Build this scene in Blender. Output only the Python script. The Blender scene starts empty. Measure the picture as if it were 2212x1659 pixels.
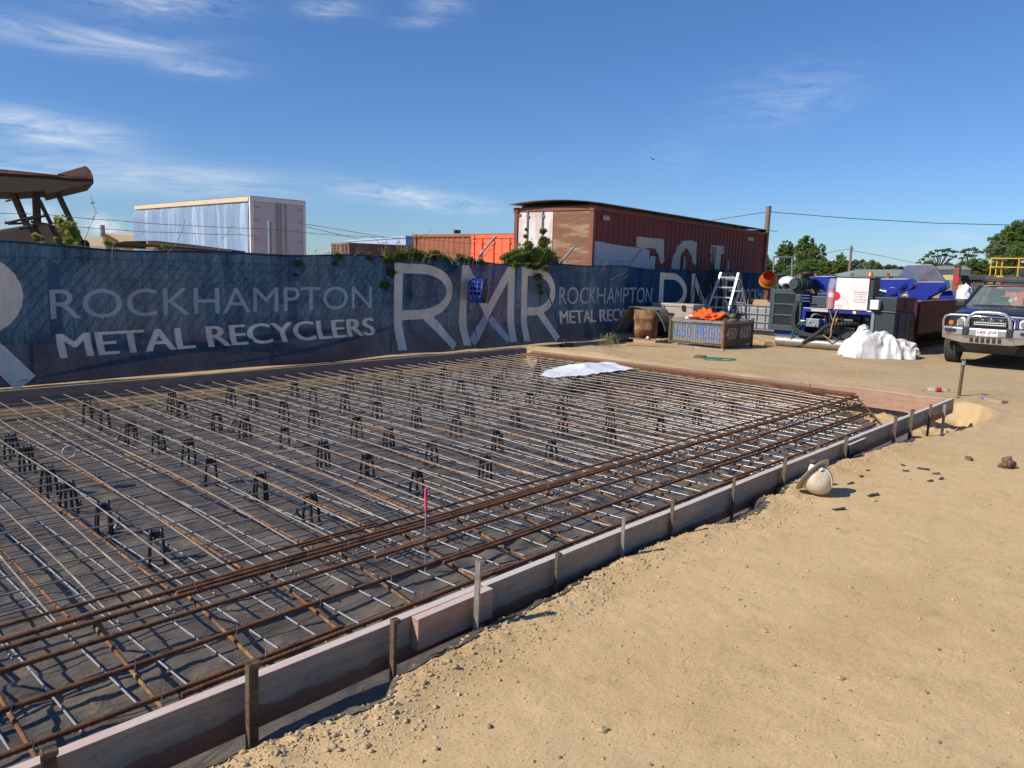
import bpy, bmesh, math, random
from mathutils import Vector, Matrix, Quaternion, noise
random.seed(7)
PI = math.pi
SC = bpy.context.scene
COL = SC.collection
V = Vector
# ------------------------------------------------------------------ camera (fitted to the photograph)
F, CX, CY, H = 1660.0, 1106.0, 829.5, 1.7
ROLL = math.atan(.0297); PITCH = math.atan(247.5/1660*math.cos(ROLL)); AZ = math.radians(42.4)
FW = V((math.cos(AZ), math.sin(AZ), 0)); RT = V((math.sin(AZ), -math.cos(AZ), 0)); UP = V((0, 0, 1))
_f = FW*math.cos(PITCH)-UP*math.sin(PITCH); _u = FW*math.sin(PITCH)+UP*math.cos(PITCH)
_r = RT*math.cos(ROLL)+_u*math.sin(ROLL); _uu = _u*math.cos(ROLL)-RT*math.sin(ROLL)
EYE = V((0, 0, H))
def ray(x, y): return _f+_r*((x-CX)/F)-_uu*((y-CY)/F)
def g(x, y, z=0.0):
    d = ray(x, y); return EYE+d*((z-H)/d.z)
def gX(x, y, X):
    d = ray(x, y); return EYE+d*(X/d.x)
def gY(x, y, Y):
    d = ray(x, y); return EYE+d*(Y/d.y)
def gD(x, y, D):
    d = ray(x, y); return EYE+d*(D/d.dot(FW))
cam = bpy.data.cameras.new('camera'); camo = bpy.data.objects.new('camera', cam); COL.objects.link(camo)
M3 = Matrix((_r, _uu, -_f)).transposed()
camo.matrix_world = Matrix.Translation(EYE) @ M3.to_4x4()
cam.sensor_fit = 'HORIZONTAL'; cam.sensor_width = 36; cam.lens = 36*F/2212; cam.clip_end = 5000; cam.clip_start = .05
SC.camera = camo
SC.view_settings.view_transform = 'Standard'; SC.view_settings.look = 'None'; SC.view_settings.exposure = 0
# ------------------------------------------------------------------ mesh builder
class MB:
    def __init__(s): s.v = []; s.f = []; s.m = []; s.sm = []
    def add(s, vs, fs, mi=0, sm=False):
        o = len(s.v); s.v += [V(p) for p in vs]
        for f in fs: s.f.append([i+o for i in f]); s.m.append(mi); s.sm.append(sm)
        return s
    def box(s, c, d, rz=0, mi=0, rot=None):
        c = V(c); x, y, z = [k/2 for k in d]
        R = rot if rot is not None else Matrix.Rotation(rz, 3, 'Z')
        vs = [c+R @ V((a*x, b*y, e*z)) for e in (-1, 1) for a, b in ((-1, -1), (1, -1), (1, 1), (-1, 1))]
        return s.add(vs, [(3, 2, 1, 0), (4, 5, 6, 7), (0, 1, 5, 4), (1, 2, 6, 5), (2, 3, 7, 6), (3, 0, 4, 7)], mi)
    def b2(s, lo, hi, mi=0):
        lo = V(lo); hi = V(hi); return s.box((lo+hi)/2, [abs(a) for a in hi-lo], 0, mi)
    def beam(s, p0, p1, w, h, mi=0, up=(0, 0, 1)):
        p0 = V(p0); p1 = V(p1); a = (p1-p0).normalized(); u = V(up)
        if abs(a.dot(u)) > .98: u = V((1, 0, 0))
        sd = a.cross(u).normalized(); u = sd.cross(a)
        vs = [p+sd*(i*w/2)+u*(j*h/2) for p in (p0, p1) for i, j in ((-1, -1), (1, -1), (1, 1), (-1, 1))]
        return s.add(vs, [(3, 2, 1, 0), (4, 5, 6, 7), (0, 1, 5, 4), (1, 2, 6, 5), (2, 3, 7, 6), (3, 0, 4, 7)], mi)
    def tube(s, pts, r, n=8, mi=0, caps=True, sm=True):
        pts = [V(p) for p in pts]; N = len(pts); rs = r if isinstance(r, (list, tuple)) else [r]*N
        t = []
        for i in range(N):
            d = pts[min(i+1, N-1)]-pts[max(i-1, 0)]; t.append(d.normalized() if d.length > 1e-9 else V((0, 0, 1)))
        u = V((0, 0, 1)) if abs(t[0].z) < .9 else V((1, 0, 0))
        vs = []; prev = None
        for i in range(N):
            sd = t[i].cross(u)
            if sd.length < 1e-6: sd = t[i].cross(V((0, 1, 0)))
            sd.normalize(); u = sd.cross(t[i]).normalized()
            for k in range(n):
                a = 2*PI*k/n; vs.append(pts[i]+(sd*math.cos(a)+u*math.sin(a))*rs[i])
        fs = [(i*n+k, i*n+(k+1) % n, (i+1)*n+(k+1) % n, (i+1)*n+k) for i in range(N-1) for k in range(n)]
        s.add(vs, fs, mi, sm)
        if caps: s.add(vs[:n], [tuple(range(n-1, -1, -1))], mi); s.add(vs[-n:], [tuple(range(n))], mi)
        return s
    def cyl(s, p0, p1, r, n=16, mi=0, r1=None, sm=True): return s.tube([p0, p1], [r, r if r1 is None else r1], n, mi, True, sm)
    def lathe(s, prof, o=(0, 0, 0), n=24, mi=0, sm=True, axis='Z', rot=None):
        o = V(o); R = rot if rot is not None else {'Z': Matrix.Identity(3), 'X': Matrix.Rotation(PI/2, 3, 'Y'), 'Y': Matrix.Rotation(-PI/2, 3, 'X')}[axis]
        vs = [o+R @ V((r*math.cos(2*PI*k/n), r*math.sin(2*PI*k/n), z)) for r, z in prof for k in range(n)]
        fs = [(i*n+k, i*n+(k+1) % n, (i+1)*n+(k+1) % n, (i+1)*n+k) for i in range(len(prof)-1) for k in range(n)]
        return s.add(vs, fs, mi, sm)
    def prism(s, poly, ext, mi=0, sm=False):
        p = [V(q) for q in poly]; e = V(ext); n = len(p)
        nrm = V((0, 0, 0))
        for i in range(n): nrm += p[i].cross(p[(i+1) % n])
        if nrm.dot(e) > 0: p.reverse()
        vs = p+[q+e for q in p]
        return s.add(vs, [tuple(range(n)), tuple(range(2*n-1, n-1, -1))]+[(i, i+n, (i+1) % n+n, (i+1) % n) for i in range(n)], mi, sm)
    def face(s, vs, mi=0): return s.add(vs, [tuple(range(len(vs)))], mi)
    def grid(s, fn, us, vs_, mi=0, sm=True, mask=None):
        n = len(vs_); vs = [fn(a, b) for a in us for b in vs_]
        fs = [(i*n+j, (i+1)*n+j, (i+1)*n+j+1, i*n+j+1) for i in range(len(us)-1) for j in range(n-1)
              if mask is None or mask((us[i]+us[i+1])/2, (vs_[j]+vs_[j+1])/2)]
        return s.add(vs, fs, mi, sm)
    def sph(s, c, r, nu=16, nv=10, mi=0, sc=(1, 1, 1), rot=None, jit=0, sm=True):
        c = V(c); R = rot or Matrix.Identity(3); vs = []
        for j in range(nv+1):
            th = PI*j/nv
            for k in range(nu):
                a = 2*PI*k/nu; q = V((math.sin(th)*math.cos(a)*sc[0], math.sin(th)*math.sin(a)*sc[1], math.cos(th)*sc[2]))*r
                if jit: q *= 1+jit*noise.noise(q*3/r+c*7)
                vs.append(c+R @ q)
        fs = [(j*nu+k, (j+1)*nu+k, (j+1)*nu+(k+1) % nu, j*nu+(k+1) % nu) for j in range(nv) for k in range(nu)]
        return s.add(vs, fs, mi, sm)
    def xf(s, M):
        s.v = [M @ p for p in s.v]; return s
ROOT = {}
def rootof(o):
    while o.parent: o = o.parent
    return o
def obj(name, mb, mats, parent=None, world=False, bevel=0, solid=0, subd=0, label=None):
    me = bpy.data.meshes.new(name)
    vs = mb.v
    if world and parent:
        L, rz = ROOT.get(rootof(parent).name, (V((0, 0, 0)), 0)); R = Matrix.Rotation(-rz, 3, 'Z')
        vs = [R @ (p-L) for p in vs]
    me.from_pydata([tuple(p) for p in vs], [], mb.f)
    for m in (mats if isinstance(mats, (list, tuple)) else [mats]): me.materials.append(m)
    me.polygons.foreach_set('material_index', mb.m); me.polygons.foreach_set('use_smooth', mb.sm)
    me.validate(); me.update()
    o = bpy.data.objects.new(name, me); COL.objects.link(o)
    if parent: o.parent = parent
    if bevel:
        b = o.modifiers.new('bevel', 'BEVEL'); b.width = bevel; b.segments = 2; b.limit_method = 'ANGLE'; b.angle_limit = .7
    if solid:
        b = o.modifiers.new('solidify', 'SOLIDIFY'); b.thickness = solid; b.offset = 0
    if subd:
        b = o.modifiers.new('subd', 'SUBSURF'); b.levels = subd; b.render_levels = subd
    if label: o['label'] = label
    return o
def tag(o, label, cat, group=None, kind=None):
    if label: o['label'] = label
    if cat: o['category'] = cat
    if group: o['group'] = group
    if kind: o['kind'] = kind
    return o
def thing(name, label, cat, loc=(0, 0, 0), rz=0, group=None):
    o = bpy.data.objects.new(name, None); COL.objects.link(o)
    o.location = loc; o.rotation_euler = (0, 0, rz); o.empty_display_size = .2
    ROOT[o.name] = (V(loc), rz)
    return tag(o, label, cat, group)
def dup(root, loc, rz, label=None, group=None):
    def cp(o, par):
        c = o.copy(); COL.objects.link(c)
        if par: c.parent = par
        for ch in o.children: cp(ch, c)
        return c
    r = cp(root, None); r.location = loc; r.rotation_euler = (0, 0, rz)
    if label: r['label'] = label
    if group: r['group'] = group
    return r
def single(name, mb, mats, label, cat, loc=None, rz=0, group=None, kind=None, **kw):
    """one-mesh thing built in world coordinates, origin moved to its base"""
    if loc is not None:
        L = V(loc); R = Matrix.Rotation(-rz, 3, 'Z'); mb.v = [R @ (p-L) for p in mb.v]
    o = obj(name, mb, mats, **kw)
    if loc is not None: o.location = loc; o.rotation_euler = (0, 0, rz)
    return tag(o, label, cat, group, kind)
# ------------------------------------------------------------------ materials
def newmat(name):
    m = bpy.data.materials.new(name); m.use_nodes = True; nt = m.node_tree
    return m, nt, nt.nodes['Principled BSDF'], nt.links
def N(nt, t, **kw):
    n = nt.nodes.new(t)
    for k, v in kw.items():
        if k in n.inputs: n.inputs[k].default_value = v
        else: setattr(n, k, v)
    return n
def rgba(c): return (c[0], c[1], c[2], 1)
def ramp(nt, fac, stops):
    r = nt.nodes.new('ShaderNodeValToRGB'); e = r.color_ramp.elements
    while len(e) > 1: e.remove(e[-1])
    e[0].position = stops[0][0]; e[0].color = rgba(stops[0][1])
    for p, c in stops[1:]:
        q = e.new(p); q.color = rgba(c)
    nt.links.new(fac, r.inputs[0]); return r
def coords(nt, stretch=None, kind='Object'):
    tc = nt.nodes.new('ShaderNodeTexCoord'); out = tc.outputs[kind]
    if stretch:
        mp = nt.nodes.new('ShaderNodeMapping'); mp.inputs['Scale'].default_value = stretch
        nt.links.new(out, mp.inputs['Vector']); out = mp.outputs[0]
    return out
def pm(name, c1, c2=None, scale=3, rough=.6, metal=0, bump=0, bscale=None, lo=.35, hi=.65, stretch=None, c3=None, detail=6, spec=None, coat=0, rvar=.1):
    """two/three tone noise material with optional bump"""
    m, nt, b, lk = newmat(name)
    c2 = c2 or tuple(k*.8 for k in c1)
    co = coords(nt, stretch)
    n1 = N(nt, 'ShaderNodeTexNoise', Scale=scale, Detail=detail, Roughness=.65); lk.new(co, n1.inputs['Vector'])
    st = [(lo, c1), (hi, c2)] if not c3 else [(lo, c1), ((lo+hi)/2, c2), (hi, c3)]
    r = ramp(nt, n1.outputs['Fac'], st); lk.new(r.outputs[0], b.inputs['Base Color'])
    b.inputs['Metallic'].default_value = metal
    mr = N(nt, 'ShaderNodeMapRange'); mr.inputs['To Min'].default_value = max(.03, rough-rvar); mr.inputs['To Max'].default_value = min(1, rough+rvar)
    lk.new(n1.outputs['Fac'], mr.inputs['Value']); lk.new(mr.outputs[0], b.inputs['Roughness'])
    if spec is not None: b.inputs['Specular IOR Level'].default_value = spec
    if coat: b.inputs['Coat Weight'].default_value = coat; b.inputs['Coat Roughness'].default_value = .1
    if bump:
        n2 = N(nt, 'ShaderNodeTexNoise', Scale=bscale or scale*6, Detail=8, Roughness=.7); lk.new(co, n2.inputs['Vector'])
        bp = N(nt, 'ShaderNodeBump', Strength=min(1, bump), Distance=.01); lk.new(n2.outputs['Fac'], bp.inputs['Height']); lk.new(bp.outputs[0], b.inputs['Normal'])
    return m
MAT = {}
def leafm(name, c1, c2, *a):
    m, nt, b, lk = newmat(name); nt.nodes.remove(b); out = nt.nodes['Material Output']
    n = N(nt, 'ShaderNodeTexNoise', Scale=1.5, Detail=4.0); lk.new(coords(nt), n.inputs['Vector']); r = ramp(nt, n.outputs['Fac'], [(.35, c1), (.65, c2)])
    d = N(nt, 'ShaderNodeBsdfDiffuse'); t = N(nt, 'ShaderNodeBsdfTranslucent'); lk.new(r.outputs[0], d.inputs[0]); lk.new(r.outputs[0], t.inputs[0])
    ad = N(nt, 'ShaderNodeAddShader'); lk.new(d.outputs[0], ad.inputs[0]); lk.new(t.outputs[0], ad.inputs[1]); lk.new(ad.outputs[0], out.inputs['Surface']); MAT[name] = m
def mk(k, *a, **kw): MAT[k] = pm(k, *a, **kw); return MAT[k]
mk('rust', (.11, .046, .024), (.20, .085, .035), 9, .85, .2, .5, 90, c3=(.055, .028, .02))
mk('rust_orange', (.27, .125, .045), (.17, .07, .028), 12, .8, .2, .4, 90, c3=(.33, .18, .075))
mk('mill_bar', (.44, .35, .27), (.32, .24, .18), 7, .38, .45, .2, 120, c3=(.52, .44, .36))
mk('white_bar', (.50, .49, .48), (.36, .35, .35), 5, .35, .5, .2, 120)
mk('dark_bar', (.24, .215, .20), (.36, .30, .26), 8, .42, .4, .4, 150)
mk('chair_plastic', (.012, .013, .015), (.022, .024, .027), 6, .42, 0, .15, 60)
mk('grey_chair_plastic', (.07, .095, .09), (.11, .13, .12), 6, .5)
mk('stake_rust', (.085, .055, .036), (.16, .11, .07), 14, .75, .3, .6, 70, c3=(.05, .035, .026))
mk('stake_steel', (.40, .39, .35), (.22, .19, .16), 14, .5, .5, .4, 70)
mk('sawn_pine', (.46, .33, .185), (.37, .25, .13), 5, .75, 0, .3, 60, stretch=(1, 9, 9))
mk('grey_timber', (.36, .30, .235), (.27, .22, .17), 5, .85, 0, .4, 60, stretch=(1, 9, 9))
mk('chalk', (.48, .48, .47), (.26, .25, .24), 40, .9)
mk('alu', (.62, .62, .61), (.52, .52, .51), 6, .4, .45, .1, 60)
mk('dull_alu', (.33, .34, .34), (.25, .255, .255), 6, .45, .4)
mk('galv', (.30, .32, .335), (.22, .235, .25), 12, .5, .5, .2)
mk('white_plastic', (.74, .73, .71), (.64, .63, .6), 3, .45)
mk('white_sheet', (.76, .77, .80), (.68, .69, .73), 6, .5, 0, .3, 40)
mk('black', (.012, .012, .013), (.02, .02, .021), 5, .55)
mk('black_rubber', (.018, .018, .018), (.03, .029, .027), 5, .7, 0, .2)
mk('tyre_rubber', (.075, .066, .055), (.045, .042, .04), 8, .85, 0, .3)
mk('blue_paint', (.018, .035, .30), (.014, .026, .22), 2.5, .35, 0, .08, 30, coat=.3)
mk('dark_blue_paint', (.016, .025, .15), (.012, .018, .10), 2.5, .4, 0, .08, 30)
mk('pale_blue_paint', (.07, .09, .33), (.05, .07, .26), 3, .5)
mk('slate_paint', (.055, .075, .085), (.042, .058, .066), 2, .45, 0, .1, 30)
mk('dark_slate', (.022, .03, .035), (.03, .038, .042), 2, .5)
mk('chrome', (.8, .8, .82), (.7, .7, .72), 4, .12, 1)
mk('cream_paint', (.62, .50, .34), (.55, .44, .30), .6, .8)
mk('red_plastic', (.55, .03, .035), (.42, .02, .025), 5, .4)
mk('orange_paint', (.62, .13, .03), (.50, .09, .02), 2, .5, 0, .1)
mk('yellow_paint', (.72, .42, .03), (.62, .34, .02), 2, .5)
mk('hivis_orange', (.88, .14, .015), (.72, .09, .01), 7, .85, 0, .3, 60)
mk('green_plastic', (.03, .22, .15), (.02, .16, .11), 6, .5)
mk('dark_green', (.012, .06, .045), (.016, .08, .06), 6, .5)
mk('olive_canvas', (.10, .095, .06), (.15, .14, .09), 8, .9, 0, .4, 80)
mk('beige_plastic', (.42, .37, .31), (.36, .31, .26), 3, .5)
mk('red_ink', (.70, .10, .10), (.62, .12, .12), 20, .8)
mk('dry_grass', (.34, .27, .14), (.25, .19, .09), 4, .9)
mk('bark', (.12, .09, .07), (.19, .15, .12), 4, .9, 0, .4)
mk('pole_wood', (.15, .12, .10), (.22, .18, .15), 5, .9, 0, .4, 30, stretch=(6, 6, .6))
leafm('leaf_mid', (.075, .12, .032), (.105, .15, .045), .8, .7)
leafm('leaf_dark', (.055, .09, .03), (.08, .12, .042), .8, .7)
leafm('leaf_grey', (.12, .145, .085), (.15, .175, .11), .8, .75)
leafm('leaf_yellow', (.19, .20, .04), (.13, .16, .035), .8, .7)
leafm('vine_leaf', (.075, .11, .025), (.12, .145, .035), 2, .65)
leafm('vine_dark', (.022, .035, .014), (.04, .05, .02), 2, .7)
def glassy(name, col, rough=.03, tr=0.0, ior=1.45, alpha=1):
    m, nt, b, lk = newmat(name); b.inputs['Base Color'].default_value = rgba(col); b.inputs['Roughness'].default_value = rough
    b.inputs['Transmission Weight'].default_value = tr; b.inputs['IOR'].default_value = ior; b.inputs['Alpha'].default_value = alpha
    n = N(nt, 'ShaderNodeTexNoise', Scale=4.0, Detail=3.0); lk.new(coords(nt), n.inputs['Vector'])
    bp = N(nt, 'ShaderNodeBump', Strength=.03, Distance=.01); lk.new(n.outputs['Fac'], bp.inputs['Height']); lk.new(bp.outputs[0], b.inputs['Normal'])
    MAT[name] = m; return m
glassy('screen_glass', (.35, .45, .44), .02, 0, 1.5, .28)
glassy('lens', (.75, .76, .76), .12, 0, 1.5, .8)
glassy('clear_plastic', (.75, .78, .82), .18, 0, 1.5, .25)
glassy('amber', (.75, .20, .02), .2, .2)
# ------------------------------------------------------------------ text
def text2d(s, x0, x1, z0, z1, bold=0.0, space=1.0):
    """text as 2D triangles stretched to a box"""
    cu = bpy.data.curves.new('txt', 'FONT'); cu.body = s; cu.fill_mode = 'FRONT'; cu.offset = bold; cu.space_character = space; cu.resolution_u = 6
    to = bpy.data.objects.new('txt', cu); COL.objects.link(to)
    me = bpy.data.meshes.new_from_object(to.evaluated_get(bpy.context.evaluated_depsgraph_get()))
    pts = [(v.co.x, v.co.y) for v in me.vertices]; fs = [tuple(p.vertices) for p in me.polygons]
    bpy.data.objects.remove(to); bpy.data.curves.remove(cu); bpy.data.meshes.remove(me)
    ax = min(p[0] for p in pts); bx = max(p[0] for p in pts); ay = min(p[1] for p in pts); by = max(p[1] for p in pts)
    return [(x0+(p[0]-ax)/(bx-ax)*(x1-x0), z0+(p[1]-ay)/(by-ay)*(z1-z0)) for p in pts], fs
def stroke2d(pts, w):
    """polyline -> list of quads (2D) with mitred joints"""
    n = len(pts); L = []; R = []
    for i in range(n):
        a = V(pts[max(i-1, 0)]); b = V(pts[i]); c = V(pts[min(i+1, n-1)])
        d1 = (b-a).normalized() if i > 0 else (c-b).normalized(); d2 = (c-b).normalized() if i < n-1 else d1
        nn = (V((-d1.y, d1.x))+V((-d2.y, d2.x))); nn.normalize()
        k = w/2/max(.45, nn.dot(V((-d1.y, d1.x))))
        L.append(b+nn*k); R.append(b-nn*k)
    vs = [tuple(p) for p in L]+[tuple(p) for p in R]
    return vs, [(i, i+1, n+i+1, n+i) for i in range(n-1)]
# ------------------------------------------------------------------ light: Nishita sky + one sun
SUN_AZ = math.atan2(.38, -.925); SUN_EL = math.radians(39.5)
world = bpy.data.worlds.new('World'); SC.world = world; world.use_nodes = True
wt = world.node_tree; wl = wt.links; bg = wt.nodes['Background']
sky = wt.nodes.new('ShaderNodeTexSky'); sky.sky_type = 'NISHITA'; sky.sun_disc = False
sky.sun_elevation = SUN_EL; sky.sun_rotation = PI/2-SUN_AZ; sky.air_density = 1.0; sky.dust_density = .05; sky.ozone_density = 2.0; sky.altitude = 20
def wmath(op, a, b=None, c=None):
    n = wt.nodes.new('ShaderNodeMath'); n.operation = op
    for i, q in enumerate((a, b, c)):
        if q is None: continue
        if isinstance(q, (int, float)): n.inputs[i].default_value = q
        else: wl.new(q, n.inputs[i])
    return n.outputs[0]
tc = wt.nodes.new('ShaderNodeTexCoord'); sx = wt.nodes.new('ShaderNodeSeparateXYZ'); wl.new(tc.outputs['Generated'], sx.inputs[0])
az = wmath('ARCTAN2', sx.outputs[1], sx.outputs[0]); el = wmath('ARCSINE', sx.outputs[2])
cb = wt.nodes.new('ShaderNodeCombineXYZ'); wl.new(az, cb.inputs[0]); wl.new(el, cb.inputs[1])
def wnoise(rot, sc, s, det=7, dist=.6):
    mp = wt.nodes.new('ShaderNodeMapping'); mp.inputs['Rotation'].default_value = (0, 0, rot); mp.inputs['Scale'].default_value = sc; wl.new(cb.outputs[0], mp.inputs[0])
    n = wt.nodes.new('ShaderNodeTexNoise'); n.inputs['Scale'].default_value = s; n.inputs['Detail'].default_value = det; n.inputs['Roughness'].default_value = .62; n.inputs['Distortion'].default_value = dist
    wl.new(mp.outputs[0], n.inputs['Vector']); return n.outputs['Fac']
wisp = wnoise(-.22, (2.2, 15, 1), 3.2); fine = wnoise(-.2, (5, 22, 1), 5); puff = wnoise(0, (6, 9, 1), 6, 8, .2)
def azel(px, py):
    d = ray(px, py).normalized(); return math.atan2(d.y, d.x), math.asin(d.z)
total = None
for x0, y0, x1, y1, wdt, k, nz in [
    (-60, 250, 250, 300, 22, 1.2, wisp), (-250, 330, 620, 405, 26, .72, wisp), (-100, 45, 440, 112, 22, .6, wisp), (180, -12, 480, 12, 22, .5, fine),
    (760, 405, 1040, 448, 17, .75, fine), (650, 18, 780, 20, 13, .45, fine), (900, 8, 1000, 14, 13, .35, fine), (340, 140, 520, 158, 14, .4, fine), (860, 46, 960, 44, 10, .3, fine),
    (1560, 235, 1860, 180, 46, .20, fine), (1400, 345, 1520, 330, 34, .12, fine), (190, 483, 262, 492, 14, 1.5, puff), (20, 470, 130, 480, 22, 1.2, puff),
    (2020, 505, 2140, 525, 12, .3, fine), (1980, 545, 2110, 555, 9, .25, fine)]:
    a0, e0 = azel(x0, y0); a1, e1 = azel(x1, y1); ca, ce = (a0+a1)/2, (e0+e1)/2
    L = math.hypot(a1-a0, e1-e0)/2*1.1; ux, uy = (a1-a0)/(2*L/1.1), (e1-e0)/(2*L/1.1); W = wdt/F*1.15
    da = wmath('SUBTRACT', az, ca); de = wmath('SUBTRACT', el, ce)
    p = wmath('DIVIDE', wmath('ADD', wmath('MULTIPLY', da, ux), wmath('MULTIPLY', de, uy)), L)
    q = wmath('DIVIDE', wmath('SUBTRACT', wmath('MULTIPLY', de, ux), wmath('MULTIPLY', da, uy)), W)
    r2 = wmath('ADD', wmath('MULTIPLY', p, p), wmath('MULTIPLY', q, q))
    gs = wmath('MULTIPLY', wmath('EXPONENT', wmath('MULTIPLY', r2, -1.1)), k)
    t = wmath('MULTIPLY', gs, wmath('MAXIMUM', wmath('MULTIPLY', wmath('SUBTRACT', nz, .34), 3.2), 0))
    total = t if total is None else wmath('ADD', total, t)
cl = wmath('MINIMUM', total, .92)
hs = wt.nodes.new('ShaderNodeHueSaturation'); hs.inputs['Saturation'].default_value = 1.15; hs.inputs['Value'].default_value = 1.0; wl.new(sky.outputs[0], hs.inputs['Color'])
mx = wt.nodes.new('ShaderNodeMix'); mx.data_type = 'RGBA'; wl.new(cl, mx.inputs['Factor']); tn = wt.nodes.new('ShaderNodeMix'); tn.data_type = 'RGBA'; tn.blend_type = 'MULTIPLY'; tn.inputs['Factor'].default_value = 1; tn.inputs['B'].default_value = (.80, .95, 1.22, 1)
lowf = wt.nodes.new('ShaderNodeMapRange'); lowf.inputs['From Min'].default_value = 0; lowf.inputs['From Max'].default_value = .35; wl.new(el, lowf.inputs['Value'])
hz_ = wt.nodes.new('ShaderNodeMix'); hz_.data_type = 'RGBA'; hz_.inputs['A'].default_value = (.49, .70, 1.10, 1); hz_.inputs['B'].default_value = (.74, .90, 1.18, 1); wl.new(lowf.outputs[0], hz_.inputs['Factor']); wl.new(hz_.outputs['Result'], tn.inputs['B'])
wl.new(hs.outputs[0], tn.inputs['A']); wl.new(tn.outputs['Result'], mx.inputs['A'])
mx.inputs['B'].default_value = (7.4, 8.0, 8.9, 1)
wl.new(mx.outputs['Result'], bg.inputs['Color']); bg.inputs['Strength'].default_value = .105
sl = bpy.data.lights.new('sun', 'SUN'); sl.energy = 5.4; sl.angle = math.radians(.53); sl.color = (1, .93, .82)
so = bpy.data.objects.new('sun', sl); COL.objects.link(so); so.location = (-10, 10, 20)
sd = V((math.cos(SUN_AZ)*math.cos(SUN_EL), math.sin(SUN_AZ)*math.cos(SUN_EL), math.sin(SUN_EL)))
so.rotation_euler = sd.to_track_quat('Z', 'Y').to_euler()
# ------------------------------------------------------------------ ground with the excavated pit
BY = 2.53; FY = 10.05; EX = 11.5            # near board, far board, end board
def sst(a, b, x):
    t = min(1, max(0, (x-a)/(b-a))); return t*t*(3-2*t)
def rid(x, y, s, o=0): return 1-2*abs(noise.noise(V((x*s+o, y*s-o, o*.37))))
def nz(x, y, s, o=0): return noise.noise(V((x*s+o, y*s-o, o*.37)))
EDGE = [(-5, 2.30), (1.0, 2.33), (1.3, 2.31), (1.55, 2.27), (1.75, 2.26), (1.95, 2.36), (2.5, 2.40), (3.0, 2.42), (3.4, 2.45), (3.75, 2.49), (4.2, 2.47), (4.6, 2.44), (4.9, 2.33), (5.3, 2.36), (5.6, 2.46), (5.8, 2.40), (6.1, 2.50), (7.2, 2.52), (7.6, 2.43), (8.3, 2.38), (9.0, 2.30), (9.6, 2.18), (10.4, 2.06), (11.2, 2.02), (11.9, 2.15), (12.4, 2.6)]
def edge_y(x):
    for (a, b), (c, d) in zip(EDGE, EDGE[1:]):
        if x <= c: return b+(d-b)*sst(a, c, max(a, x))
    return 2.6
def gh(x, y):
    fine = .006*nz(x, y, 3.1, 2)+.003*nz(x, y, 9, 5)+.0028*nz(x, y, 24, 7)-.006*max(0, nz(x*.7+y*.7, y*.7-x*.7, 5.2, 9)-.25)
    h = .035*nz(x, y, .45, 11)+fine
    if x > 13.5 or y < -6 or x < -6 or y > 12: 
        return h+.05*nz(x, y, .12, 3)*sst(13.5, 30, abs(x))
    ey = edge_y(x)+.035*nz(x, y, 7, 1)+.02*nz(x, y, 19, 4)
    ridge = math.exp(-((y-(ey-.10))/.10)**2)*(.012+.022*abs(nz(x, y, 11, 9))+.012*abs(nz(x, y, 27, 6)))
    inn = sst(ey-.02, ey+.16, y)*(1-sst(FY+.06, FY+.35, y))
    ex = EX+.10+.55*(1-sst(2.5, 3.6, y))+.10*nz(x, y, 3, 2)
    inn *= 1-sst(ex-.05, ex+.22, x)
    corner = sst(9.2, 11.2, x+max(0, 3.2-y)*.8)*(1-sst(3.0, 4.6, y))
    pit = -.285-.05*sst(3.0,3.6,y)*(1-corner)+.09*corner*sst(2.6, 3.2, y)+.02*nz(x, y, 4, 8)+.012*nz(x, y, 15, 8)
    if x > 10.8: pit += .07*nz(x, y, 5, 3)+.05*nz(x, y, 13, 2)
    h = h*(1-inn)+pit*inn+ridge*(1-inn)
    h += .03*abs(nz(x, y, 9, 12))*sst(.02, .3, inn)*(1-sst(.7, .98, inn))
    # soil heaped beyond the end board and at the far corner
    h += .10*math.exp(-((x-12.1)/.5)**2)*sst(3.6, 6.0, y)*(1-sst(10.6, 11.4, y))*(1-inn)*(1+.5*nz(x, y, 2.2, 4))
    h += .10*math.exp(-((x-13.3)/.9)**2-((y-9.7)/.7)**2)*(1-inn)
    return h
def axis(lo, hi, segs, far0, far1):
    a = []; x = lo
    for end, st in segs:
        while x < end-1e-6: a.append(x); x += st
    a.append(x)
    st = segs[-1][1]
    while a[-1] < far1: st *= 1.35; a.append(a[-1]+st)
    st = segs[0][1]
    while a[0] > far0: st *= 1.35; a.insert(0, a[0]-st)
    return a
xs = axis(-1.0, 0, [(.4, .12), (4.2, .026), (8, .04), (13.5, .065), (26, .3)], -500, 2500)
ys = axis(-2.0, 0, [(-.6, .2), (.2, .05), (2.75, .025), (3.6, .06), (9.8, .22), (11.2, .07), (14, .25)], -900, 2200)
mb = MB().grid(lambda a, b: V((a, b, gh(a, b))), xs, ys)
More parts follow.
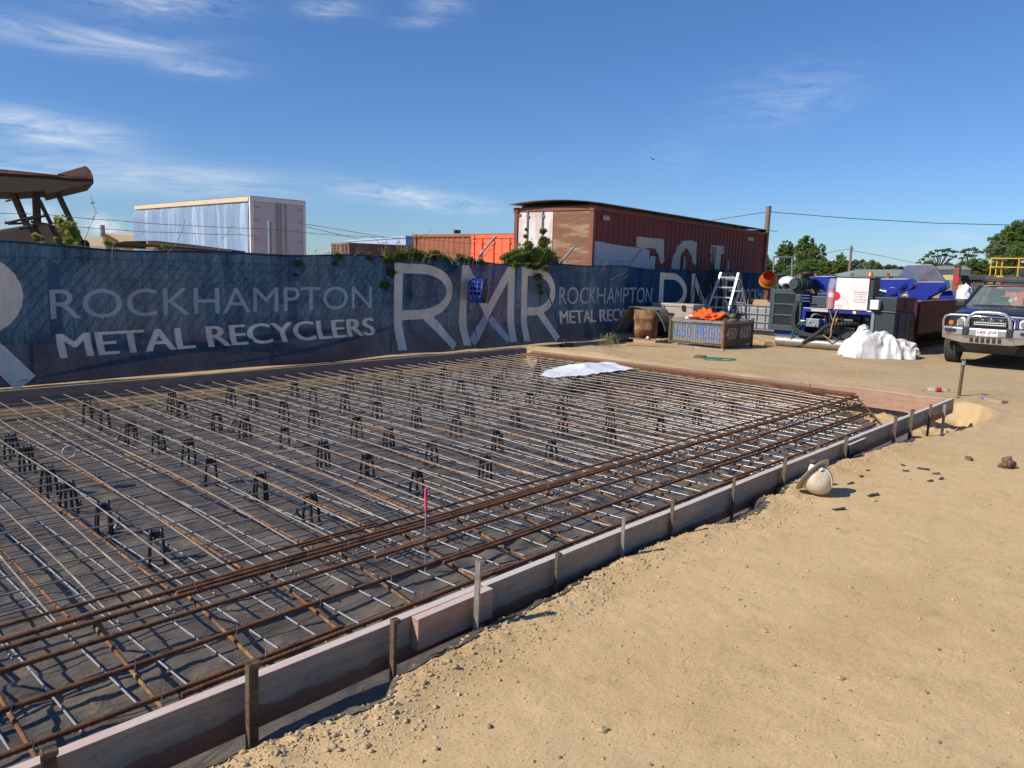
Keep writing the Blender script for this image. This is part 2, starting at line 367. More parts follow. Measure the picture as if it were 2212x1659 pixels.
def soil(name, dusty):
    m, nt, b, lk = newmat(name); co = coords(nt)
    big = N(nt, 'ShaderNodeTexNoise', Scale=.55, Detail=5.0, Roughness=.6); lk.new(co, big.inputs['Vector'])
    med = N(nt, 'ShaderNodeTexNoise', Scale=5.0, Detail=8.0, Roughness=.68); lk.new(co, med.inputs['Vector'])
    fin = N(nt, 'ShaderNodeTexNoise', Scale=70.0, Detail=6.0, Roughness=.7); lk.new(co, fin.inputs['Vector'])
    r1 = ramp(nt, big.outputs['Fac'], [(.36, (.51, .354, .181)), (.52, (.59, .422, .226)), (.68, (.54, .392, .215))])
    r2 = ramp(nt, med.outputs['Fac'], [(.26, (.72, .69, .66)), (.40, (.96, .95, .94)), (.52, (1.02, 1, .98)), (.64, (.95, .93, .90)), (.78, (1.10, 1.09, 1.08))])
    r3 = ramp(nt, fin.outputs['Fac'], [(.28, (.60, .58, .55)), (.47, (1, 1, 1)), (.62, (1.02, 1.02, 1)), (.80, (1.28, 1.26, 1.22))])
    m1 = N(nt, 'ShaderNodeMix', data_type='RGBA', blend_type='MULTIPLY'); m1.inputs['Factor'].default_value = 1
    lk.new(r1.outputs[0], m1.inputs['A']); lk.new(r2.outputs[0], m1.inputs['B'])
    m2 = N(nt, 'ShaderNodeMix', data_type='RGBA', blend_type='MULTIPLY'); m2.inputs['Factor'].default_value = .85
    lk.new(m1.outputs['Result'], m2.inputs['A']); lk.new(r3.outputs[0], m2.inputs['B'])
    # greyer, gravelly ground away from the trodden near corner
    sp = N(nt, 'ShaderNodeSeparateXYZ'); lk.new(co, sp.inputs[0])
    mr = N(nt, 'ShaderNodeMapRange'); mr.inputs['From Min'].default_value = 8; mr.inputs['From Max'].default_value = 15; lk.new(sp.outputs[0], mr.inputs['Value'])
    m3 = N(nt, 'ShaderNodeMix', data_type='RGBA', blend_type='MULTIPLY'); lk.new(mr.outputs[0], m3.inputs['Factor']); lk.new(m2.outputs['Result'], m3.inputs['A']); m3.inputs['B'].default_value = (.80, .84, .90, 1)
    lk.new(m3.outputs['Result'], b.inputs['Base Color']); b.inputs['Roughness'].default_value = .95; b.inputs['Specular IOR Level'].default_value = .15
    ad = N(nt, 'ShaderNodeMath', operation='MULTIPLY_ADD'); lk.new(fin.outputs['Fac'], ad.inputs[0]); ad.inputs[1].default_value = .45; lk.new(med.outputs['Fac'], ad.inputs[2])
    mp3 = N(nt, 'ShaderNodeMapping'); mp3.inputs['Rotation'].default_value = (0, 0, .9); mp3.inputs['Scale'].default_value = (1, 3.2, 1); lk.new(co, mp3.inputs[0])
    scf = N(nt, 'ShaderNodeTexNoise', Scale=6.0, Detail=4.0, Roughness=.5, Distortion=1.5); lk.new(mp3.outputs[0], scf.inputs['Vector'])
    sr_ = N(nt, 'ShaderNodeMapRange'); sr_.inputs['From Min'].default_value = .55; sr_.inputs['From Max'].default_value = .72; lk.new(scf.outputs['Fac'], sr_.inputs['Value'])
    ad2 = N(nt, 'ShaderNodeMath', operation='MULTIPLY_ADD'); lk.new(sr_.outputs[0], ad2.inputs[0]); ad2.inputs[1].default_value = -.2; lk.new(ad.outputs[0], ad2.inputs[2])
    bp = N(nt, 'ShaderNodeBump', Strength=.65, Distance=.016); lk.new(ad2.outputs[0], bp.inputs['Height']); lk.new(bp.outputs[0], b.inputs['Normal'])
    MAT[name] = m; return m
soil('soil', 0)
ground = obj('ground', mb, MAT['soil']); tag(ground, None, None, kind='structure')
# loose stones and clods: uncountable, one object
mk('stone', (.50, .365, .20), (.42, .30, .16), 2.0, .95, 0, .4, 60, c3=(.56, .44, .28))
mb = MB(); rs = random.Random(3)
OCT = [V(p) for p in ((1, 0, 0), (-1, 0, 0), (0, 1, 0), (0, -1, 0), (0, 0, 1), (0, 0, -1))]
OF = [(0, 2, 4), (2, 1, 4), (1, 3, 4), (3, 0, 4), (2, 0, 5), (1, 2, 5), (3, 1, 5), (0, 3, 5)]
CUB = [V((a, b, c)) for c in (-1, 1) for a, b in ((-1, -1), (1, -1), (1, 1), (-1, 1))]; CF = [(3, 2, 1, 0), (4, 5, 6, 7), (0, 1, 5, 4), (1, 2, 6, 5), (2, 3, 7, 6), (3, 0, 4, 7)]
PHI = (1+5**.5)/2; ICO = [V(p).normalized() for p in ((-1, PHI, 0), (1, PHI, 0), (-1, -PHI, 0), (1, -PHI, 0), (0, -1, PHI), (0, 1, PHI), (0, -1, -PHI), (0, 1, -PHI), (PHI, 0, -1), (PHI, 0, 1), (-PHI, 0, -1), (-PHI, 0, 1))]
IF_ = [(0, 11, 5), (0, 5, 1), (0, 1, 7), (0, 7, 10), (0, 10, 11), (1, 5, 9), (5, 11, 4), (11, 10, 2), (10, 7, 6), (7, 1, 8), (3, 9, 4), (3, 4, 2), (3, 2, 6), (3, 6, 8), (3, 8, 9), (4, 9, 5), (2, 4, 11), (6, 2, 10), (8, 6, 7), (9, 8, 1)]
def stone(x, y, r):
    R = Matrix.Rotation(rs.uniform(0, 6.3), 3, 'Z') @ Matrix.Rotation(rs.uniform(-.6, .6), 3, 'X')
    s = (r*rs.uniform(.8, 1.5), r*rs.uniform(.6, 1.1), r*rs.uniform(.4, .85)); z = gh(x, y)+s[2]*.35
    base, ff = ICO, IF_
    k = .9
    mb.add([V((x, y, z))+R @ V([q[i]*s[i]*k*j for i in range(3)]) for q, j in ((q, rs.uniform(.72, 1.22)) for q in base)], ff, 0, rs.random() < .5)
for i in range(6500):                                   # along the pit edge
    x = .9+rs.random()**1.6*7.5; y = edge_y(x)-abs(rs.gauss(0, .17))-.01
    stone(x, y, rs.uniform(.002, .0055)+.010*rs.random()**10)
for i in range(7000):                                   # over the trodden ground
    d = 1.6+rs.random()**1.5*14; a = AZ-rs.uniform(-.1, .85); x = d*math.cos(a); y = d*math.sin(a)
    if y > edge_y(x)-.03 and x < 12.3: continue
    stone(x, y, rs.uniform(.002, .0045)+.009*rs.random()**10)
for i in range(1800):                                   # beyond the slab
    x = rs.uniform(12, 22); y = rs.uniform(0, 10.8); stone(x, y, rs.uniform(.004, .012)+.02*rs.random()**8)
for i in range(1300):                                   # dark grit and bits of bark
    d = 1.6+rs.random()**1.4*13; a = AZ-rs.uniform(-.1, .85); x = d*math.cos(a); y = d*math.sin(a)
    if y > edge_y(x)-.03 and x < 12.3: continue
    k0 = len(mb.f); stone(x, y, rs.uniform(.003, .006)+.010*rs.random()**10)
    for k in range(k0, len(mb.f)): mb.m[k] = 1
mk('grit', (.22, .16, .10), (.32, .23, .14), 2.0, .95)
gravel = obj('gravel', mb, [MAT['stone'], MAT['grit']]); tag(gravel, 'loose stones and clods scattered over the tan dirt yard', 'gravel', kind='stuff')
# ------------------------------------------------------------------ membrane
def mem_h(x, y):
    w = .026*rid(x*.32, y+.12*nz(x, y, 1.1, 4), 3.6, 3)+.020*rid(x*.5+y*.2, y*1.1, 7, 8)+.005*nz(x, y, 19, 2)
    z = -.20+w
    z = z*(1-.3*(1-sst(2.5, 3.1, y)))
    z += .14*(1-sst(edge_y(x)-.08, edge_y(x)+.10, y))
    gz = gh(x, y)+.006
    return max(z, gz)
def mem_mask(x, y):
    lim = edge_y(x)-.03+.11*nz(x, 0, 1.7, 21)+.02*nz(x, 0, 9, 2)
    return y > lim and y < 10.2 and x < 11.38-max(0, 3.9-y)*1.0+.1*nz(x, y, 2, 3)
xs2 = axis(-1.5, 0, [(5, .035), (8, .06), (11.5, .09)], -1.4, 11.5)[:-1]; ys2 = [2.0+.03*i for i in range(55)]+[3.65+.075*i for i in range(88)]
mb = MB().grid(lambda a, b: V((a, b, mem_h(a, b))), xs2, ys2, mask=mem_mask)
def membrane_mat():
    m, nt, b, lk = newmat('membrane'); co = coords(nt)
    n = N(nt, 'ShaderNodeTexNoise', Scale=2.2, Detail=8.0, Roughness=.7); lk.new(co, n.inputs['Vector'])
    r = ramp(nt, n.outputs['Fac'], [(.30, (.074, .063, .053)), (.47, (.114, .096, .078)), (.60, (.168, .137, .10)), (.74, (.28, .21, .125))]); lk.new(r.outputs[0], b.inputs['Base Color'])
    b.inputs['Roughness'].default_value = .28
    co2 = coords(nt, (2.2, 7, 3)); n2 = N(nt, 'ShaderNodeTexNoise', Scale=2.4, Detail=5.0, Roughness=.6, Distortion=.8); lk.new(co2, n2.inputs['Vector'])
    bp = N(nt, 'ShaderNodeBump', Strength=.85, Distance=.035); lk.new(n2.outputs['Fac'], bp.inputs['Height']); lk.new(bp.outputs[0], b.inputs['Normal'])
    MAT['membrane'] = m; return m
membrane_mat()
single('plastic_membrane', mb, MAT['membrane'], 'black plastic sheeting laid wrinkled under the steel mesh in the pit', 'plastic sheeting', loc=(5, 6, -.2))
# ------------------------------------------------------------------ reinforcement
def top_z(y): return .040+.024*sst(4.3, 6.2, y)-.035*(1-sst(3.5, 5.0, y))
MX0, MX1, MY0, MY1, SP = -1.2, 11.38, 3.58, 9.9, .226
top = thing('reinforcing_mesh', 'upper mat of square steel mesh carried on the tall black chairs', 'steel mesh', (5, 6.7, .1))
low = thing('reinforcing_mesh', 'lower steel mesh with pale bars lying close over the black sheeting', 'steel mesh', (5, 6.7, -.16))
rb = random.Random(11)
def bend(x, y): return .006*noise.noise(V((x*.7, y*.5, 3)))
ny = int((MY1-MY0)/SP)+1; nx = int((MX1-MX0)/SP)+1
for i in range(nx):
    x = MX0+.02+i*SP+rb.uniform(-.012, .012)
    near = x < 6
    ts = [MY0-.03+rb.uniform(-.04, .05)+(MY1+.06-MY0)*k/14 for k in range(15)]
    sg = rb.uniform(0, 6); p = [(x+bend(x, t)+.028*(t-4.5)+rb.uniform(-.002, .002), t, top_z(t)+.011+.005*math.sin(t*2.1+sg)) for t in ts]
    obj('cross_bar', MB().tube(p, .0058 if near else .0063, 8), MAT['mill_bar'], top, True)
    y0 = 3.12+rb.uniform(-.12, .1)
    if x > 9.8: y0 += (x-9.8)*.6
    p = [(x+.085+bend(x+9, t), t, -.158+.006*math.sin(t*3+i)) for t in [y0+(MY1-y0)*k/12 for k in range(13)]]
    obj('cross_bar', MB().tube(p, .0055, 7), MAT['white_bar'], low, True)
def ribs(p0, p1, r, st=.011, n=7):
    p0 = V(p0); p1 = V(p1); k = max(2, int((p1-p0).length/st)); return [p0.lerp(p1, i/k) for i in range(k+1)], [r*(1.09 if i % 2 else .9) for i in range(k+1)]
for j in range(ny):
    y = MY0+.02+j*SP+rb.uniform(-.012, .012)
    xe = MX1+rb.uniform(-.03, .06)
    if y < 5.6:                                             # near bars: deformed surface modelled
        p, r = ribs((MX0, y, 0), (4.2, y, 0), .0060, .012, 6); 
        p += [V((4.2+(xe-4.2)*k/12, y, 0)) for k in range(1, 13)]; r += [.0060]*12
    else:
        p = [V((MX0+(xe-MX0)*k/26, y, 0)) for k in range(27)]; r = [.0062]*27
    p = [V((q.x, q.y+bend(q.y*3, q.x), top_z(q.y)+.004*noise.noise(V((q.x*.6, y*2, 1))))) for q in p]
    obj('long_bar', MB().tube(p, r, 6), MAT['dark_bar'], top, True)
    p = [(MX0+(xe-.1-MX0)*k/20, y+.06+bend(y*2, k), -.168+.005*math.sin(k+j)) for k in range(21)]
    obj('long_bar', MB().tube(p, .0038, 6), MAT['dark_bar'], low, True)
p = [(MX0+(10.4-MX0)*k/30, 3.17+.012*math.sin(k*1.9), -.168) for k in range(31)]
obj('long_bar', MB().tube(p, .0046, 6), MAT['dark_bar'], low, True)
# edge beam steel: heavy longitudinal bars on bent trimmers
cage = thing('edge_reinforcement', 'rusty edge cage of heavy ribbed bars on sloping trimmers along the near board', 'rebar cage', (5, 3.2, 0))
def edge_z(y): return .062-(3.66-y)*.155
def hip(y): return 11.25-max(0, 3.68-y)*1.9
def heavy(y, x0, x1, dz=0, r=.0125, mat='rust', wob=.012):
    p0 = V((x0, y, edge_z(y)+dz)); p1 = V((x1, y, edge_z(y)+dz))
    xm = min(x1, max(x0, 4.6)); P = []; Rr = []
    if x0 < 4.6:
        P, Rr = ribs(p0, V((xm, y, p0.z)), r, .0135, 8)
    k = 14
    if xm < x1:
        P += [V((xm+(x1-xm)*i/k, y, p0.z)) for i in range(1 if P else 0, k+1)]; Rr += [r]*(len(P)-len(Rr))
    P = [V((q.x, q.y+wob*noise.noise(V((q.x*.5, y*9, 2))), q.z+wob*.7*noise.noise(V((q.x*.6, y*9, 7))))) for q in P]
    obj('edge_bar', MB().tube(P, Rr, 8), MAT[mat], cage, True)
heavy(3.655, -.6, 5.2, .012); heavy(3.64, 4.4, hip(3.64), .014); heavy(3.62, -.6, 1.14, .030); heavy(3.57, -.6, 4.6, .024); heavy(3.60, 1.55, hip(3.6), .026)
heavy(3.42, -.6, 3.2, .02); heavy(3.40, 2.6, 7.6, .02, mat='rust_orange'); heavy(3.42, 6.9, hip(3.42), .02)
heavy(3.18, -.6, 3.9, .02); heavy(3.15, 2.9, hip(3.15), .02, mat='rust'); heavy(3.20, 6.0, hip(3.2), .02)
heavy(2.94, -.6, 2.05, .02); heavy(2.90, 1.25, 6.3, .02); heavy(2.93, 5.9, hip(2.93), .02, mat='rust_orange'); heavy(2.74, 6.6, hip(2.74), .02, mat='rust_orange')
heavy(3.90, -.6, 3.0, -.066, .009, 'rust'); heavy(3.86, 2.4, 11.0, -.062, .009, 'rust')
for i in range(26):
    x = .28+i*.452+rb.uniform(-.03, .03); dx = rb.uniform(-.05, .03)
    if x > 11.2: break
    top_y = 6.2+rb.uniform(-.5, .6); yb = 2.60 if x < 9 else 2.6+(x-9)*.55
    dz = -.020
    pts = [(x+dx, top_y-(top_y-3.75)*k/7, top_z(top_y-(top_y-3.75)*k/7)-.024) for k in range(8)]+[(x, 3.66, edge_z(3.66)+dz-.004)]
    P = [V(q) for q in pts]; e0 = P[-1]; e1 = V((x+.02, yb, edge_z(yb)+dz-.02))
    R_ = [.0085]*len(P)
    if x < 5.2:
        q, r = ribs(e0, e1, .0098, .013, 7); P += q[1:]; R_ += r[1:]
    else: P += [e0.lerp(e1, k/3) for k in (1, 2, 3)]; R_ += [.0098]*3
    obj('trimmer_bar', MB().tube(P, R_, 7), MAT['rust_orange'], cage, True)
# end-edge steel by the far-right corner
for k, x in enumerate((11.05, 11.2, 11.30, 11.37, 11.43)):
    obj('end_bar', MB().tube([(x, 3.72, .075), (x, 5.2, .08), (x, 6.8, .085), (x, 9.9, .085)], .011, 6), MAT['rust'], cage, True)
for k in range(0):
    y = 3.35+.22*k; obj('end_trimmer', MB().tube([(9.9, y+.12, .07), (11.0, y, .06), (11.44, y-.05, -.03)], .0085, 6), MAT['rust'], cage, True)
obj('hip_bar', MB().tube([(11.2, 3.66, .08), (10.3, 3.15, .02), (9.45, 2.66, -.06)], .0105, 7), MAT['rust'], cage, True)
for k in range(70):
    i = rb.randrange(1, 14); x = .28+i*.452; y = rb.choice((3.57, 3.42, 3.17, 2.92)); z = edge_z(y)+.018
    a = rb.uniform(0, 3); obj('tie_wire', MB().tube([(x-.014, y-.012, z-.012), (x, y, z+.014), (x+.014, y+.012, z-.012), (x+.004, y+.002, z-.016)], .0016, 4).tube([(x, y, z+.012), (x+.012*math.cos(a), y+.012*math.sin(a), z+.035+rb.uniform(0, .02))], .0016, 4), MAT['dark_bar'], cage, True)
# bar chairs
def chair_parts(root, hgt):
    s = MB(); s.b2((-.032, -.010, hgt-.05), (.032, .010, hgt-.012)); s.b2((-.016, -.026, hgt-.06), (.016, .026, hgt-.02))
    obj('saddle', s, MAT['chair_plastic'], root, bevel=.004)
    for a in (-1, 1):
        ar = MB().tube([(a*.031, .022*math.cos(q), hgt-.035+.042*math.sin(q)) for q in [PI*k/8 for k in range(9)]], .0112, 7)
        obj('arch', ar, MAT['chair_plastic'], root)
        for b in (-1, 1):
            l = MB(); n = 9
            l.tube([(a*(.031+.012*math.sin(k/n*PI*.62)), b*(.022+.016*math.sin(k/n*PI*.62)), (hgt-.03)*(1-k/n)) for k in range(n+1)], [.0110*(1.08 if k % 2 else .93) for k in range(n+1)], 6)
            l.cyl((a*.05, b*.042, 0), (a*.05, b*.042, .006), .017, 8)
            obj('leg', l, MAT['chair_plastic'], root)
CXS = [.98, 1.92, 3.03, 4.04, 4.85, 5.77, 6.79, 7.76, 8.66, 9.6, 10.4]; CYS = [4.70, 5.37, 6.09, 6.78, 7.45, 8.10, 8.85, 9.45]
proto = thing('bar_chair', '', 'bar chair'); chair_parts(proto, .255)
ORD = ['first', 'second', 'third', 'fourth', 'fifth', 'sixth', 'seventh', 'eighth', 'ninth', 'tenth', 'eleventh', 'twelfth', 'thirteenth', 'fourteenth', 'fifteenth', 'sixteenth']
first = True; fcache = {}
far = {}
for i, cx in enumerate(CXS):
    for j, cy in enumerate(CYS):
        if cx < 1.5 and j < 4: continue
        x = cx+rb.uniform(-.09, .09)*(1 if j else .3); y = cy+rb.uniform(-.08, .08)*(1 if j else .3); z = mem_h(x, y)
        if (i, j) == (1, 3): y = 6.6
        lab = 'black bar chair, %s from the near board in the %s line from the left' % (ORD[j-4 if i == 0 else j], ORD[i])
        tz = top_z(y)-z-.012
        if first: o = proto; o.location = (x, y, z); o['label'] = lab; first = False; o['group'] = 'tall bar chairs under the upper mesh'
        else: o = dup(proto, (x, y, z), rb.uniform(-.5, .5), lab, 'tall bar chairs under the upper mesh')
        o.scale = (1, 1, tz/.243)
sm = thing('bar_chair', '', 'bar chair'); s = MB(); s.cyl((0, 0, .02), (0, 0, .05), .022, 8, r1=.018); s.b2((-.022, -.008, .045), (-.010, .008, .066)); s.b2((.010, -.008, .045), (.022, .008, .066))
obj('saddle', s, MAT['grey_chair_plastic'], sm)
s = MB()
for k in range(4):
    a = PI/4+k*PI/2; s.beam((.015*math.cos(a), .015*math.sin(a), .035), (.045*math.cos(a), .045*math.sin(a), 0), .012, .012)
obj('base', s, MAT['grey_chair_plastic'], sm)
pix = [(525, 855), (800, 1000), (1110, 1160), (650, 690), (1985, 930), (1430, 565), (1660, 790), (1090, 490), (800, 400), (365, 385), (620, 200), (1040, 430), (1570, 300), (1350, 710), (195, 480)]
first = True
for k, (px, py) in enumerate(pix):
    q = g(px*.3224, 823+py*.3224, -.19); lab = 'small grey-green bar chair under the lower mat, %s nearest the camera' % ORD[sorted(range(len(pix)), key=lambda i: -pix[i][1]).index(k)]
    if first: o = sm; first = False; o.location = (q.x, q.y, mem_h(q.x, q.y)); o['label'] = lab; o['group'] = 'small bar chairs under the lower mesh'
    else: dup(sm, (q.x, q.y, mem_h(q.x, q.y)), rb.uniform(0, 3), lab, 'small bar chairs under the lower mesh')
# ------------------------------------------------------------------ form boards
def formply(name, cols, red):
    m, nt, b, lk = newmat(name); co = coords(nt, (.7, 6, 6)); n = N(nt, 'ShaderNodeTexNoise', Scale=3.0, Detail=8.0, Roughness=.65); lk.new(co, n.inputs['Vector'])
    r = ramp(nt, n.outputs['Fac'], [(.3, cols[0]), (.5, cols[1]), (.7, cols[2])])
    co1 = coords(nt); sp = N(nt, 'ShaderNodeSeparateXYZ'); lk.new(co1, sp.inputs[0])
    n2 = N(nt, 'ShaderNodeTexNoise', Scale=2.0, Detail=10.0, Roughness=.75); lk.new(coords(nt, (1, 1, 1.2)), n2.inputs['Vector'])
    ad = N(nt, 'ShaderNodeMath', operation='MULTIPLY_ADD'); lk.new(n2.outputs['Fac'], ad.inputs[0]); ad.inputs[1].default_value = -.16; lk.new(sp.outputs[2], ad.inputs[2])
    mr = N(nt, 'ShaderNodeMapRange'); mr.inputs['From Min'].default_value = -.005; mr.inputs['From Max'].default_value = -.012; lk.new(ad.outputs[0], mr.inputs['Value'])
    mu = N(nt, 'ShaderNodeMath', operation='MULTIPLY'); lk.new(mr.outputs[0], mu.inputs[0]); mu.inputs[1].default_value = red
    mx = N(nt, 'ShaderNodeMix', data_type='RGBA'); lk.new(mu.outputs[0], mx.inputs['Factor']); lk.new(r.outputs[0], mx.inputs['A']); mx.inputs['B'].default_value = (.20, .085, .05, 1)
    lk.new(mx.outputs['Result'], b.inputs['Base Color']); b.inputs['Roughness'].default_value = .8
    gco = coords(nt, (1, 14, 14)); gn = N(nt, 'ShaderNodeTexNoise', Scale=7.0, Detail=8.0, Roughness=.75); lk.new(gco, gn.inputs['Vector'])
    sn = N(nt, 'ShaderNodeTexNoise', Scale=9.0, Detail=7.0, Roughness=.7); lk.new(coords(nt), sn.inputs['Vector'])
    gr = ramp(nt, gn.outputs['Fac'], [(.32, (.66, .62, .58)), (.5, (1, 1, 1)), (.68, (1.16, 1.14, 1.1))]); sr = ramp(nt, sn.outputs['Fac'], [(.28, (.45, .40, .36)), (.40, (.95, .95, .95)), (.6, (1, 1, 1)), (.74, (1.25, 1.24, 1.22))])
    g1 = N(nt, 'ShaderNodeMix', data_type='RGBA', blend_type='MULTIPLY'); g1.inputs['Factor'].default_value = .8; lk.new(mx.outputs['Result'], g1.inputs['A']); lk.new(gr.outputs[0], g1.inputs['B'])
    g2 = N(nt, 'ShaderNodeMix', data_type='RGBA', blend_type='MULTIPLY'); g2.inputs['Factor'].default_value = .8; lk.new(g1.outputs['Result'], g2.inputs['A']); lk.new(sr.outputs[0], g2.inputs['B']); lk.new(g2.outputs['Result'], b.inputs['Base Color'])
    n3 = N(nt, 'ShaderNodeTexNoise', Scale=40.0, Detail=6.0); lk.new(co, n3.inputs['Vector'])
    bp = N(nt, 'ShaderNodeBump', Strength=.35, Distance=.005); lk.new(n3.outputs['Fac'], bp.inputs['Height']); lk.new(bp.outputs[0], b.inputs['Normal'])
    MAT[name] = m
formply('form_grey', [(.235, .18, .135), (.30, .24, .185), (.35, .285, .225)], .85)
formply('form_pink', [(.34, .19, .125), (.40, .245, .165), (.44, .30, .21)], 0)
formply('form_far', [(.22, .135, .10), (.28, .18, .135), (.32, .22, .17)], 0)
mk('board_top', (.58, .53, .47), (.54, .47, .41), 4, .8, 0, .3, 60, stretch=(1, 6, 6))
mk('board_top_pink', (.58, .38, .32), (.58, .51, .45), 3, .8, 0, .3, 60, stretch=(1, 6, 6))
mk('blue_mark', (.08, .16, .55), (.05, .10, .40), 30, .8)
def board(x0, y0, x1, y1, z0, z1, th, label, face, topm, name='form_board'):
    a = V((x0, y0, 0)); b = V((x1, y1, 0)); d = (b-a); L = d.length; d.normalize(); n = V((-d.y, d.x, 0))
    t = thing(name, label, 'form board', ((x0+x1)/2, (y0+y1)/2, z0), math.atan2(d.y, d.x))
    mb = MB(); k = max(2, int(L/.25)); ft = MB()
    for m_, lo, hi, o in ((mb, 0, z1-z0-.003, 0), (ft, z1-z0-.003, z1-z0, 0)):
        vs = []
        for i in range(k+1):
            s = -L/2+L*i/k; w = .006*noise.noise(V((s*.9+x0, y0, 2))); dz = .005*noise.noise(V((s*.7, y0, 6)))
            vs += [V((s, w-th/2, lo+(dz if lo else 0))), V((s, w+th/2, lo+(dz if lo else 0))), V((s, w+th/2, hi+dz)), V((s, w-th/2, hi+dz))]
        fs = [(4*i+c, 4*i+4+c, 4*i+4+(c+1) % 4, 4*i+(c+1) % 4) for i in range(k) for c in range(4)]+[(3, 2, 1, 0), (4*k, 4*k+1, 4*k+2, 4*k+3)]
        m_.add(vs, fs)
    obj('plank', mb, MAT[face], t); obj('top_edge', ft, MAT[topm], t); return t
board(-1.5, BY, 2.57, BY, -.055, .150, .045, 'long grey-faced form board at the front left, red stained along its foot', 'form_grey', 'board_top_pink')
board(2.59, BY-.004, 7.9, BY+.002, -.07, .152, .045, 'grey form board running from the spliced joint back past the hard hat', 'form_grey', 'board_top')
board(7.92, BY, 11.62, BY, -.045, .152, .045, 'grey form board bridging the open hole at the far right corner', 'form_grey', 'board_top')
sp = board(2.12, BY-.048, 2.60, BY-.046, .0, .148, .045, 'short pinkish splice block fixed across the joint with a blue mark on top', 'form_pink', 'board_top_pink', 'splice_block')
obj('blue_mark', MB().b2((.02, -.02, .1485), (.13, .018, .1495)), MAT['blue_mark'], sp)
board(7.56, BY-.045, 8.02, BY-.045, -.05, .125, .03, 'dark square patch of ply nailed over the board joint', 'dark_slate', 'board_top', 'cover_plate')
board(EX, BY+.03, EX, 4.4, -.10, .150, .04, 'reddish form board closing the far right end of the slab', 'form_pink', 'board_top_pink')
board(EX+.01, 4.42, EX+.01, 10.0, -.06, .118, .035, 'thin dark form board edge behind the far end of the steel mesh', 'form_far', 'form_far')
board(-1.5, FY, 11.45, FY+.06, -.03, .165, .05, 'long brown form board on the fence side of the slab in shade', 'form_far', 'form_far')
# stakes
STK = [(108, 1610, 2.49, 'rust', .05, 'rusty angle stake at the bottom left corner of the picture'), (538, 1430, 2.44, 'rust', .055, 'thick rusty angle stake against the front left board, near the sand ridge'), (848, 1338, 2.44, 'rust', .04, 'narrow rusty stake left of the splice block'), (1030, 1208, 2.43, 'white', .042, 'tall stake with a whitish lit face in front of the splice block'),
       (1199, 1193, 2.48, 'rust', .03, 'short rusty stake just right of the splice block'), (1348, 1114, 2.48, 'white', .03, 'pale grey stake between two rusty ones beyond the splice block'), (1453, 1078, 2.485, 'rust', .036, 'rusty stake with a bent top midway along the near board'), (1585, 1029, 2.485, 'rust', .036, 'rusty stake two places left of the hard hat'),
       (1692, 973, 2.485, 'rust', .042, 'tall leaning rusty stake directly left of the hard hat'), (1768, 947, 2.60, 'rust', .04, 'brown stake inside the board directly behind the hard hat'), (1825, 942, 2.485, 'rust', .045, 'rusty stake directly right of the hard hat'), (1932, 898, 2.47, 'rust', .05, 'dark stake standing right of the dark cover plate'),
       (1969, 884, 2.46, 'rust', .062, 'stoutest dark stake near the far right end of the board'), (2008, 873, 2.485, 'rust', .04, 'thin brown stake next to the last one at the open hole'), (2040, 874, 2.46, 'white', .05, 'bright bare steel stake at the far right end over the hole')]
for k, (px, py, y, kind, w, lab) in enumerate(STK):
    p = gY(px, py, y); x, zt = p.x, p.z; h = zt+.3; w *= .86; lean = rb.uniform(-.02, .02)
    t = thing('form_stake', lab, 'stake', (x, y, -.3), rb.uniform(-.2, .2), 'stakes along the near board'); t.rotation_euler = (rb.uniform(-.015, .015), lean if k != 8 else .06, t.rotation_euler[2])
    m = MB(); m.prism([(-w/2, 0, 0), (w/2, 0, 0), (w/2, -.007, 0), (-w/2+.007, -.007, 0), (-w/2+.007, -w*.8, 0), (-w/2, -w*.8, 0)], (0, 0, h))
    m.v = [V((v.x+(.006*noise.noise(v*9) if v.z > h-.02 else 0), v.y, v.z+(.006*noise.noise(v*40) if v.z > h-.02 else 0))) for v in m.v]
    obj('shaft', m, MAT['stake_steel' if kind == 'white' else 'stake_rust'], t)
    obj('flared_head', MB().box((.004, -.012, h-.012), (w*1.12, .03, .022)), MAT['stake_steel' if kind == 'white' else 'stake_rust'], t, bevel=.005)
# pegs, sheet on the mesh
q = g(920, 1190, -.02); t = thing('marker_peg', 'thin steel peg with a bright pink painted tip rising through the mesh', 'peg', (q.x, q.y, -.2))
zt = gY(918, 1055, q.y).z+.2; obj('rod', MB().tube([(0, 0, 0), (-.005, 0, zt-.14)], .006, 7), MAT['galv'], t); mk('pink_tip', (.75, .08, .16), (.65, .05, .12), 20, .6); obj('painted_tip', MB().tube([(-.005, 0, zt-.14), (-.008, 0, zt)], .0095, 7), MAT['pink_tip'], t)
def sheet(u, v):
    x = 8.95+u*2.0; y = 7.05+v*.85+.1*math.sin(u*3); a = abs(u-.5)*2
    hh = .10*math.exp(-((u-.62)/.22)**2-((v-.55)/.3)**2)+.07*math.exp(-((u-.92)/.09)**2-((v-.6)/.3)**2)
    cr = .035*abs(nz(u*4, v*3, 1.2, 3))+.02*abs(nz(u*4, v*4, 3.3, 8))
    return V((x+.1*nz(u, v, 3, 1), y+.1*nz(u, v, 3, 5), top_z(y)+.028+hh+cr))
mb = MB().grid(sheet, [k/40 for k in range(41)], [k/24 for k in range(25)], mask=lambda u, v: (abs(v-.5) < .5-.42*max(0, .45-u)-.3*max(0, .12-u)*3+.07*nz(u*5, 0, 1, 3)) and not (u > .72 and u < .82 and v > .72))
single('plastic_sheet', mb, MAT['white_sheet'], 'crumpled white plastic sheet lying on the upper mesh near the far corner', 'plastic sheet', loc=(9.9, 7.5, .17))
t = thing('tie_wire_coil', 'small coil of bright tie wire standing on the mesh at the left', 'wire coil', g(148, 990, .09))
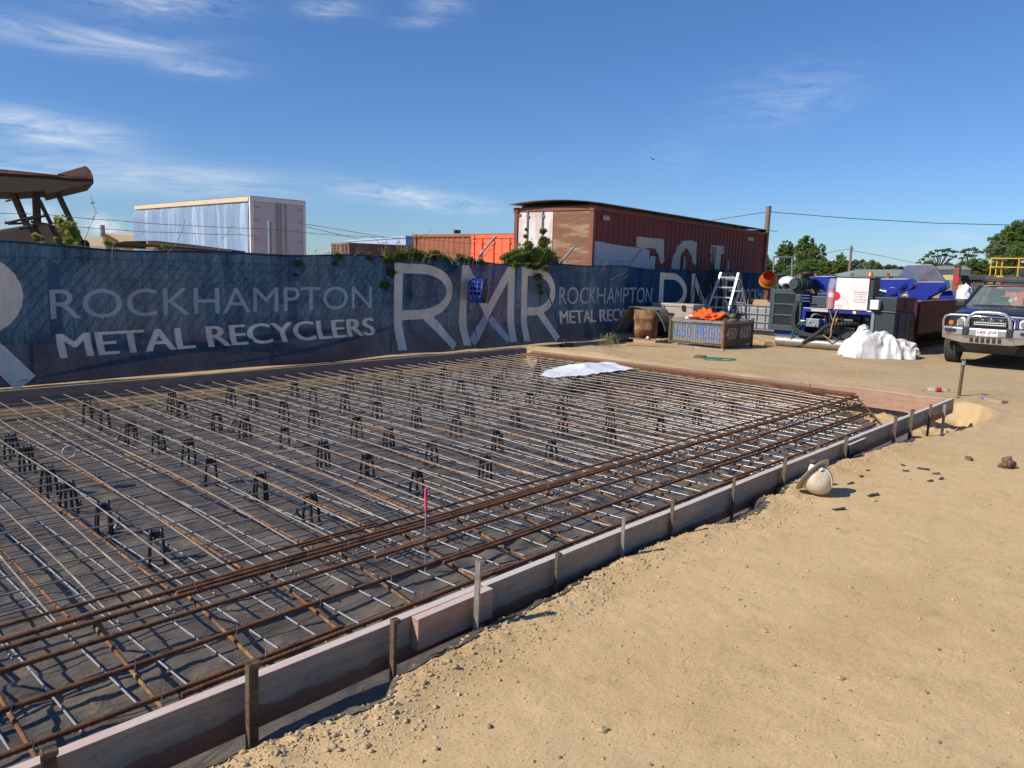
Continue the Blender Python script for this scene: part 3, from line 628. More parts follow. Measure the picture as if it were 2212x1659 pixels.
for k in range(4): obj('wire_loop', MB().tube([(.05*math.cos(a*PI/10)+.004*k, .006*k-.01, .052+.048*math.sin(a*PI/10)) for a in range(21)], .0035, 5), MAT['alu'], t)
# ------------------------------------------------------------------ small things on the dirt
HX, HY = 6.02, 2.17
hz = gh(HX, HY)
ht = thing('hard_hat', 'dusty white wide-brimmed hard hat lying on its side in the dirt', 'hard hat', (HX, HY, hz))
R = Matrix((( _r.x, FW.x, 0), (_r.y, FW.y, 0), (0, 0, 1)))          # image-right, away, up
def hatR(tilt, yaw): # hat axis (dome top direction) pointing image-right and a little down/toward us
    ax = (RT*.55-FW*.62+UP*(-.55)).normalized(); q = V((0, 0, 1)).rotation_difference(ax); return q.to_matrix()
HR = hatR(0, 0); ho = V((-.075, .0, .148))
ho = RT*(-.05)+UP*.150
prof = [(.112*math.cos(a), .035+.118*math.sin(a)) for a in [k*PI/2/12 for k in range(13)]]
dome = MB().lathe([(.118, -.01)]+prof[:-1]+[(.001, .153)], ho, 32, rot=HR)
for k in range(-2, 3):   # low ridge over the crown
    pass
mk('hat_shell', (.56, .45, .31), (.62, .54, .43), 7, .55, 0, .25, 40, c3=(.44, .33, .21))
obj('shell', dome, MAT['hat_shell'], ht, solid=.004)
cr = [ho+HR @ V((.0, .121*math.cos(a), .037+.122*math.sin(a))) for a in [PI*k/16 for k in range(17)]]
obj('crown_ridge', MB().tube(cr, .005, 6), MAT['hat_shell'], ht)
br = MB(); n = 40
vs = []
for r_, z_ in ((.115, -.008), (.135, -.012), (.165, -.017), (.168, -.021), (.150, -.021), (.117, -.016)):
    for k in range(n):
        a = 2*PI*k/n; e = 1+.10*max(0, math.cos(a))**3 if r_ > .12 else 1
        vs.append(ho+HR @ V((r_*e*math.cos(a), r_*e*math.sin(a), z_)))
br.add(vs, [(i*n+k, i*n+(k+1) % n, (i+1)*n+(k+1) % n, (i+1)*n+k) for i in range(5) for k in range(n)]+[(5*n+k, 5*n+(k+1) % n, (k+1) % n, k) for k in range(n)], 0, True)
mk('hat_brim', (.44, .35, .21), (.50, .41, .28), 6, .55, 0, .2, 40); obj('brim', br, MAT['hat_brim'], ht)
clipR = HR @ Matrix.Rotation(0, 3, 'Z')
dirs = sorted([(-(ho+HR @ V((.118*math.cos(a), .118*math.sin(a), .02))).dot(FW)+.9*(ho+HR @ V((.118*math.cos(a), .118*math.sin(a), .02))).z, a) for a in [k*PI/18 for k in range(36)]])
a = dirs[-1][1]; cpos = ho+HR @ V((.119*math.cos(a), .119*math.sin(a), .022))
obj('accessory_clip', MB().box(cpos, (.022, .034, .02), rot=HR @ Matrix.Rotation(a, 3, 'Z')), MAT['white_plastic'], ht, bevel=.003)
obj('harness', MB().tube([ho+HR @ V((.10*math.cos(k*PI/12), .10*math.sin(k*PI/12), -.012)) for k in range(25)], .008, 6), MAT['black'], ht)
q = gD(1762, 1040, 6.05); bx, by = q.x, q.y; bz = gh(bx, by)
jt = thing('plastic_jar', 'white plastic jar with a brown lid standing behind the hard hat', 'jar', (bx+.02+RT.x*.05, by+.09+RT.y*.05, bz-.05))
obj('body', MB().lathe([(0.001, 0), (.032, 0), (.035, .01), (.035, .19), (.031, .215), (.024, .232), (.024, .245), (.001, .245)], n=20), MAT['white_plastic'], jt)
mk('jar_lid', (.10, .055, .045), (.13, .07, .05), 10, .6); obj('lid', MB().lathe([(.001, .245), (.027, .245), (.027, .268), (.024, .272), (.001, .276)], n=20), MAT['jar_lid'], jt)
# scraps
mk('scrap', (.035, .036, .038), (.06, .06, .06), 20, .6)
SCR = [(1873, 1017, 'folded'), (1860, 1031, 'small'), (1956, 1020, 'thin'), (1950, 1008, 'faint'), (1994, 1017, 'long'), (2022, 1027, 'flat'), (2009, 1042, 'curled'), (2033, 1039, 'narrow'), (1837, 1047, 'dark blunt'), (1890, 1072, 'leaning'), (1881, 1074, 'half buried'), (1812, 1104, 'largest flat')]
where = ['beyond the hard hat, nearest the board', 'just right of the hat crown', 'mid right, behind two others', 'furthest from the camera', 'beside the clod, lying crosswise', 'right of the long one', 'in the right-hand cluster', 'furthest right of the cluster', 'just right of the hat shadow', 'next to a pale pebble', 'just left of the pebble piece', 'in the open dirt in front of the hat']
for (px, py, nm), wh in zip(SCR, where):
    q = g(px, py); L = {'largest flat': .095, 'long': .10, 'dark blunt': .07}.get(nm, rb.uniform(.045, .065)); w = rb.uniform(.02, .03) if nm != 'largest flat' else .04
    m = MB().grid(lambda u, v: V((u*L, v*w, .004+.006*abs(u)*rb.uniform(.6, 1.2)+.003*v)), [-.5, -.2, .1, .5], [-.5, .5])
    t = single('plastic_scrap', m, MAT['scrap'], '%s black plastic scrap, %s' % (nm, wh), 'plastic scrap', group='black plastic scraps on the dirt', solid=.004)
    t.location = (q.x, q.y, gh(q.x, q.y)+.004); t.rotation_euler = (rb.uniform(-.3, .3), rb.uniform(-.3, .3), -AZ+rb.uniform(-.6, .6))
def clod(px, py, r, lab, mat='soil', sc=(1.2, .8, .55)):
    q = g(px, py); m = MB().sph((0, 0, r*.25), r, 14, 9, sc=sc, jit=.6)
    t = single('dirt_clod' if mat == 'soil' else 'stone', m, MAT[mat], lab, 'clod' if mat == 'soil' else 'stone'); t.location = (q.x, q.y, gh(q.x, q.y)); t.rotation_euler = (0, 0, rb.uniform(0, 3)); return t
mk('dark_clod', (.12, .085, .05), (.20, .14, .08), 9, .95, 0, .5, 50)
m = MB()
for k in range(7): m.sph((rb.uniform(-.09, .09), rb.uniform(-.05, .05), rb.uniform(.015, .06)), rb.uniform(.02, .045), 9, 6, jit=.9)
q = g(2170, 1010); t = single('dirt_clod', m, MAT['dark_clod'], 'dark jagged clod with a twig at the right edge of the dirt', 'clod'); t.location = (q.x, q.y, gh(q.x, q.y))
clod(2092, 995, .045, 'brownish flat clod left of the dark jagged one', 'dark_clod', (1.4, .7, .5)); clod(1650, 1366, .016, 'smooth pale pebble in the foreground dirt', 'stone'); clod(1302, 1577, .02, 'rounded pale pebble at the bottom centre of the dirt', 'stone'); clod(1888, 1085, .02, 'cream pebble touching a black scrap', 'stone'); clod(1460, 740, .09, 'dark clod beside the green cord ring', 'dark_clod', (1.3, .7, .4)) if 0 else None
clod(1815, 1470, .016, 'tan stone in the open dirt at the lower right', 'stone'); clod(1338, 1222, .018, 'grey pebble near the ridge at the middle stake', 'stone')
# steel post, off-cuts and bottle by the far corner
q = g(2071, 855); zt = gD(2076, 781, q.dot(FW)).z
t = thing('steel_post', 'dark steel pipe post topped by a clamp of bright bolts', 'post', (q.x, q.y, gh(q.x, q.y)-.05)); hh = zt+.05
obj('pipe', MB().tube([(0, 0, 0), (.005, -.012, hh-.04)], .024, 12), MAT['stake_rust'], t)
obj('clamp', MB().cyl((.005, -.012, hh-.055), (.005, -.012, hh-.04), .045, 14).box((.005, -.012, hh-.02), (.05, .03, .05)), MAT['galv'], t)
for k in (-1, 1): obj('bolt', MB().cyl((.005+k*.02*RT.x, -.012+k*.02*RT.y, hh-.05), (.005+k*.02*RT.x, -.012+k*.02*RT.y, hh+.02), .008, 8), MAT['chrome'], t)
def plank(p0, p1, w, h, lab, mat='sawn_pine', name='plank', zoff=0, cat='plank', group=None):
    p0 = V(p0); p1 = V(p1); c = (p0+p1)/2; d = p1-p0; L = d.length
    m = MB().box((0, 0, h/2), (L, w, h)); t = single(name, m, MAT[mat], lab, cat, bevel=.004, group=group); t.location = (c.x, c.y, gh(c.x, c.y)*.3+zoff); t.rotation_euler = (0, 0, math.atan2(d.y, d.x)); return t
t = plank(g(2112, 862), g(2170, 873), .12, .05, 'pinkish timber off-cut with a blue patch right of the steel post', 'form_pink', 'timber_offcut', cat='timber')
obj('blue_mark', MB().b2((-.12, -.0625, .012), (-.07, -.0602, .048)), MAT['blue_mark'], t)
plank(g(2040, 857), g(2066, 859), .13, .06, 'short sawn block of pine left of the steel post', 'sawn_pine', 'timber_offcut', cat='timber')
def bottle(px, py, rz, lab):
    q = g(px, py); t = thing('drink_bottle', lab, 'bottle', (q.x, q.y, gh(q.x, q.y)+.035), rz)
    obj('body', MB().lathe([(.001, -.16), (.034, -.16), (.036, -.15), (.036, .03), (.028, .08), (.013, .12), (.013, .13)], axis='X', n=16), MAT['clear_plastic'], t)
    obj('label_wrap', MB().lathe([(.0365, -.05), (.0365, .03)], axis='X', n=16), MAT['red_plastic'], t); obj('cap', MB().lathe([(.015, .13), (.015, .15), (.001, .15)], axis='X', n=12), MAT['red_plastic'], t); return t
bottle(2028, 846, -.95, 'clear drink bottle with a red label lying on the dirt by the pine block')
m = MB().beam((0, 0, .006), (.25, .03, .006), .012, .008); q = g(1992, 845); single('stick', m, MAT['sawn_pine'], 'thin pale stick on the dirt left of the bottle', 'stick').location = (q.x, q.y, gh(q.x, q.y))
# ------------------------------------------------------------------ mesh-sided steel crate
cr = thing('stillage_crate', 'rusty wire-sided steel crate with a blue lettered board inside', 'crate', (16.3, 9.05, 0))
# local frame: x = +X world (depth), y = +Y world; front face x=0
Y0, Y1, XD, ZH = -.70, .70, 1.46, .62
for x, y, lab in ((0, Y0, 0), (0, Y1, 0), (XD, Y0, 0), (XD, Y1, 0)):
    obj('corner_post', MB().b2((x-.03, y-.03, 0), (x+.03, y+.03, .70)).b2((x-.05, y-.05, 0), (x+.05, y+.05, .012)), MAT['rust_orange' if x == 0 and y < 0 else 'stake_rust'], cr, bevel=.004)
for a, b in (((0, Y0, .10), (0, Y1, .10)), ((0, Y0, ZH), (0, Y1, ZH)), ((XD, Y0, .10), (XD, Y1, .10)), ((XD, Y0, ZH), (XD, Y1, ZH)), ((0, Y1, .1), (XD, Y1, .1)), ((0, Y1, ZH), (XD, Y1, ZH)), ((0, Y0, ZH), (XD, Y0, ZH)), ((0, Y0, .11), (XD, Y0, .11))):
    obj('rail', MB().beam(a, b, .04, .045), MAT['dull_alu' if a[2] > .5 else 'stake_rust'], cr)
w = MB()
for k in range(1, 20): w.beam((-.012, Y0+1.4*k/20, .12), (-.012, Y0+1.4*k/20, ZH-.02), .007, .007)
for k in range(1, 9): w.beam((-.018, Y0+.02, .12+.50*k/9), (-.018, Y1-.02, .12+.50*k/9), .007, .007)
obj('wire_front', w, MAT['galv'], cr)
obj('side_panel', MB().b2((.03, Y0-.012, .13), (XD-.03, Y0+.008, ZH-.02)).b2((XD/2-.015, Y0-.024, .13), (XD/2+.015, Y0-.013, ZH-.02)), MAT['stake_rust'], cr)
sg = obj('lettered_board', MB().b2((.05, Y0+.06, .13), (.07, Y1-.06, ZH-.04)), MAT['grey_timber'], cr)
mk('blue_letter', (.05, .22, .72), (.04, .16, .55), 8, .6)
def wall_text(parent, s, a, b, z0, z1, plane, mat, name='lettering', bold=0.0, axis='Y', flip=1, skew=0):
    """text on a vertical plane: axis Y -> plane at x const reading toward -y ; axis X -> plane at y const reading toward +x"""
    p, f = text2d(s, a, b, z0, z1, bold); m = MB()
    if axis == 'Y': m.add([(plane, -u, z+skew*(u-a)) for u, z in p], f)
    else: m.add([(u, plane, z+skew*(u-a)) for u, z in p], f)
    return obj(name, m, mat, parent)
wall_text(cr, '650 PEGS', -.58, .62, .20, .54, .047, MAT['blue_letter'], bold=.012)
wall_text(cr, '450', .12, .62, .24, .50, Y0-.014, MAT['chalk'], axis='X'); wall_text(cr, '600', .82, 1.34, .24, .52, Y0-.014, MAT['chalk'], axis='X')
obj('lid', MB().b2((.0, Y0+.0, ZH+.024), (XD, Y1, ZH+.036)), MAT['form_far'], cr)
for y in (-.35, .4): obj('latch', MB().b2((-.03, y-.05, ZH-.01), (.03, y+.05, ZH+.04)), MAT['galv'], cr)
# shirt and bag on the crate
def heap(name, c, sx, sy, sz, mat, lab, cat, amp=.5, fr=9, seed=0, sub=(40, 22)):
    m = MB(); nu, nv = sub; vs = []
    for j in range(nv+1):
        th = PI*.5*j/nv
        for k in range(nu):
            a = 2*PI*k/nu; q = V((math.sin(th)*math.cos(a), math.sin(th)*math.sin(a), math.cos(th)))
            rr = 1+amp*(abs(noise.noise(q*fr*.25+V((seed, 3, 1))))*1.2-.25)+amp*.35*(abs(noise.noise(q*fr*.7+V((seed, 9, 1))))-.15)
            vs.append(V((q.x*sx*rr, q.y*sy*rr, max(0.0, q.z*sz*rr))))
    fs = [(j*nu+k, (j+1)*nu+k, (j+1)*nu+(k+1) % nu, j*nu+(k+1) % nu) for j in range(nv) for k in range(nu)]
    m.add(vs, fs, 0, True); o = single(name, m, MAT[mat], lab, cat); o.location = c; return o
sh = heap('work_shirt', (16.62, 9.0, .658), .22, .34, .20, 'hivis_orange', 'crumpled orange high visibility work shirt on top of the crate', 'shirt', 1.0, 11, 2)
heap('rolled_cloth', (16.55, 9.36, .658), .12, .10, .07, 'white_sheet', 'small greyish white cloth left of the orange shirt', 'cloth', .8, 9, 5); mk('navy_cloth', (.015, .018, .05), (.02, .022, .06), 8, .9)
sl_ = heap('shirt_cuff', (0, 0, 0), .13, .2, .06, 'navy_cloth', '', '', .7, 9, 7); sl_.parent = sh; sl_.location = (-.13, .1, 0)
for k in ('label', 'category'):
    if k in sl_: del sl_[k]
bg_ = heap('canvas_bag', (16.85, 8.62, .658), .2, .30, .19, 'olive_canvas', 'sagging olive canvas tool bag on the crate beside the orange shirt', 'bag', .6, 7, 4)
st = MB().tube([(0, -.26, .12), (.1, -.32, .45), (.2, -.30, .75)], .016, 6); obj('strap', st, MAT['olive_canvas'], bg_)
obj('dark_pocket', MB().box((0, -.30, .10), (.22, .05, .18)), MAT['black'], bg_, bevel=.02)
# drum with carpet, pallet, toolbox
pl = thing('wooden_pallet', 'broken wooden pallet under the rusty drum', 'pallet', (16.35, 10.75, 0))
for k, y in enumerate((-.68, -.2, .28, .62)): obj('bearer', MB().b2((-.35, y-.05, 0), (.7, y+.05, .09)), MAT['sawn_pine'], pl, bevel=.003)
for k, x in enumerate((-.32, -.1, .14, .38, .62)): obj('deck_board', MB().b2((x-.055, -.78, .091), (x+.055, .74, .112)), MAT['sawn_pine' if k % 2 == 0 else 'grey_timber'], pl, bevel=.003)
obj('front_board', MB().b2((-.375, -.80, .0), (-.351, -.18, .11)), MAT['sawn_pine'], pl, bevel=.003)
dr = thing('steel_drum', 'rust streaked open drum standing on the pallet', 'drum', (16.45, 10.55, .113))
def drum_mat():
    m, nt, b, lk = newmat('drum_rust'); n = N(nt, 'ShaderNodeTexNoise', Scale=3.0, Detail=9.0, Roughness=.7); lk.new(coords(nt, (1, 1, .35)), n.inputs['Vector'])
    r = ramp(nt, n.outputs['Fac'], [(.3, (.055, .028, .02)), (.45, (.17, .075, .03)), (.56, (.36, .20, .075)), (.7, (.13, .10, .09))]); lk.new(r.outputs[0], b.inputs['Base Color']); b.inputs['Roughness'].default_value = .7; MAT['drum_rust'] = m
drum_mat()
obj('shell', MB().lathe([(.001, 0), (.30, 0), (.30, .2), (.312, .22), (.30, .24), (.30, .46), (.312, .48), (.30, .50), (.30, .70), (.285, .70), (.285, .05), (.001, .05)], n=32), MAT['drum_rust'], dr)
mk('carpet', (.13, .115, .08), (.19, .165, .11), 8, .95, 0, .5, 60)
def carpet(u, v):
    a = -1.1+2.2*u; x = -.62*math.sin(a)*.3+.12+.55*(v-.5); y = .66*math.sin(a*1.1); z = .71+.012+.03*math.sin(a*4+v*2)-.95*max(0, abs(a)-.42)**1.3
    return V((x+.0, y, z))
obj_c = MB().grid(carpet, [k/30 for k in range(31)], [k/12 for k in range(13)])
single('carpet_offcut', obj_c, MAT['carpet'], 'stiff offcut of old brown carpet draped over the drum', 'carpet', solid=.012).location = (16.45, 10.6, .115)
tb = thing('storage_box', 'beige plastic storage chest behind the drum against the fence', 'chest', (18.3, 10.75, 0))
obj('stand', MB().b2((-.25, -.55, 0), (.25, .55, .42)), MAT['black'], tb)
obj('body', MB().b2((-.28, -.62, .42), (.28, .62, .84)), MAT['beige_plastic'], tb, bevel=.02); obj('lid', MB().b2((-.30, -.64, .842), (.30, .64, .93)), MAT['beige_plastic'], tb, bevel=.02)
for y in (-.35, .3): obj('latch', MB().b2((-.32, y-.05, .76), (-.302, y+.05, .90)), MAT['black' if y < 0 else 'galv'], tb)
obj('handle', MB().b2((-.292, -.06, .60), (-.281, .08, .68)), MAT['black'], tb)
tl = bottle(1335, 720, .6, 'silver and red spray can lying on the pallet deck'); tl.location = (16.1, 10.25, .15); tl.name = 'spray_can'; tl['category'] = 'can'
for ch, mm in zip(tl.children, ('white_plastic', 'red_plastic', 'red_plastic')): ch.data.materials[0] = MAT[mm]
PLK = [((15.35, 10.35), (15.98, 9.28), .10, .06, 'pinkish plank in front of the crate, nearest the pallet', 'sawn_pine'), ((15.98, 9.22), (16.0, 8.15), .09, .055, 'plank end to end with the pinkish one in front of the crate', 'grey_timber'), ((16.0, 10.15), (16.14, 8.85), .10, .05, 'grey plank lying tight against the crate foot', 'grey_timber'), ((15.75, 10.0), (15.95, 8.9), .09, .04, 'weathered plank between two others before the crate', 'grey_timber')]
for a, b, w, h, lab, mt in PLK: plank((*a, 0), (*b, 0), w, h, lab, mt)
rg = single('cord_ring', MB().tube([(.33*math.cos(a)*(1+.06*math.sin(3*a)), .20*math.sin(a), .012+.006*math.sin(5*a)) for a in [2*PI*k/40 for k in range(41)]], .011, 6).tube([(.28*math.cos(a)-.03, .15*math.sin(a)+.02, .02) for a in [2*PI*k/30 for k in range(24)]], .010, 6), MAT['green_plastic'], 'loose ring of green plastic cord on the gravel before the crate', 'cord'); q = g(1555, 778); rg.location = (q.x, q.y, gh(q.x, q.y)+.003); rg.rotation_euler = (0, 0, -.75)
clod(1512, 773, .10, 'dark clod beside the green cord ring', 'dark_clod', (1.3, .7, .4))
# broom
q = V((13.55, 10.75, 0)); bm = thing('push_broom', 'green handled push broom leaning on the banner fence', 'broom', q)
tp = gY(1180, 625, 11.5)-q; obj('handle', MB().tube([(0, 0, .09), tp], .013, 8), MAT['dark_green'], bm)
obj('head', MB().box((0, 0, .075), (.48, .09, .04), .1), MAT['black'], bm, bevel=.008); obj('bristles', MB().box((0, 0, .029), (.46, .075, .052), .1), MAT['black_rubber'], bm); obj('socket', MB().cyl((0, 0, .09), tp.normalized()*.17+V((0, 0, .04)), .02, 8), MAT['alu'], bm)
# ------------------------------------------------------------------ banner fence
FYY = 11.6
def ban_y(x, z):
    k = sst(8, 11, x)
    a = .05*noise.noise(V((x*.33, z*.5, 2)))+.035*(k*.9+.3)*noise.noise(V((x*1.5, z*.35, 7)))+.02*k*math.sin(x*5.2+1.3*math.sin(z*1.7))*(.5+.5*noise.noise(V((x*.4, 0, 4))))
    a -= (.30-.12*k)*(1-sst(0, .75, z))**1.5*(.9+.5*noise.noise(V((x*.5, 1, 9))))
    return FYY-.05+a
def ban_top(x): return 1.835+.022*math.sin(x*.9)+.02*math.sin(x*2.3+1)-.03*sst(20, 25, x)
def ban_bot(x): return .03+.035*noise.noise(V((x*.7, 2, 2)))
def cloth(name, dif, trans, alpha, grime):
    m, nt, b, lk = newmat(name); nt.nodes.remove(b); out = nt.nodes['Material Output']; co = coords(nt, (1.3, 1, .5))
    n = N(nt, 'ShaderNodeTexNoise', Scale=2.6, Detail=9.0, Roughness=.72); lk.new(co, n.inputs['Vector'])
    def tint(c):
        return ramp(nt, n.outputs['Fac'], [(.3, tuple(k*(1-grime) for k in c)), (.5, c), (.75, tuple(min(1, k*(1+grime)+.01*grime) for k in c))]).outputs[0]
    d = N(nt, 'ShaderNodeBsdfDiffuse'); dc_ = tint(dif)
    if name == 'banner_navy':                                # cloth colour mixed to a darker navy towards the foot
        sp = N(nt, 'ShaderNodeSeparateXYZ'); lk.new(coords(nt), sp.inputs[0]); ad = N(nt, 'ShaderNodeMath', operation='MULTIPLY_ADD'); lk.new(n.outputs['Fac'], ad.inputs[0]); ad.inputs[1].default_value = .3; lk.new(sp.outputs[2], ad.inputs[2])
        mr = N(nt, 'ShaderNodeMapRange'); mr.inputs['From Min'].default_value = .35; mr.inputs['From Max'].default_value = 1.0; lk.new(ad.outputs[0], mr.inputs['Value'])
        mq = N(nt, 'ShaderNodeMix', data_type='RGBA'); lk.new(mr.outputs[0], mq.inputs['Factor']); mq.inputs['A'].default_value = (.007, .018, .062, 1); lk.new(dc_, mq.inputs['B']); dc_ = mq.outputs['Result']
    lk.new(dc_, d.inputs[0]); t = N(nt, 'ShaderNodeBsdfTranslucent'); lk.new(tint(trans), t.inputs[0])
    a = N(nt, 'ShaderNodeAddShader'); lk.new(d.outputs[0], a.inputs[0]); lk.new(t.outputs[0], a.inputs[1])
    tr = N(nt, 'ShaderNodeBsdfTransparent'); mx = N(nt, 'ShaderNodeMixShader'); mx.inputs[0].default_value = alpha
    # woven cloth: gauze of fine holes shows as partial see-through
    lk.new(tr.outputs[0], mx.inputs[1]); lk.new(a.outputs[0], mx.inputs[2]); lk.new(mx.outputs[0], out.inputs['Surface'])
    wn = N(nt, 'ShaderNodeTexNoise', Scale=1.6, Detail=5.0, Roughness=.55, Distortion=1.2); mpw = N(nt, 'ShaderNodeMapping'); mpw.inputs['Rotation'].default_value = (0, .6, 0); mpw.inputs['Scale'].default_value = (2.6, 1, .7); lk.new(coords(nt), mpw.inputs[0]); lk.new(mpw.outputs[0], wn.inputs['Vector'])
    bp = N(nt, 'ShaderNodeBump', Strength=.8, Distance=.06); lk.new(wn.outputs['Fac'], bp.inputs['Height']); lk.new(bp.outputs[0], d.inputs['Normal']); lk.new(bp.outputs[0], t.inputs['Normal'])
    MAT[name] = m
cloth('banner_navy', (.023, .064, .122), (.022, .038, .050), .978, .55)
cloth('banner_tan', (.70, .60, .50), (.42, .34, .24), .985, .2)
cloth('banner_grey', (.40, .42, .44), (.17, .165, .155), .98, .2)
cloth('banner_sage', (.045, .075, .10), (.075, .085, .08), .93, .4)
bn = thing('banner', 'long navy fence banner printed with the company name in tan and grey letters', 'banner', (13, FYY, 0))
X0, X1 = .8, 27.0
us = [X0+.07*k for k in range(int((X1-X0)/.07)+1)]; vs_ = [k/22 for k in range(23)]
bp_ = lambda x, z, off=0: V((x, ban_y(x, z)-off, z))
mb = MB().grid(lambda x, v: bp_(x, ban_bot(x)+(ban_top(x)-ban_bot(x))*v), us, vs_)
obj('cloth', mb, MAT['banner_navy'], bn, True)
hem = MB()
hem.tube([bp_(x, ban_top(x)+.002, .004) for x in us], .014, 6); obj('top_hem', hem, MAT['banner_navy'], bn, True)
def on_banner(name, vs2, fs2, mat, off=.006):
    bm = bmesh.new()
    bv = [bm.verts.new((p[0], 0, p[1])) for p in vs2]
    for f in fs2:
        try: bm.faces.new([bv[i] for i in f])
        except ValueError: pass
    xs_ = [p[0] for p in vs2]; zs_ = [p[1] for p in vs2]
    def cut(co, no): bmesh.ops.bisect_plane(bm, geom=bm.verts[:]+bm.edges[:]+bm.faces[:], dist=1e-5, plane_co=co, plane_no=no)
    k = math.ceil(min(xs_)/.07)
    while k*.07 < max(xs_): cut((X0+math.ceil((min(xs_)-X0)/.07)*.07+(k-math.ceil(min(xs_)/.07))*.07, 0, 0), (1, 0, 0)); k += 1
    z = min(zs_)+.08
    while z < max(zs_): cut((0, 0, z), (0, 0, 1)); z += .08
    bm.verts.ensure_lookup_table(); m = MB()
    idx = {v: i for i, v in enumerate(bm.verts)}
    m.add([bp_(v.co.x, v.co.z, off) for v in bm.verts], [[idx[v] for v in f.verts] for f in bm.faces], 0, True); bm.free()
    return obj(name, m, MAT[mat], bn, True)
def on_text(s, x0, x1, z0, z1, mat, bold, skew=0, space=1.0, off=.006):
    p, f = text2d(s, x0, x1, z0, z1, bold, space); p = [(x, z+skew*(x-x0)) for x, z in p]; return on_banner('lettering', p, f, mat, off)
def arc(cx, cz, rx, rz, a0, a1, n=14): return [(cx+rx*math.cos(math.radians(a0+(a1-a0)*k/n)), cz+rz*math.sin(math.radians(a0+(a1-a0)*k/n))) for k in range(n+1)]
def rmr(x0, z0, z1, leg=True, w=.2, full=True):
    h = z1-z0
    def R_(x, wd):
        st = [(x+w/2, z0), (x+w/2, z1)]; on_banner('emblem_letter', *stroke2d(st, w), 'banner_tan')
        zm = z0+h*.40; cz = (z1-w/2+zm)/2; rz = (z1-w/2-zm)/2; rx = wd*.52
        bowl = [(x+w*.98, z1-w/2)]+arc(x+wd-rx-w/2, cz, rx, rz, 90, -90)+[(x+w*.98, zm)]
        on_banner('emblem_letter', *stroke2d(bowl, w*.92), 'banner_tan', .0072)
        on_banner('emblem_letter', *stroke2d([(x+wd*.52, zm), (x+wd*.72, z0+h*.24), (x+wd-w*.3, z0)], w), 'banner_tan', .0084)
    R_(x0, 1.5)
    if not full: return
    xm = x0+1.73; wm = 1.63
    for xx in (xm+w/2, xm+wm-w/2): on_banner('emblem_letter', *stroke2d([(xx, z0), (xx, z1)], w), 'banner_tan')
    on_banner('emblem_letter', *stroke2d([(xm+w*.6, z1-.05), (xm+wm*.5, z0+h*.40), (xm+wm-w*.6, z1-.05)], w), 'banner_tan', .0072)
    on_banner('emblem_letter', *stroke2d([(xm+w*1.25, z0+.05), (xm+wm*.47, z0+h*.33)], w*.9), 'banner_grey', .0072); on_banner('emblem_letter', *stroke2d([(xm+wm-w*1.2, z0+.03), (xm+wm*.55, z0+h*.33)], w*.9), 'banner_grey', .0072)
    R_(xm+wm+.22, 1.24)
# first repeat: only the last R of the emblem shows at the left edge
def lastR():
    w = .3
    on_banner('emblem_letter', *stroke2d([(1.9, 1.62)]+arc(2.35, 1.18, .62, .44, 90, -90)+[(1.9, .74)], w), 'banner_tan'); on_banner('emblem_letter', *stroke2d([(2.45, .74), (2.75, .42), (3.0, .06)], w), 'banner_tan', .0072)
lastR()
on_text('ROCKHAMPTON', 3.43, 8.75, .85, 1.255, 'banner_grey', 0, .012)
for dx, of in ((0, 0), (.035, .0012)): on_text('METAL RECYCLERS', 3.47+dx, 8.77+dx, .335, .655, 'banner_tan', 0, .016, off=.006+of)
rmr(9.27, .11, 1.76)
on_text('ROCKHAMPTON', 14.24, 18.30, .91, 1.325, 'banner_grey', 0)
for dx, of in ((0, 0), (.028, .0012)): on_text('METAL RECYCLERS', 14.25+dx, 18.30+dx, .45, .76, 'banner_tan', 0, .003, off=.006+of)
rmr(18.63, .11, 1.74)
on_text('ROCKHAMPTON', 23.6, 26.9, .9, 1.3, 'banner_grey', .010)
# printed swoosh along the foot
sw = [(2.9+.3*k, .13+.20*math.sin((k/20)*2.2-.2)+.012*k) for k in range(21)]
vs2 = [(x, max(.06, z-.05*math.sin(PI*k/20))) for k, (x, z) in enumerate(sw)]+[(x, z+.06*math.sin(PI*k/20)+.004) for k, (x, z) in enumerate(sw)]
on_banner('swoosh', vs2, [(k, k+1, 21+k+1, 21+k) for k in range(20)], 'banner_sage', .005)
sw = [(5.6+.3*k, .10+.02*k+.0014*k*k) for k in range(15)]
on_banner('swoosh', [(x, z-.03*math.sin(PI*k/14)) for k, (x, z) in enumerate(sw)]+[(x, z+.03*math.sin(PI*k/14)+.004) for k, (x, z) in enumerate(sw)], [(k, k+1, 16+k, 15+k) for k in range(14)], 'banner_sage', .005)
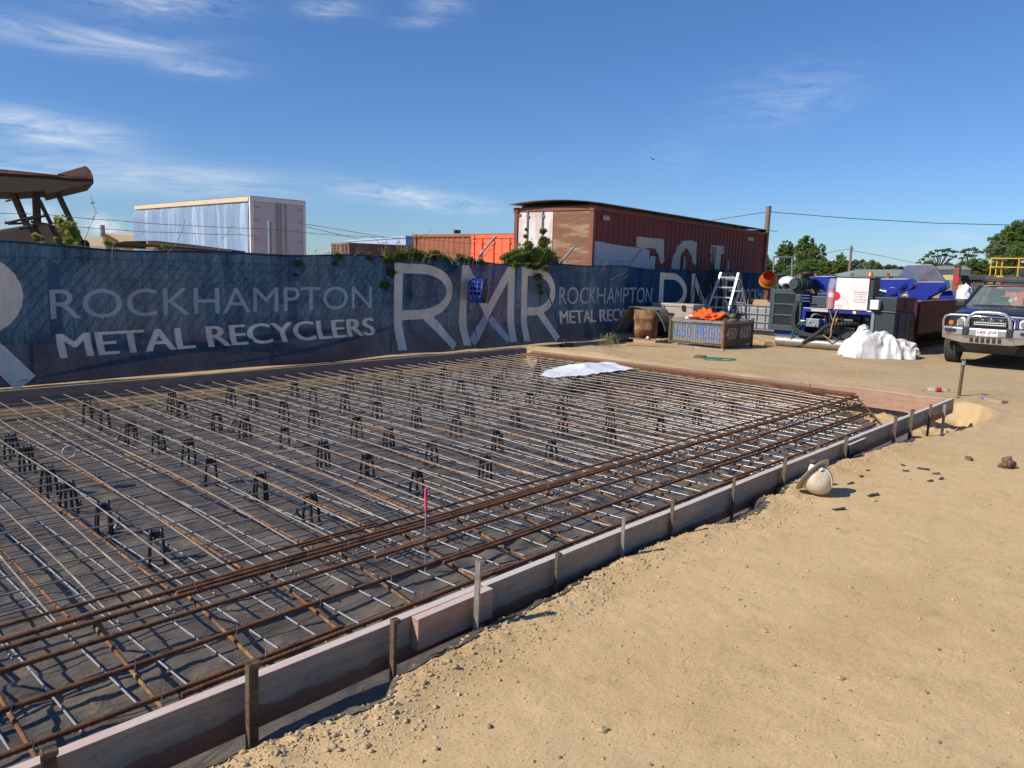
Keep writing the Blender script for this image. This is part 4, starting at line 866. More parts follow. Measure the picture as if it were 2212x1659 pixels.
# the chain-link fence itself
fn = thing('chain_link_fence', 'chain link fence with galvanised posts and barbed wire behind the banner', 'fence', (13, FYY+.04, 0))
mw = MB(); s = .15; hh = 1.8
def wseg(xa, za, xb, zb): mw.beam((xa, FYY+.035, za), (xb, FYY+.035, zb), .0042, .0042, up=(0, 1, 0))
x = .2
while x < 27:
    wseg(x, .03, x+hh*.82, .03+hh); wseg(x+hh*.82, .03, x, .03+hh); x += s
obj('link_mesh', mw, MAT['galv'], fn, True)
for px, zt, bend_ in ((3.2, 1.85, 0), (6.77, 2.35, 0), (9.3, 1.9, 0), (11.66, 1.98, 1), (14.4, 1.9, 1), (17.25, 1.9, 1), (20.1, 2.2, 0), (22.8, 2.15, 0), (25.6, 1.9, 0)):
    m = MB().cyl((px, FYY+.09, -.1), (px, FYY+.09, zt), .032, 10)
    obj('fence_post', m, MAT['galv'], fn, True)
    if not bend_: obj('post_cap', MB().sph((px, FYY+.09, zt), .036, 10, 6, sc=(1, 1, .6)), MAT['galv'], fn, True)
    if bend_: obj('bent_arm', MB().tube([(px, FYY+.09, zt-.05), (px+.05, FYY+.08, zt+.05), (px+.28, FYY-.02, zt+.33), (px+.36, FYY-.05, zt+.41)], .026, 8), MAT['galv'], fn, True)
for z0, x0, x1 in ((2.24, .2, 11.9), (2.12, 3.0, 6.5), (2.02, 9, 17.5)):
    n = int((x1-x0)/.25); pts = [(x0+(x1-x0)*k/n, FYY+.09, z0-.03*math.sin(PI*((k*.25) % 3.2)/3.2)+.01*noise.noise(V((k*.5, 1, z0)))) for k in range(n+1)]
    m = MB().tube(pts, .0035, 4)
    for p in pts[::1]: m.beam(V(p)+V((-.01, 0, -.012)), V(p)+V((.012, .006, .014)), .004, .004)
    obj('barbed_wire', m, MAT['stake_rust'], fn, True)
obj('top_wire', MB().tube([(.2+.5*k, FYY+.04, 1.84) for k in range(54)], .004, 4), MAT['galv'], fn, True)
# hose reel hanging on the fence
q = gY(1031, 628, FYY-.28); rl = thing('hose_reel', 'blue plastic hose reel hanging on the banner', 'hose reel', (q.x, q.y, 1.0))
zz = q.z-1.0
mk('reel_blue', (.03, .07, .42), (.02, .05, .32), 5, .4)
m = MB()
for k in range(14):
    a = 2*PI*k/14; m.beam((-.13, .23*math.cos(a), zz+.23*math.sin(a)), (.13, .23*math.cos(a), zz+.23*math.sin(a)), .03, .045)
for xx in (-.13, -.045, .045, .13): m.lathe([(.21, -.012), (.245, -.012), (.245, .012), (.21, .012), (.21, -.012)], (xx, 0, zz), 28, axis='X')
obj('drum_cage', m, MAT['reel_blue'], rl); obj('side_plate', MB().lathe([(.001, 0), (.25, 0), (.25, .03), (.001, .03)], (.14, 0, zz), 28, axis='X'), MAT['black'], rl)
obj('core', MB().cyl((-.12, 0, zz), (.13, 0, zz), .13, 20), MAT['black'], rl); rl.rotation_euler = (0, 0, -.98)
mk('hose_brown', (.16, .11, .06), (.11, .075, .045), 5, .6); obj('hanging_lead', MB().tube([(0, 0, zz-.22), (-.03, .02, zz-.45), (-.05, .05, zz-.75), (-.02, .08, zz-.95)], .011, 6), MAT['hose_brown'], rl)
# black cables hung on the fence near the ladder
cbm = thing('cable_bundle', 'black cables looped over the fence post beside the ladder', 'cable', (21.3, 11.3, 0))
rc = random.Random(5)
for k in range(9):
    xa = 20.2+rc.uniform(0, 2.0); dpt = rc.uniform(.5, 1.5); wdd = rc.uniform(.08, .3)
    obj('cable', MB().tube([(xa, 11.36, 1.9), (xa-wdd*.5, 11.33, 1.7-dpt*.3), (xa-wdd, 11.32, 1.75-dpt*.8), (xa-wdd*.2, 11.30, 1.75-dpt), (xa+wdd*.8, 11.31, 1.75-dpt*.7), (xa+wdd*.3, 11.35, 1.85)], .013, 6), MAT['black'], cbm, True)
obj('cable', MB().tube([(20.1, 11.35, 1.92)]+[(20.1+.2*k, 11.35, 1.80-.22*math.sin(PI*k/12)) for k in range(1, 13)], .014, 6), MAT['black'], cbm, True)
for x_ in (21.2, 21.35): obj('cable_bar', MB().cyl((x_, 11.4, .5), (x_+.03, 11.42, 2.55), .03, 8), MAT['black'], cbm, True)
# ------------------------------------------------------------------ leaves
def leaf_cloud(m, c, rad, n, size, rnd, squash=(1, 1, 1), mats=1, shell=.4, droop=0):
    c = V(c)
    for _ in range(n):
        d = V((rnd.gauss(0, 1), rnd.gauss(0, 1), rnd.gauss(0, 1))).normalized(); rr = rad*(shell+(1-shell)*rnd.random()**.5)*(.85+.5*noise.noise(d*2.2+c))
        p = c+V((d.x*squash[0], d.y*squash[1], d.z*squash[2]))*rr
        s = size*rnd.uniform(.6, 1.35); a = V((rnd.gauss(0, 1), rnd.gauss(0, 1), rnd.gauss(0, .6)-droop)).normalized(); b = a.cross(V((rnd.gauss(0, 1), rnd.gauss(0, 1), rnd.gauss(0, 1)))).normalized()
        mi = 0 if mats == 1 else min(mats-1, int(rnd.random()*1.2+max(0, noise.noise(p*.9/max(.3, rad*.5)))*mats*.9))
        m.add([p-a*s*.5, p+b*s*.28-a*s*.05, p+a*s*.55, p-b*s*.28-a*s*.05], [(0, 1, 2, 3)], mi)
def vine(name, lab, xa, xb, n, rnd, zlo=1.2, zhi=2.25, mats=('vine_leaf', 'vine_dark', 'leaf_yellow'), y=FYY+.02, size=.034, spots=None, stems=16, amp=.35):
    t = thing(name, lab, 'plant', ((xa+xb)/2, y, 0)); m = MB(); st = MB()
    sp_ = spots or [(rnd.uniform(xa, xb), rnd.uniform(1.7, 2.05), rnd.uniform(.1, .3)) for _ in range(9)]
    for (cx, cz, r) in sp_: leaf_cloud(m, (cx, y-.05, cz), r, int(n*r*r*150), size, rnd, (1.35, .5, .85), 3, .02, .5)
    for k in range(stems):
        x0 = rnd.uniform(xa, xb); p = [V((x0, y, 1.0+rnd.random()*.6))]; d = V((rnd.uniform(-.6, .6), rnd.uniform(-.3, .2), 1)).normalized()
        for _ in range(9):
            d = (d+V((rnd.gauss(0, .3), rnd.gauss(0, .12), rnd.gauss(0, .28)-.05))).normalized(); p.append(p[-1]+d*.11)
        st.tube(p, .0035, 4, caps=False)
        for q in p[4:]:
            if rnd.random() < .6: leaf_cloud(m, q, .05, 3, size, rnd, (1, .6, 1), 3, .1)
    obj('foliage', m, [MAT[k] for k in mats], t, True); obj('stem', st, MAT['dry_grass'], t, True); return t
rv = random.Random(21)
vine('climbing_vine', 'dark leafy creeper spilling over the fence top left of the tan emblem', 8.6, 11.6, 420, rv, spots=[(9.15, 1.82, .17), (9.2, 1.58, .13), (9.05, 1.35, .12), (9.45, 1.9, .15), (9.75, 1.93, .17), (10.0, 1.88, .15), (10.3, 1.92, .17), (10.6, 1.82, .16), (10.75, 1.7, .12), (11.0, 1.88, .13), (9.65, 1.2, .06), (11.3, 1.85, .12), (11.6, 1.83, .1), (8.7, 1.84, .09)], stems=40)
vine('climbing_vine', 'bushy yellow-green creeper above the banner before the rusty container doors', 12.6, 14.3, 700, rv, spots=[(12.7, 1.9, .22), (12.95, 1.98, .25), (13.2, 2.0, .28), (13.5, 2.0, .3), (13.8, 2.05, .3), (14.05, 1.95, .25), (13.3, 2.25, .14), (13.85, 2.35, .17), (13.8, 2.6, .1), (13.2, 2.45, .06), (13.22, 2.6, .05), (14.2, 1.88, .16)], mats=('leaf_yellow', 'vine_leaf', 'vine_dark'), y=FYY+.22, stems=22)
vine('climbing_vine', 'thin creeper trailing down the banner beside the broom handle', 13.1, 13.7, 420, rv, spots=[(13.25, 1.78, .12), (13.35, 1.55, .12), (13.4, 1.35, .09), (13.6, 1.75, .10), (13.0, 1.8, .1), (12.6, 1.8, .1), (13.45, 1.2, .06)], mats=('vine_leaf', 'vine_dark', 'vine_leaf'), y=FYY-.08, stems=3)
vine('climbing_vine', 'few thin leafy shoots poking above the banner left of the white trailer', 3.5, 6.3, 200, rv, spots=[(3.7, 1.9, .08), (4.2, 1.9, .07), (5.0, 1.88, .06)], stems=9, mats=('leaf_yellow', 'vine_leaf', 'dry_grass'))
vine('climbing_vine', 'small sprig of creeper on the fence just right of the tall post', 6.9, 8.2, 260, rv, spots=[(7.2, 1.7, .09), (7.15, 1.5, .06), (8.0, 1.85, .09), (7.95, 1.72, .06)], stems=5)
def weeds(name, lab, c, n, h, spread, rnd, mat='dry_grass'):
    m = MB()
    for _ in range(n):
        a = rnd.uniform(0, 6.3); r = spread*rnd.random(); x, y = r*math.cos(a), r*math.sin(a); L = h*rnd.uniform(.5, 1.1); d = V((rnd.gauss(0, .35), rnd.gauss(0, .35), 1)).normalized()
        p = [V((x, y, 0))+d*L*k/4+V((d.x, d.y, -.6))*L*.25*(k/4)**2 for k in range(5)]; m.tube(p, [.004, .004, .0035, .003, .002], 4, caps=False)
        if rnd.random() < .5: leaf_cloud(m, p[-1], .02, 4, .03, rnd)
    return single(name, m, MAT[mat], lab, 'weed', loc=None), m
for c, n, h, s_, lab in (((14.6, 10.35, 0), 26, .42, .25, 'dry straw weed tuft between the broom and the pallet'), ((15.9, 11.85, 1.0), 30, 1.15, .45, 'tall dry grass stems standing behind the fence before the painted container'), ((17.0, 11.9, 1.0), 22, 1.05, .35, 'dry seed stalks behind the fence under the container side')):
    o, _ = weeds('dry_weed', lab, c, n, h, s_, rv); o.location = c
for k, (x, z0, hh_) in enumerate(((9.6, 1.75, .5), (10.6, 1.75, .45))):
    o, _ = weeds('dry_weed', ('dead brown twigs tangled over the fence top at the left of the emblem', 'dead twigs hanging on the fence top near the bent post')[k], 0, 30, hh_, .7, rv); o.location = (x, FYY+.1, z0)
# ladder, tripod pole ladder
def rung_ladder(t, p0, p1, w, n, mat, side):
    p0 = V(p0); p1 = V(p1); sd = V(side).normalized()*w/2
    for s_ in (-1, 1): obj('stile', MB().beam(p0+sd*s_*1.12, p1+sd*s_*.82, .028, .065, up=side), MAT[mat], t, bevel=.004)
    for k in range(n):
        f = (k+.6)/(n+.1); c = p0.lerp(p1, f); ww = 1.12-.3*f; obj('rung', MB().beam(c-sd*ww, c+sd*ww, .03, .045), MAT['alu' if k >= n-2 and mat == 'alu' else mat], t)
ld = thing('folding_ladder', 'folding aluminium step ladder standing open behind the crate', 'ladder', (21.4, 10.9, 0))
side = V((.25, -.97, 0))
rung_ladder(ld, (-.75, .1, 0), (.0, 0, 1.80), .62, 6, 'alu', side); rung_ladder(ld, (.72, -.1, 0), (.05, 0, 1.79), .62, 5, 'dull_alu', side)
obj('hinge', MB().beam(V((.02, 0, 1.78))-side*.27, V((.02, 0, 1.78))+side*.27, .05, .03), MAT['black'], ld)
obj('rope', MB().tube([V((-.42, .1, 1.05))-side*-.24, V((-.48, .0, .95)), V((-.5, -.2, .98)), V((-.45, -.25, .8))], .02, 6), MAT['hose_brown'], ld)
tw = 25.0
A_, B_ = gD(1645, 671, 25.5), gD(1672, 597, 25.5); A2, B2 = gD(1700, 641, 25.5), gD(1707, 597, 25.5)
tr = thing('loading_gantry', 'pale aluminium loading frame of two rails rising behind the fence end', 'gantry', (A_.x, A_.y, 0))
ld_ = lambda a, b, w=.05, mt='alu', nm='rail': obj(nm, MB().beam(a, b, w, w), MAT[mt], tr, True)
C0, C1, C2, C3 = gD(1671, 555, 25.5), gD(1676, 640, 25.5), gD(1711, 555, 25.5), gD(1714, 640, 25.5)
ld_(V((A_.x-.2, A_.y-.2, 0)) if 0 else A_, B_); ld_(A2, B2); ld_(B_, A2-V((0, 0, .5)), .04, 'galv', 'brace'); ld_(C0, C1-V((0, 0, .9)), .04, 'galv', 'upright'); ld_(C2, C3-V((0, 0, .9)), .04, 'galv', 'upright'); ld_(C0, C2, .05, 'galv', 'top_bar'); ld_(A_, V((A_.x, A_.y, 0)), .05, 'galv', 'foot')
# mixer, tank, timber
q = gD(1660, 606, 24.2); mx_ = thing('concrete_mixer', 'orange concrete mixer with a yellow rimmed drum behind the ladder', 'mixer', (q.x, q.y, 0))
R = (RT*-.25-FW*.75+UP*.55).normalized(); RR = V((0, 0, 1)).rotation_difference(R).to_matrix()
obj('drum', MB().lathe([(.001, -.30), (.18, -.28), (.27, -.10), (.27, .04), (.19, .25), (.175, .27)], (0, 0, q.z), 24, rot=RR), MAT['orange_paint'], mx_)
obj('rim', MB().lathe([(.272, -.06), (.285, -.04), (.285, .03), (.272, .05)], (0, 0, q.z), 24, rot=RR), MAT['yellow_paint'], mx_)
obj('frame', MB().beam((0, 0, q.z-.2), (0, .1, .1), .12, .16).beam((-.3, 0, .06), (.3, 0, .06), .06, .06).beam((-.3, 0, .06), (0, 0, .7), .05, .05).beam((.3, 0, .06), (0, 0, .7), .05, .05), MAT['rust'], mx_)
q = gD(1650, 700, 23.2); ib = thing('water_tank', 'square white liquid tank in a galvanised cage left of the blue machine', 'tank', (q.x, q.y, 0), .0)
mk('tank_poly_shaded', (.30, .31, .32), (.25, .26, .27), 3, .5); obj('bottle', MB().b2((-.5, -.75, .15), (.5, .75, .82)), MAT['tank_poly_shaded'], ib, bevel=.05)  # white tank given a grey base colour to stand in for shade
m = MB()
for k in range(7): m.cyl((-.53, -.78+.26*k, .1), (-.53, -.78+.26*k, .86), .012, 6)
for z in (.15, .38, .62, .86): m.cyl((-.54, -.8, z), (-.54, .8, z), .012, 6)
for k in range(5): m.cyl((-.5+.26*k, -.79, .1), (-.5+.26*k, -.79, .86), .012, 6)
obj('cage', m, MAT['galv'], ib); obj('pallet_base', MB().b2((-.55, -.8, .02), (.55, .8, .12)), MAT['black'], ib)
obj_ = MB().box((0, 0, .05), (.25, .9, .1)).box((.1, .3, .13), (.2, .5, .06)); o = single('timber_stack', obj_, MAT['sawn_pine'], 'short pine timbers lying across the top of the white tank', 'timber', bevel=.004); o.location = (q.x-.2, q.y-.2, .865)
obj_ = MB().box((0, 0, .08), (.16, .16, .16)); o = single('cardboard_box', obj_, MAT['hose_brown'], 'small brown box standing on the white tank', 'box', bevel=.004); o.location = (q.x-.25, q.y+.45, .865)
for k, (a, b, w, h, lab) in enumerate((((19.6, 9.4, 0), (18.55, 8.25, 0), .22, .1, 'thick pine beam running under the left end of the blue machine'), ((20.2, 9.6, 0), (19.5, 8.3, 0), .2, .06, 'flat pine board behind the thick beam by the machine'))): plank(a, b, w, h, lab, 'sawn_pine', 'timber_beam', cat='timber')
# ------------------------------------------------------------------ blue baling press (axis aligned, front face at X = 18.8)
bp = thing('baling_press', 'large blue metal baling press with slate radiator, hoses and dark open bin', 'machine', (18.8, 7.0, 0))
XF = 18.8
def Bx(name, x0, x1, y0, y1, z0, z1, mat, bev=.008, parent=None): return obj(name, MB().b2((x0, y0, z0), (x1, y1, z1)), MAT[mat], parent or bp, True, bevel=bev)
# radiator
rad = Bx('radiator', XF+.02, XF+.55, 7.62, 8.40, .41, 1.39, 'slate_paint')
fr = MB()
for y0, y1, z0, z1 in ((8.29, 8.41, .39, 1.41), (7.60, 7.70, .39, 1.41), (7.70, 8.29, 1.29, 1.41), (7.70, 8.29, .39, .52), (7.70, 8.29, .745, .79), (7.70, 8.29, 1.02, 1.06)): fr.b2((XF-.02, y0, z0), (XF+.018, y1, z1))
obj('radiator_frame', fr, MAT['slate_paint'], rad, True, bevel=.004)
gr = MB()
for k in range(30): gr.b2((XF+.004, 7.70+.02*k, .52), (XF+.015, 7.712+.02*k, 1.29))
obj('grille', gr, MAT['dark_slate'], rad, True)
Bx('lower_sill', XF+.1, XF+1.6, 7.62, 8.30, .24, .385, 'pale_blue_paint'); Bx('chassis', XF+.35, 20.5, 5.5, 8.28, .10, .30, 'black')
obj('skid_roller', MB().cyl((XF-.05, 8.14, .13), (XF+.1, 6.3, .13), .13, 20), MAT['dark_bar'], bp, True)
# body behind
Bx('rear_body', XF+.5, 20.5, 5.6, 8.2, .385, 1.05, 'dark_blue_paint'); Bx('engine_cover', XF+.45, XF+1.8, 6.85, 7.58, 1.0, 1.335, 'dark_blue_paint')
Bx('louvre_box', XF+.25, XF+.448, 6.85, 7.50, 1.0, 1.27, 'slate_paint')
# front table rail with recess under it
rl_ = Bx('table_rail', XF, XF+.06, 5.96, 7.575, .895, .985, 'blue_paint')
Bx('table_top', XF+.062, XF+.5, 5.96, 7.575, .955, .99, 'blue_paint'); obj('warning_plate', MB().b2((XF-.004, 6.95, .91), (XF-.001, 7.36, .965)), MAT['cream_paint'], rl_, True)
mk('label_yellow', (.75, .62, .2), (.8, .72, .45), 30, .6); obj('hazard_label', MB().b2((XF-.004, 6.30, .905), (XF-.001, 6.37, .965)), MAT['label_yellow'], rl_, True)
Bx('frame_post', XF, XF+.08, 5.88, 5.955, .3, .98, 'galv'); Bx('frame_post', XF+.02, XF+.1, 7.50, 7.585, .25, .893, 'blue_paint')
Bx('pipe_guard', XF+.15, XF+.3, 7.56, 7.62, .35, 1.05, 'blue_paint')
Bx('inner_plate', XF+.40, XF+.448, 6.32, 6.62, .62, .85, 'slate_paint'); Bx('inner_plate', XF+.40, XF+.447, 6.05, 6.25, .45, .85, 'dark_blue_paint'); Bx('rating_label', XF+.385, XF+.397, 6.12, 6.2, .75, .80, 'chalk', 0)
# valve block and hoses
vb = Bx('valve_block', XF-.06, XF+.16, 7.12, 7.44, .53, .73, 'galv', .012); vv = MB()
for y, z in ((7.34, .66), (7.22, .58)): vv.cyl((XF-.10, y, z), (XF-.06, y, z), .02, 10)
for y, z in ((7.46, .66), (7.46, .58)): vv.cyl((XF, y, z), (XF, y+.13, z), .022, 10)
obj('fitting', vv, MAT['alu'], vb, True); Bx('motor_cover', XF+.165, XF+.5, 7.05, 7.4, .5, .72, 'blue_paint')
def hose(pts, r, mat, name='hose', sm=3, rib=0):
    P = [V(p) for p in pts]
    out = []
    for i in range(len(P)-1):
        p0, p1, p2, p3 = P[max(i-1, 0)], P[i], P[i+1], P[min(i+2, len(P)-1)]
        n = 8 if not rib else 16
        for k in range(n):
            t = k/n; out.append(.5*((2*p1)+(p2-p0)*t+(2*p0-5*p1+4*p2-p3)*t*t+(3*p1-p0-3*p2+p3)*t**3))
    out.append(P[-1]); rr = [r*(1+(rib if i % 4 < 2 else -rib)) for i in range(len(out))] if rib else r
    return obj(name, MB().tube(out, rr, 10), MAT[mat], bp, True)
hp = lambda zx, zy, x: gX(zx*.17361+1623.86, zy*.17361+548.6, x)
for k, o in enumerate((0, 14, 30)):
    hose([hp(560+o*.6, 560+o*1.2, XF-.02), hp(520+o, 680, XF-.10), hp(500+o, 830, XF-.14), hp(520+o, 930-o*.4, XF-.16), hp(600+o, 1000-o, XF-.16), hp(740, 1025-o*.8, XF-.15), hp(900, 1035-o*.5, XF-.12)], .026, 'black_rubber')
obj('hose_manifold', MB().b2((XF-.05, 7.62, 1.12), (XF+.05, 7.76, 1.30)), MAT['slate_paint'], bp, True, bevel=.01)
for dz in (.02, .09, .16): obj('pipe_joint', MB().cyl((XF+.0, 7.42, 1.12+dz), (XF+.0, 7.62, 1.12+dz), .016, 8), MAT['blue_paint'], bp, True)
mk('green_hose', (.03, .16, .09), (.02, .10, .06), 5, .5)
hose([hp(690, 830, XF), hp(620, 850, XF-.05), hp(550, 900, XF-.08), hp(505, 990, XF-.1), hp(495, 1080, XF-.12), hp(525, 1135, XF-.12), hp(600, 1130, XF-.12), hp(650, 1105, XF-.1)], .020, 'green_hose')
hose([hp(690, 855, XF), hp(625, 880, XF-.05), hp(560, 950, XF-.06), hp(520, 1030, XF-.1), hp(525, 1100, XF-.10), hp(560, 1128, XF-.10)], .014, 'dark_green')
hose([hp(640, 1110, XF-.1), hp(720, 1050, XF-.12), hp(830, 980, XF-.14), hp(920, 905, XF-.12), hp(1040, 880, XF-.05), hp(1200, 870, XF+.1), hp(1340, 875, XF+.3), hp(1420, 900, XF+.4)], .052, 'black', 'spiral_hose', rib=.12)
hose([hp(1000, 1035, XF+.1), hp(1080, 1080, XF+.1), hp(1130, 1130, XF+.05)], .05, 'black', 'spiral_hose', rib=.12)
hose([hp(740, 800, XF+.02), hp(755, 765, XF), hp(800, 750, XF+.05), hp(890, 760, XF+.2)], .024, 'dull_alu', 'conduit')
mk('strap_tan', (.42, .24, .10), (.33, .18, .07), 8, .8)
hose([hp(1065, 700, XF-.03), hp(1020, 820, XF-.06), hp(990, 930, XF-.18), hp(985, 1010, XF-.2), hp(950, 1050, XF-.2), hp(890, 1010, XF-.18)], .016, 'strap_tan', 'lashing_strap'); hose([hp(1045, 850, XF+.1), hp(1075, 800, XF+.1)], .03, 'strap_tan', 'lashing_strap'); hose([hp(965, 700, XF-.02), hp(1005, 830, XF-.06)], .010, 'galv', 'lashing_strap')
# panel, control cabinets
pn = Bx('white_panel', XF-.03, XF-.01, 6.055, 6.80, .992, 1.735, 'cream_white' if 'cream_white' in MAT else 'white_plastic', .002)
Bx('cabinet', XF, XF+.45, 5.96, 6.82, .992, 1.742, 'dark_slate'); Bx('cabinet_top', XF-.05, XF+.5, 5.93, 6.86, 1.745, 1.77, 'slate_paint')
def panel_text(s, ya, yb, z0, z1, bold=0):   # y decreases to the right as seen from the front
    p, f = text2d(s, -ya, -yb, z0, z1, bold); obj('panel_lettering', MB().add([(XF-.034, -u, z) for u, z in p], f), MAT['red_ink'], pn, True)
for k, s_ in enumerate(('We have one of', 'the world. Every', 'proud HMC, as', 'and recruit and', 'including giving')): panel_text(s_, 6.38-.004*k, 6.08+.02*(k % 3), 1.40-.058*k, 1.435-.058*k, .004)
panel_text('committed', 6.785, 6.62, 1.075, 1.10, .004); panel_text('to - places', 6.785, 6.60, 1.02, 1.045, .004)
d = MB()
for k in range(15):
    a = math.radians(88-6.2*k); d.box((XF-.033, 6.72-.245*math.cos(a), 1.03+.265*math.sin(a)), (.004, .012, .012))
for k in range(9): d.box((XF-.033, 6.31-.027*k, 1.005), (.004, .013, .013))
obj('dotted_line', d, MAT['red_ink'], pn, True); obj('red_disc', MB().lathe([(.001, 0), (.105, 0), (.105, .003), (.001, .003)], (XF-.036, 6.79, 1.30), 28, axis='X', sm=False), MAT['red_plastic'], pn, True)
obj('crease', MB().tube([(XF-.031, 6.55, 1.30), (XF-.031, 6.43, 1.22), (XF-.031, 6.40, 1.23)], .002, 4), MAT['beige_plastic'], pn, True)
# extinguisher wrapped in plastic, on the table
ex = thing('fire_extinguisher', 'red fire extinguisher wrapped in clear plastic standing left of the white panel', 'extinguisher', (XF+.02, 6.90, .992))
obj('cylinder', MB().lathe([(.001, 0), (.075, 0), (.078, .02), (.078, .36), (.06, .42), (.03, .45), (.001, .45)], n=20), MAT['red_plastic'], ex); obj('head', MB().b2((-.04, -.02, .45), (.06, .03, .52)), MAT['red_plastic'], ex, bevel=.008)
obj('label_band', MB().lathe([(.0795, .28), (.0795, .38)], n=20), MAT['white_plastic'], ex)
w = MB(); w.grid(lambda a, z: V(((.10+.02*noise.noise(V((a*3, z*9, 1)))-.05*abs(z-.35)*(z > .5))*math.cos(a), (.10+.03*noise.noise(V((a*3, z*9, 4)))-.10*max(0, z-.5))*math.sin(a), z)), [2*PI*k/20 for k in range(21)], [.0+.72*k/16 for k in range(17)]); obj('plastic_wrap', w, MAT['clear_plastic'], ex)
# amber beacon, filter, white tank
q = hp(1478, 255, XF+.3); be = obj('beacon', MB().lathe([(.001, 0), (.06, 0), (.06, .03), (.055, .035), (.055, .10), (.045, .115), (.001, .115)], (q.x, q.y, 1.772), 18), MAT['amber'], bp, True)
af = obj('air_filter', MB().cyl((XF-.15, 7.77, 1.55), (XF+.38, 7.62, 1.56), .145, 24), MAT['dark_rust_steel'] if 'dark_rust_steel' in MAT else MAT['dark_slate'], bp, True)
obj('filter_cap', MB().cyl((XF-.185, 7.78, 1.55), (XF-.152, 7.771, 1.55), .125, 24).cyl((XF-.2, 7.783, 1.55), (XF-.187, 7.78, 1.55), .03, 12), MAT['slate_paint'], af, True)
for f_ in (.1, .3): obj('clamp_band', MB().cyl((XF-.15+f_, 7.77-f_*.28, 1.55), (XF-.135+f_, 7.766-f_*.28, 1.55), .149, 24), MAT['dull_alu'], af, True)
obj('rain_cap', MB().lathe([(.001, 1.89), (.13, 1.86), (.175, 1.82), (.17, 1.79), (.06, 1.79), (.06, 1.66)], (XF+.22, 7.62, 0), 24), MAT['black'], bp, True)
hose([(XF+.36, 7.62, 1.56), (XF+.48, 7.55, 1.52), (XF+.52, 7.46, 1.40), (XF+.5, 7.42, 1.3)], .06, 'black_rubber', 'intake_hose')
hd = MB().sph((XF+.2, 8.08, 1.58), .21, 18, 12, sc=(1, 1.1, .75)).b2((XF+.1, 7.9, 1.40), (XF+.4, 8.05, 1.68)); obj('white_tank', hd, MAT['white_plastic'], bp, True)
obj('tank_bracket', MB().b2((XF+.0, 7.72, 1.392), (XF+.5, 8.12, 1.44)), MAT['slate_paint'], bp, True); obj('camera_head', MB().cyl((XF-.05, 8.06, 1.50), (XF+.05, 8.02, 1.52), .05, 12), MAT['black'], bp, True)
# right-hand cabinets
Bx('side_cabinet', XF+.02, 20.45, 5.44, 5.875, .25, .975, 'dark_slate', .01); Bx('side_cabinet_lid', XF-.01, 20.47, 5.42, 5.95, .978, 1.00, 'slate_paint'); Bx('upper_cabinet', XF+.05, 20.4, 5.44, 5.93, 1.002, 1.32, 'dark_slate', .01)
mk('teal_panel', (.02, .09, .16), (.015, .07, .12), 3, .5); Bx('teal_door', XF+.3, XF+.85, 5.425, 5.438, .28, .95, 'teal_panel', .003); Bx('door_window', XF+1.15, XF+1.35, 5.42, 5.437, .55, .82, 'galv', .003); Bx('door_window_glass', XF+1.18, XF+1.32, 5.412, 5.419, .58, .79, 'black', 0)
Bx('vent_panel', XF+.7, XF+1.4, 5.425, 5.438, 1.05, 1.26, 'dark_slate', .003); jb = Bx('junction_box', XF-.12, XF+.04, 5.78, 5.97, 1.03, 1.25, 'white_plastic', .012)
Bx('white_post', XF+.92, XF+.96, 5.40, 5.424, .1, .95, 'galv', .002)
# bin
def dark_steel():
    m, nt, b, lk = newmat('dark_steel'); co = coords(nt); n = N(nt, 'ShaderNodeTexNoise', Scale=1.6, Detail=8.0, Roughness=.65); lk.new(coords(nt, (.5, .5, 1.6)), n.inputs['Vector'])
    r = ramp(nt, n.outputs['Fac'], [(.3, (.014, .012, .014)), (.5, (.028, .023, .024)), (.63, (.045, .030, .022)), (.76, (.09, .05, .02))]); lk.new(r.outputs[0], b.inputs['Base Color']); b.inputs['Roughness'].default_value = .55; b.inputs['Metallic'].default_value = .3; MAT['dark_steel'] = m
dark_steel()
bw = MB(); bw.b2((20.55, 5.40, .42), (26.0, 5.44, 1.22)); bw.prism([(20.55, 5.40, .415), (26.0, 5.40, .415), (26.0, 5.9, .06), (20.75, 5.9, .06)], (0, .03, 0)); bw.b2((20.55, 5.445, .06), (20.6, 7.8, 1.2)); bw.b2((25.95, 5.445, .06), (26.0, 7.8, 1.22)); bw.b2((20.6, 7.76, .06), (25.95, 7.8, 1.22)); bw.b2((20.6, 5.9, .05), (25.95, 7.76, .09))
pmp = MB().cyl((XF+.15, 7.1, .42), (XF+.4, 6.75, .45), .14, 18).cyl((XF+.2, 6.9, .72), (XF+.2, 6.4, .72), .07, 14).box((XF+.3, 6.55, .42), (.3, .4, .28)); obj('pump', pmp, MAT['dark_slate'], bp, True, bevel=.008)
for k in range(5): hose([(XF+.12, 7.05-.1*k, .86), (XF+.06, 7.0-.1*k, .70-.03*k), (XF+.10, 6.85-.11*k, .55), (XF+.2, 6.7-.08*k, .48)], .014, 'black_rubber', 'inner_hose')
bi = obj('bin', bw, MAT['dark_steel'], bp, True); obj('bin_rim', MB().b2((20.53, 5.38, 1.222), (26.02, 5.46, 1.245)), MAT['dull_alu'], bi, True)
obj('bin_skid', MB().b2((20.8, 5.44, .0), (25.8, 5.60, .06)), MAT['dark_steel'], bi, True)
for z in (.86,): obj('bin_seam', MB().b2((20.56, 5.392, z), (25.99, 5.398, z+.02)), MAT['black'], bi, True)
for k in range(5): obj('red_marking', MB().b2((20.62, 5.392, 1.0+.026*k), (20.80, 5.397, 1.012+.026*k)), MAT['red_plastic'], bi, True)
obj('wedge', MB().prism([(19.9, 5.43, 1.22), (20.5, 5.43, 1.22), (20.5, 5.43, .72)], (0, .04, 0)), MAT['blue_paint'], bp, True)
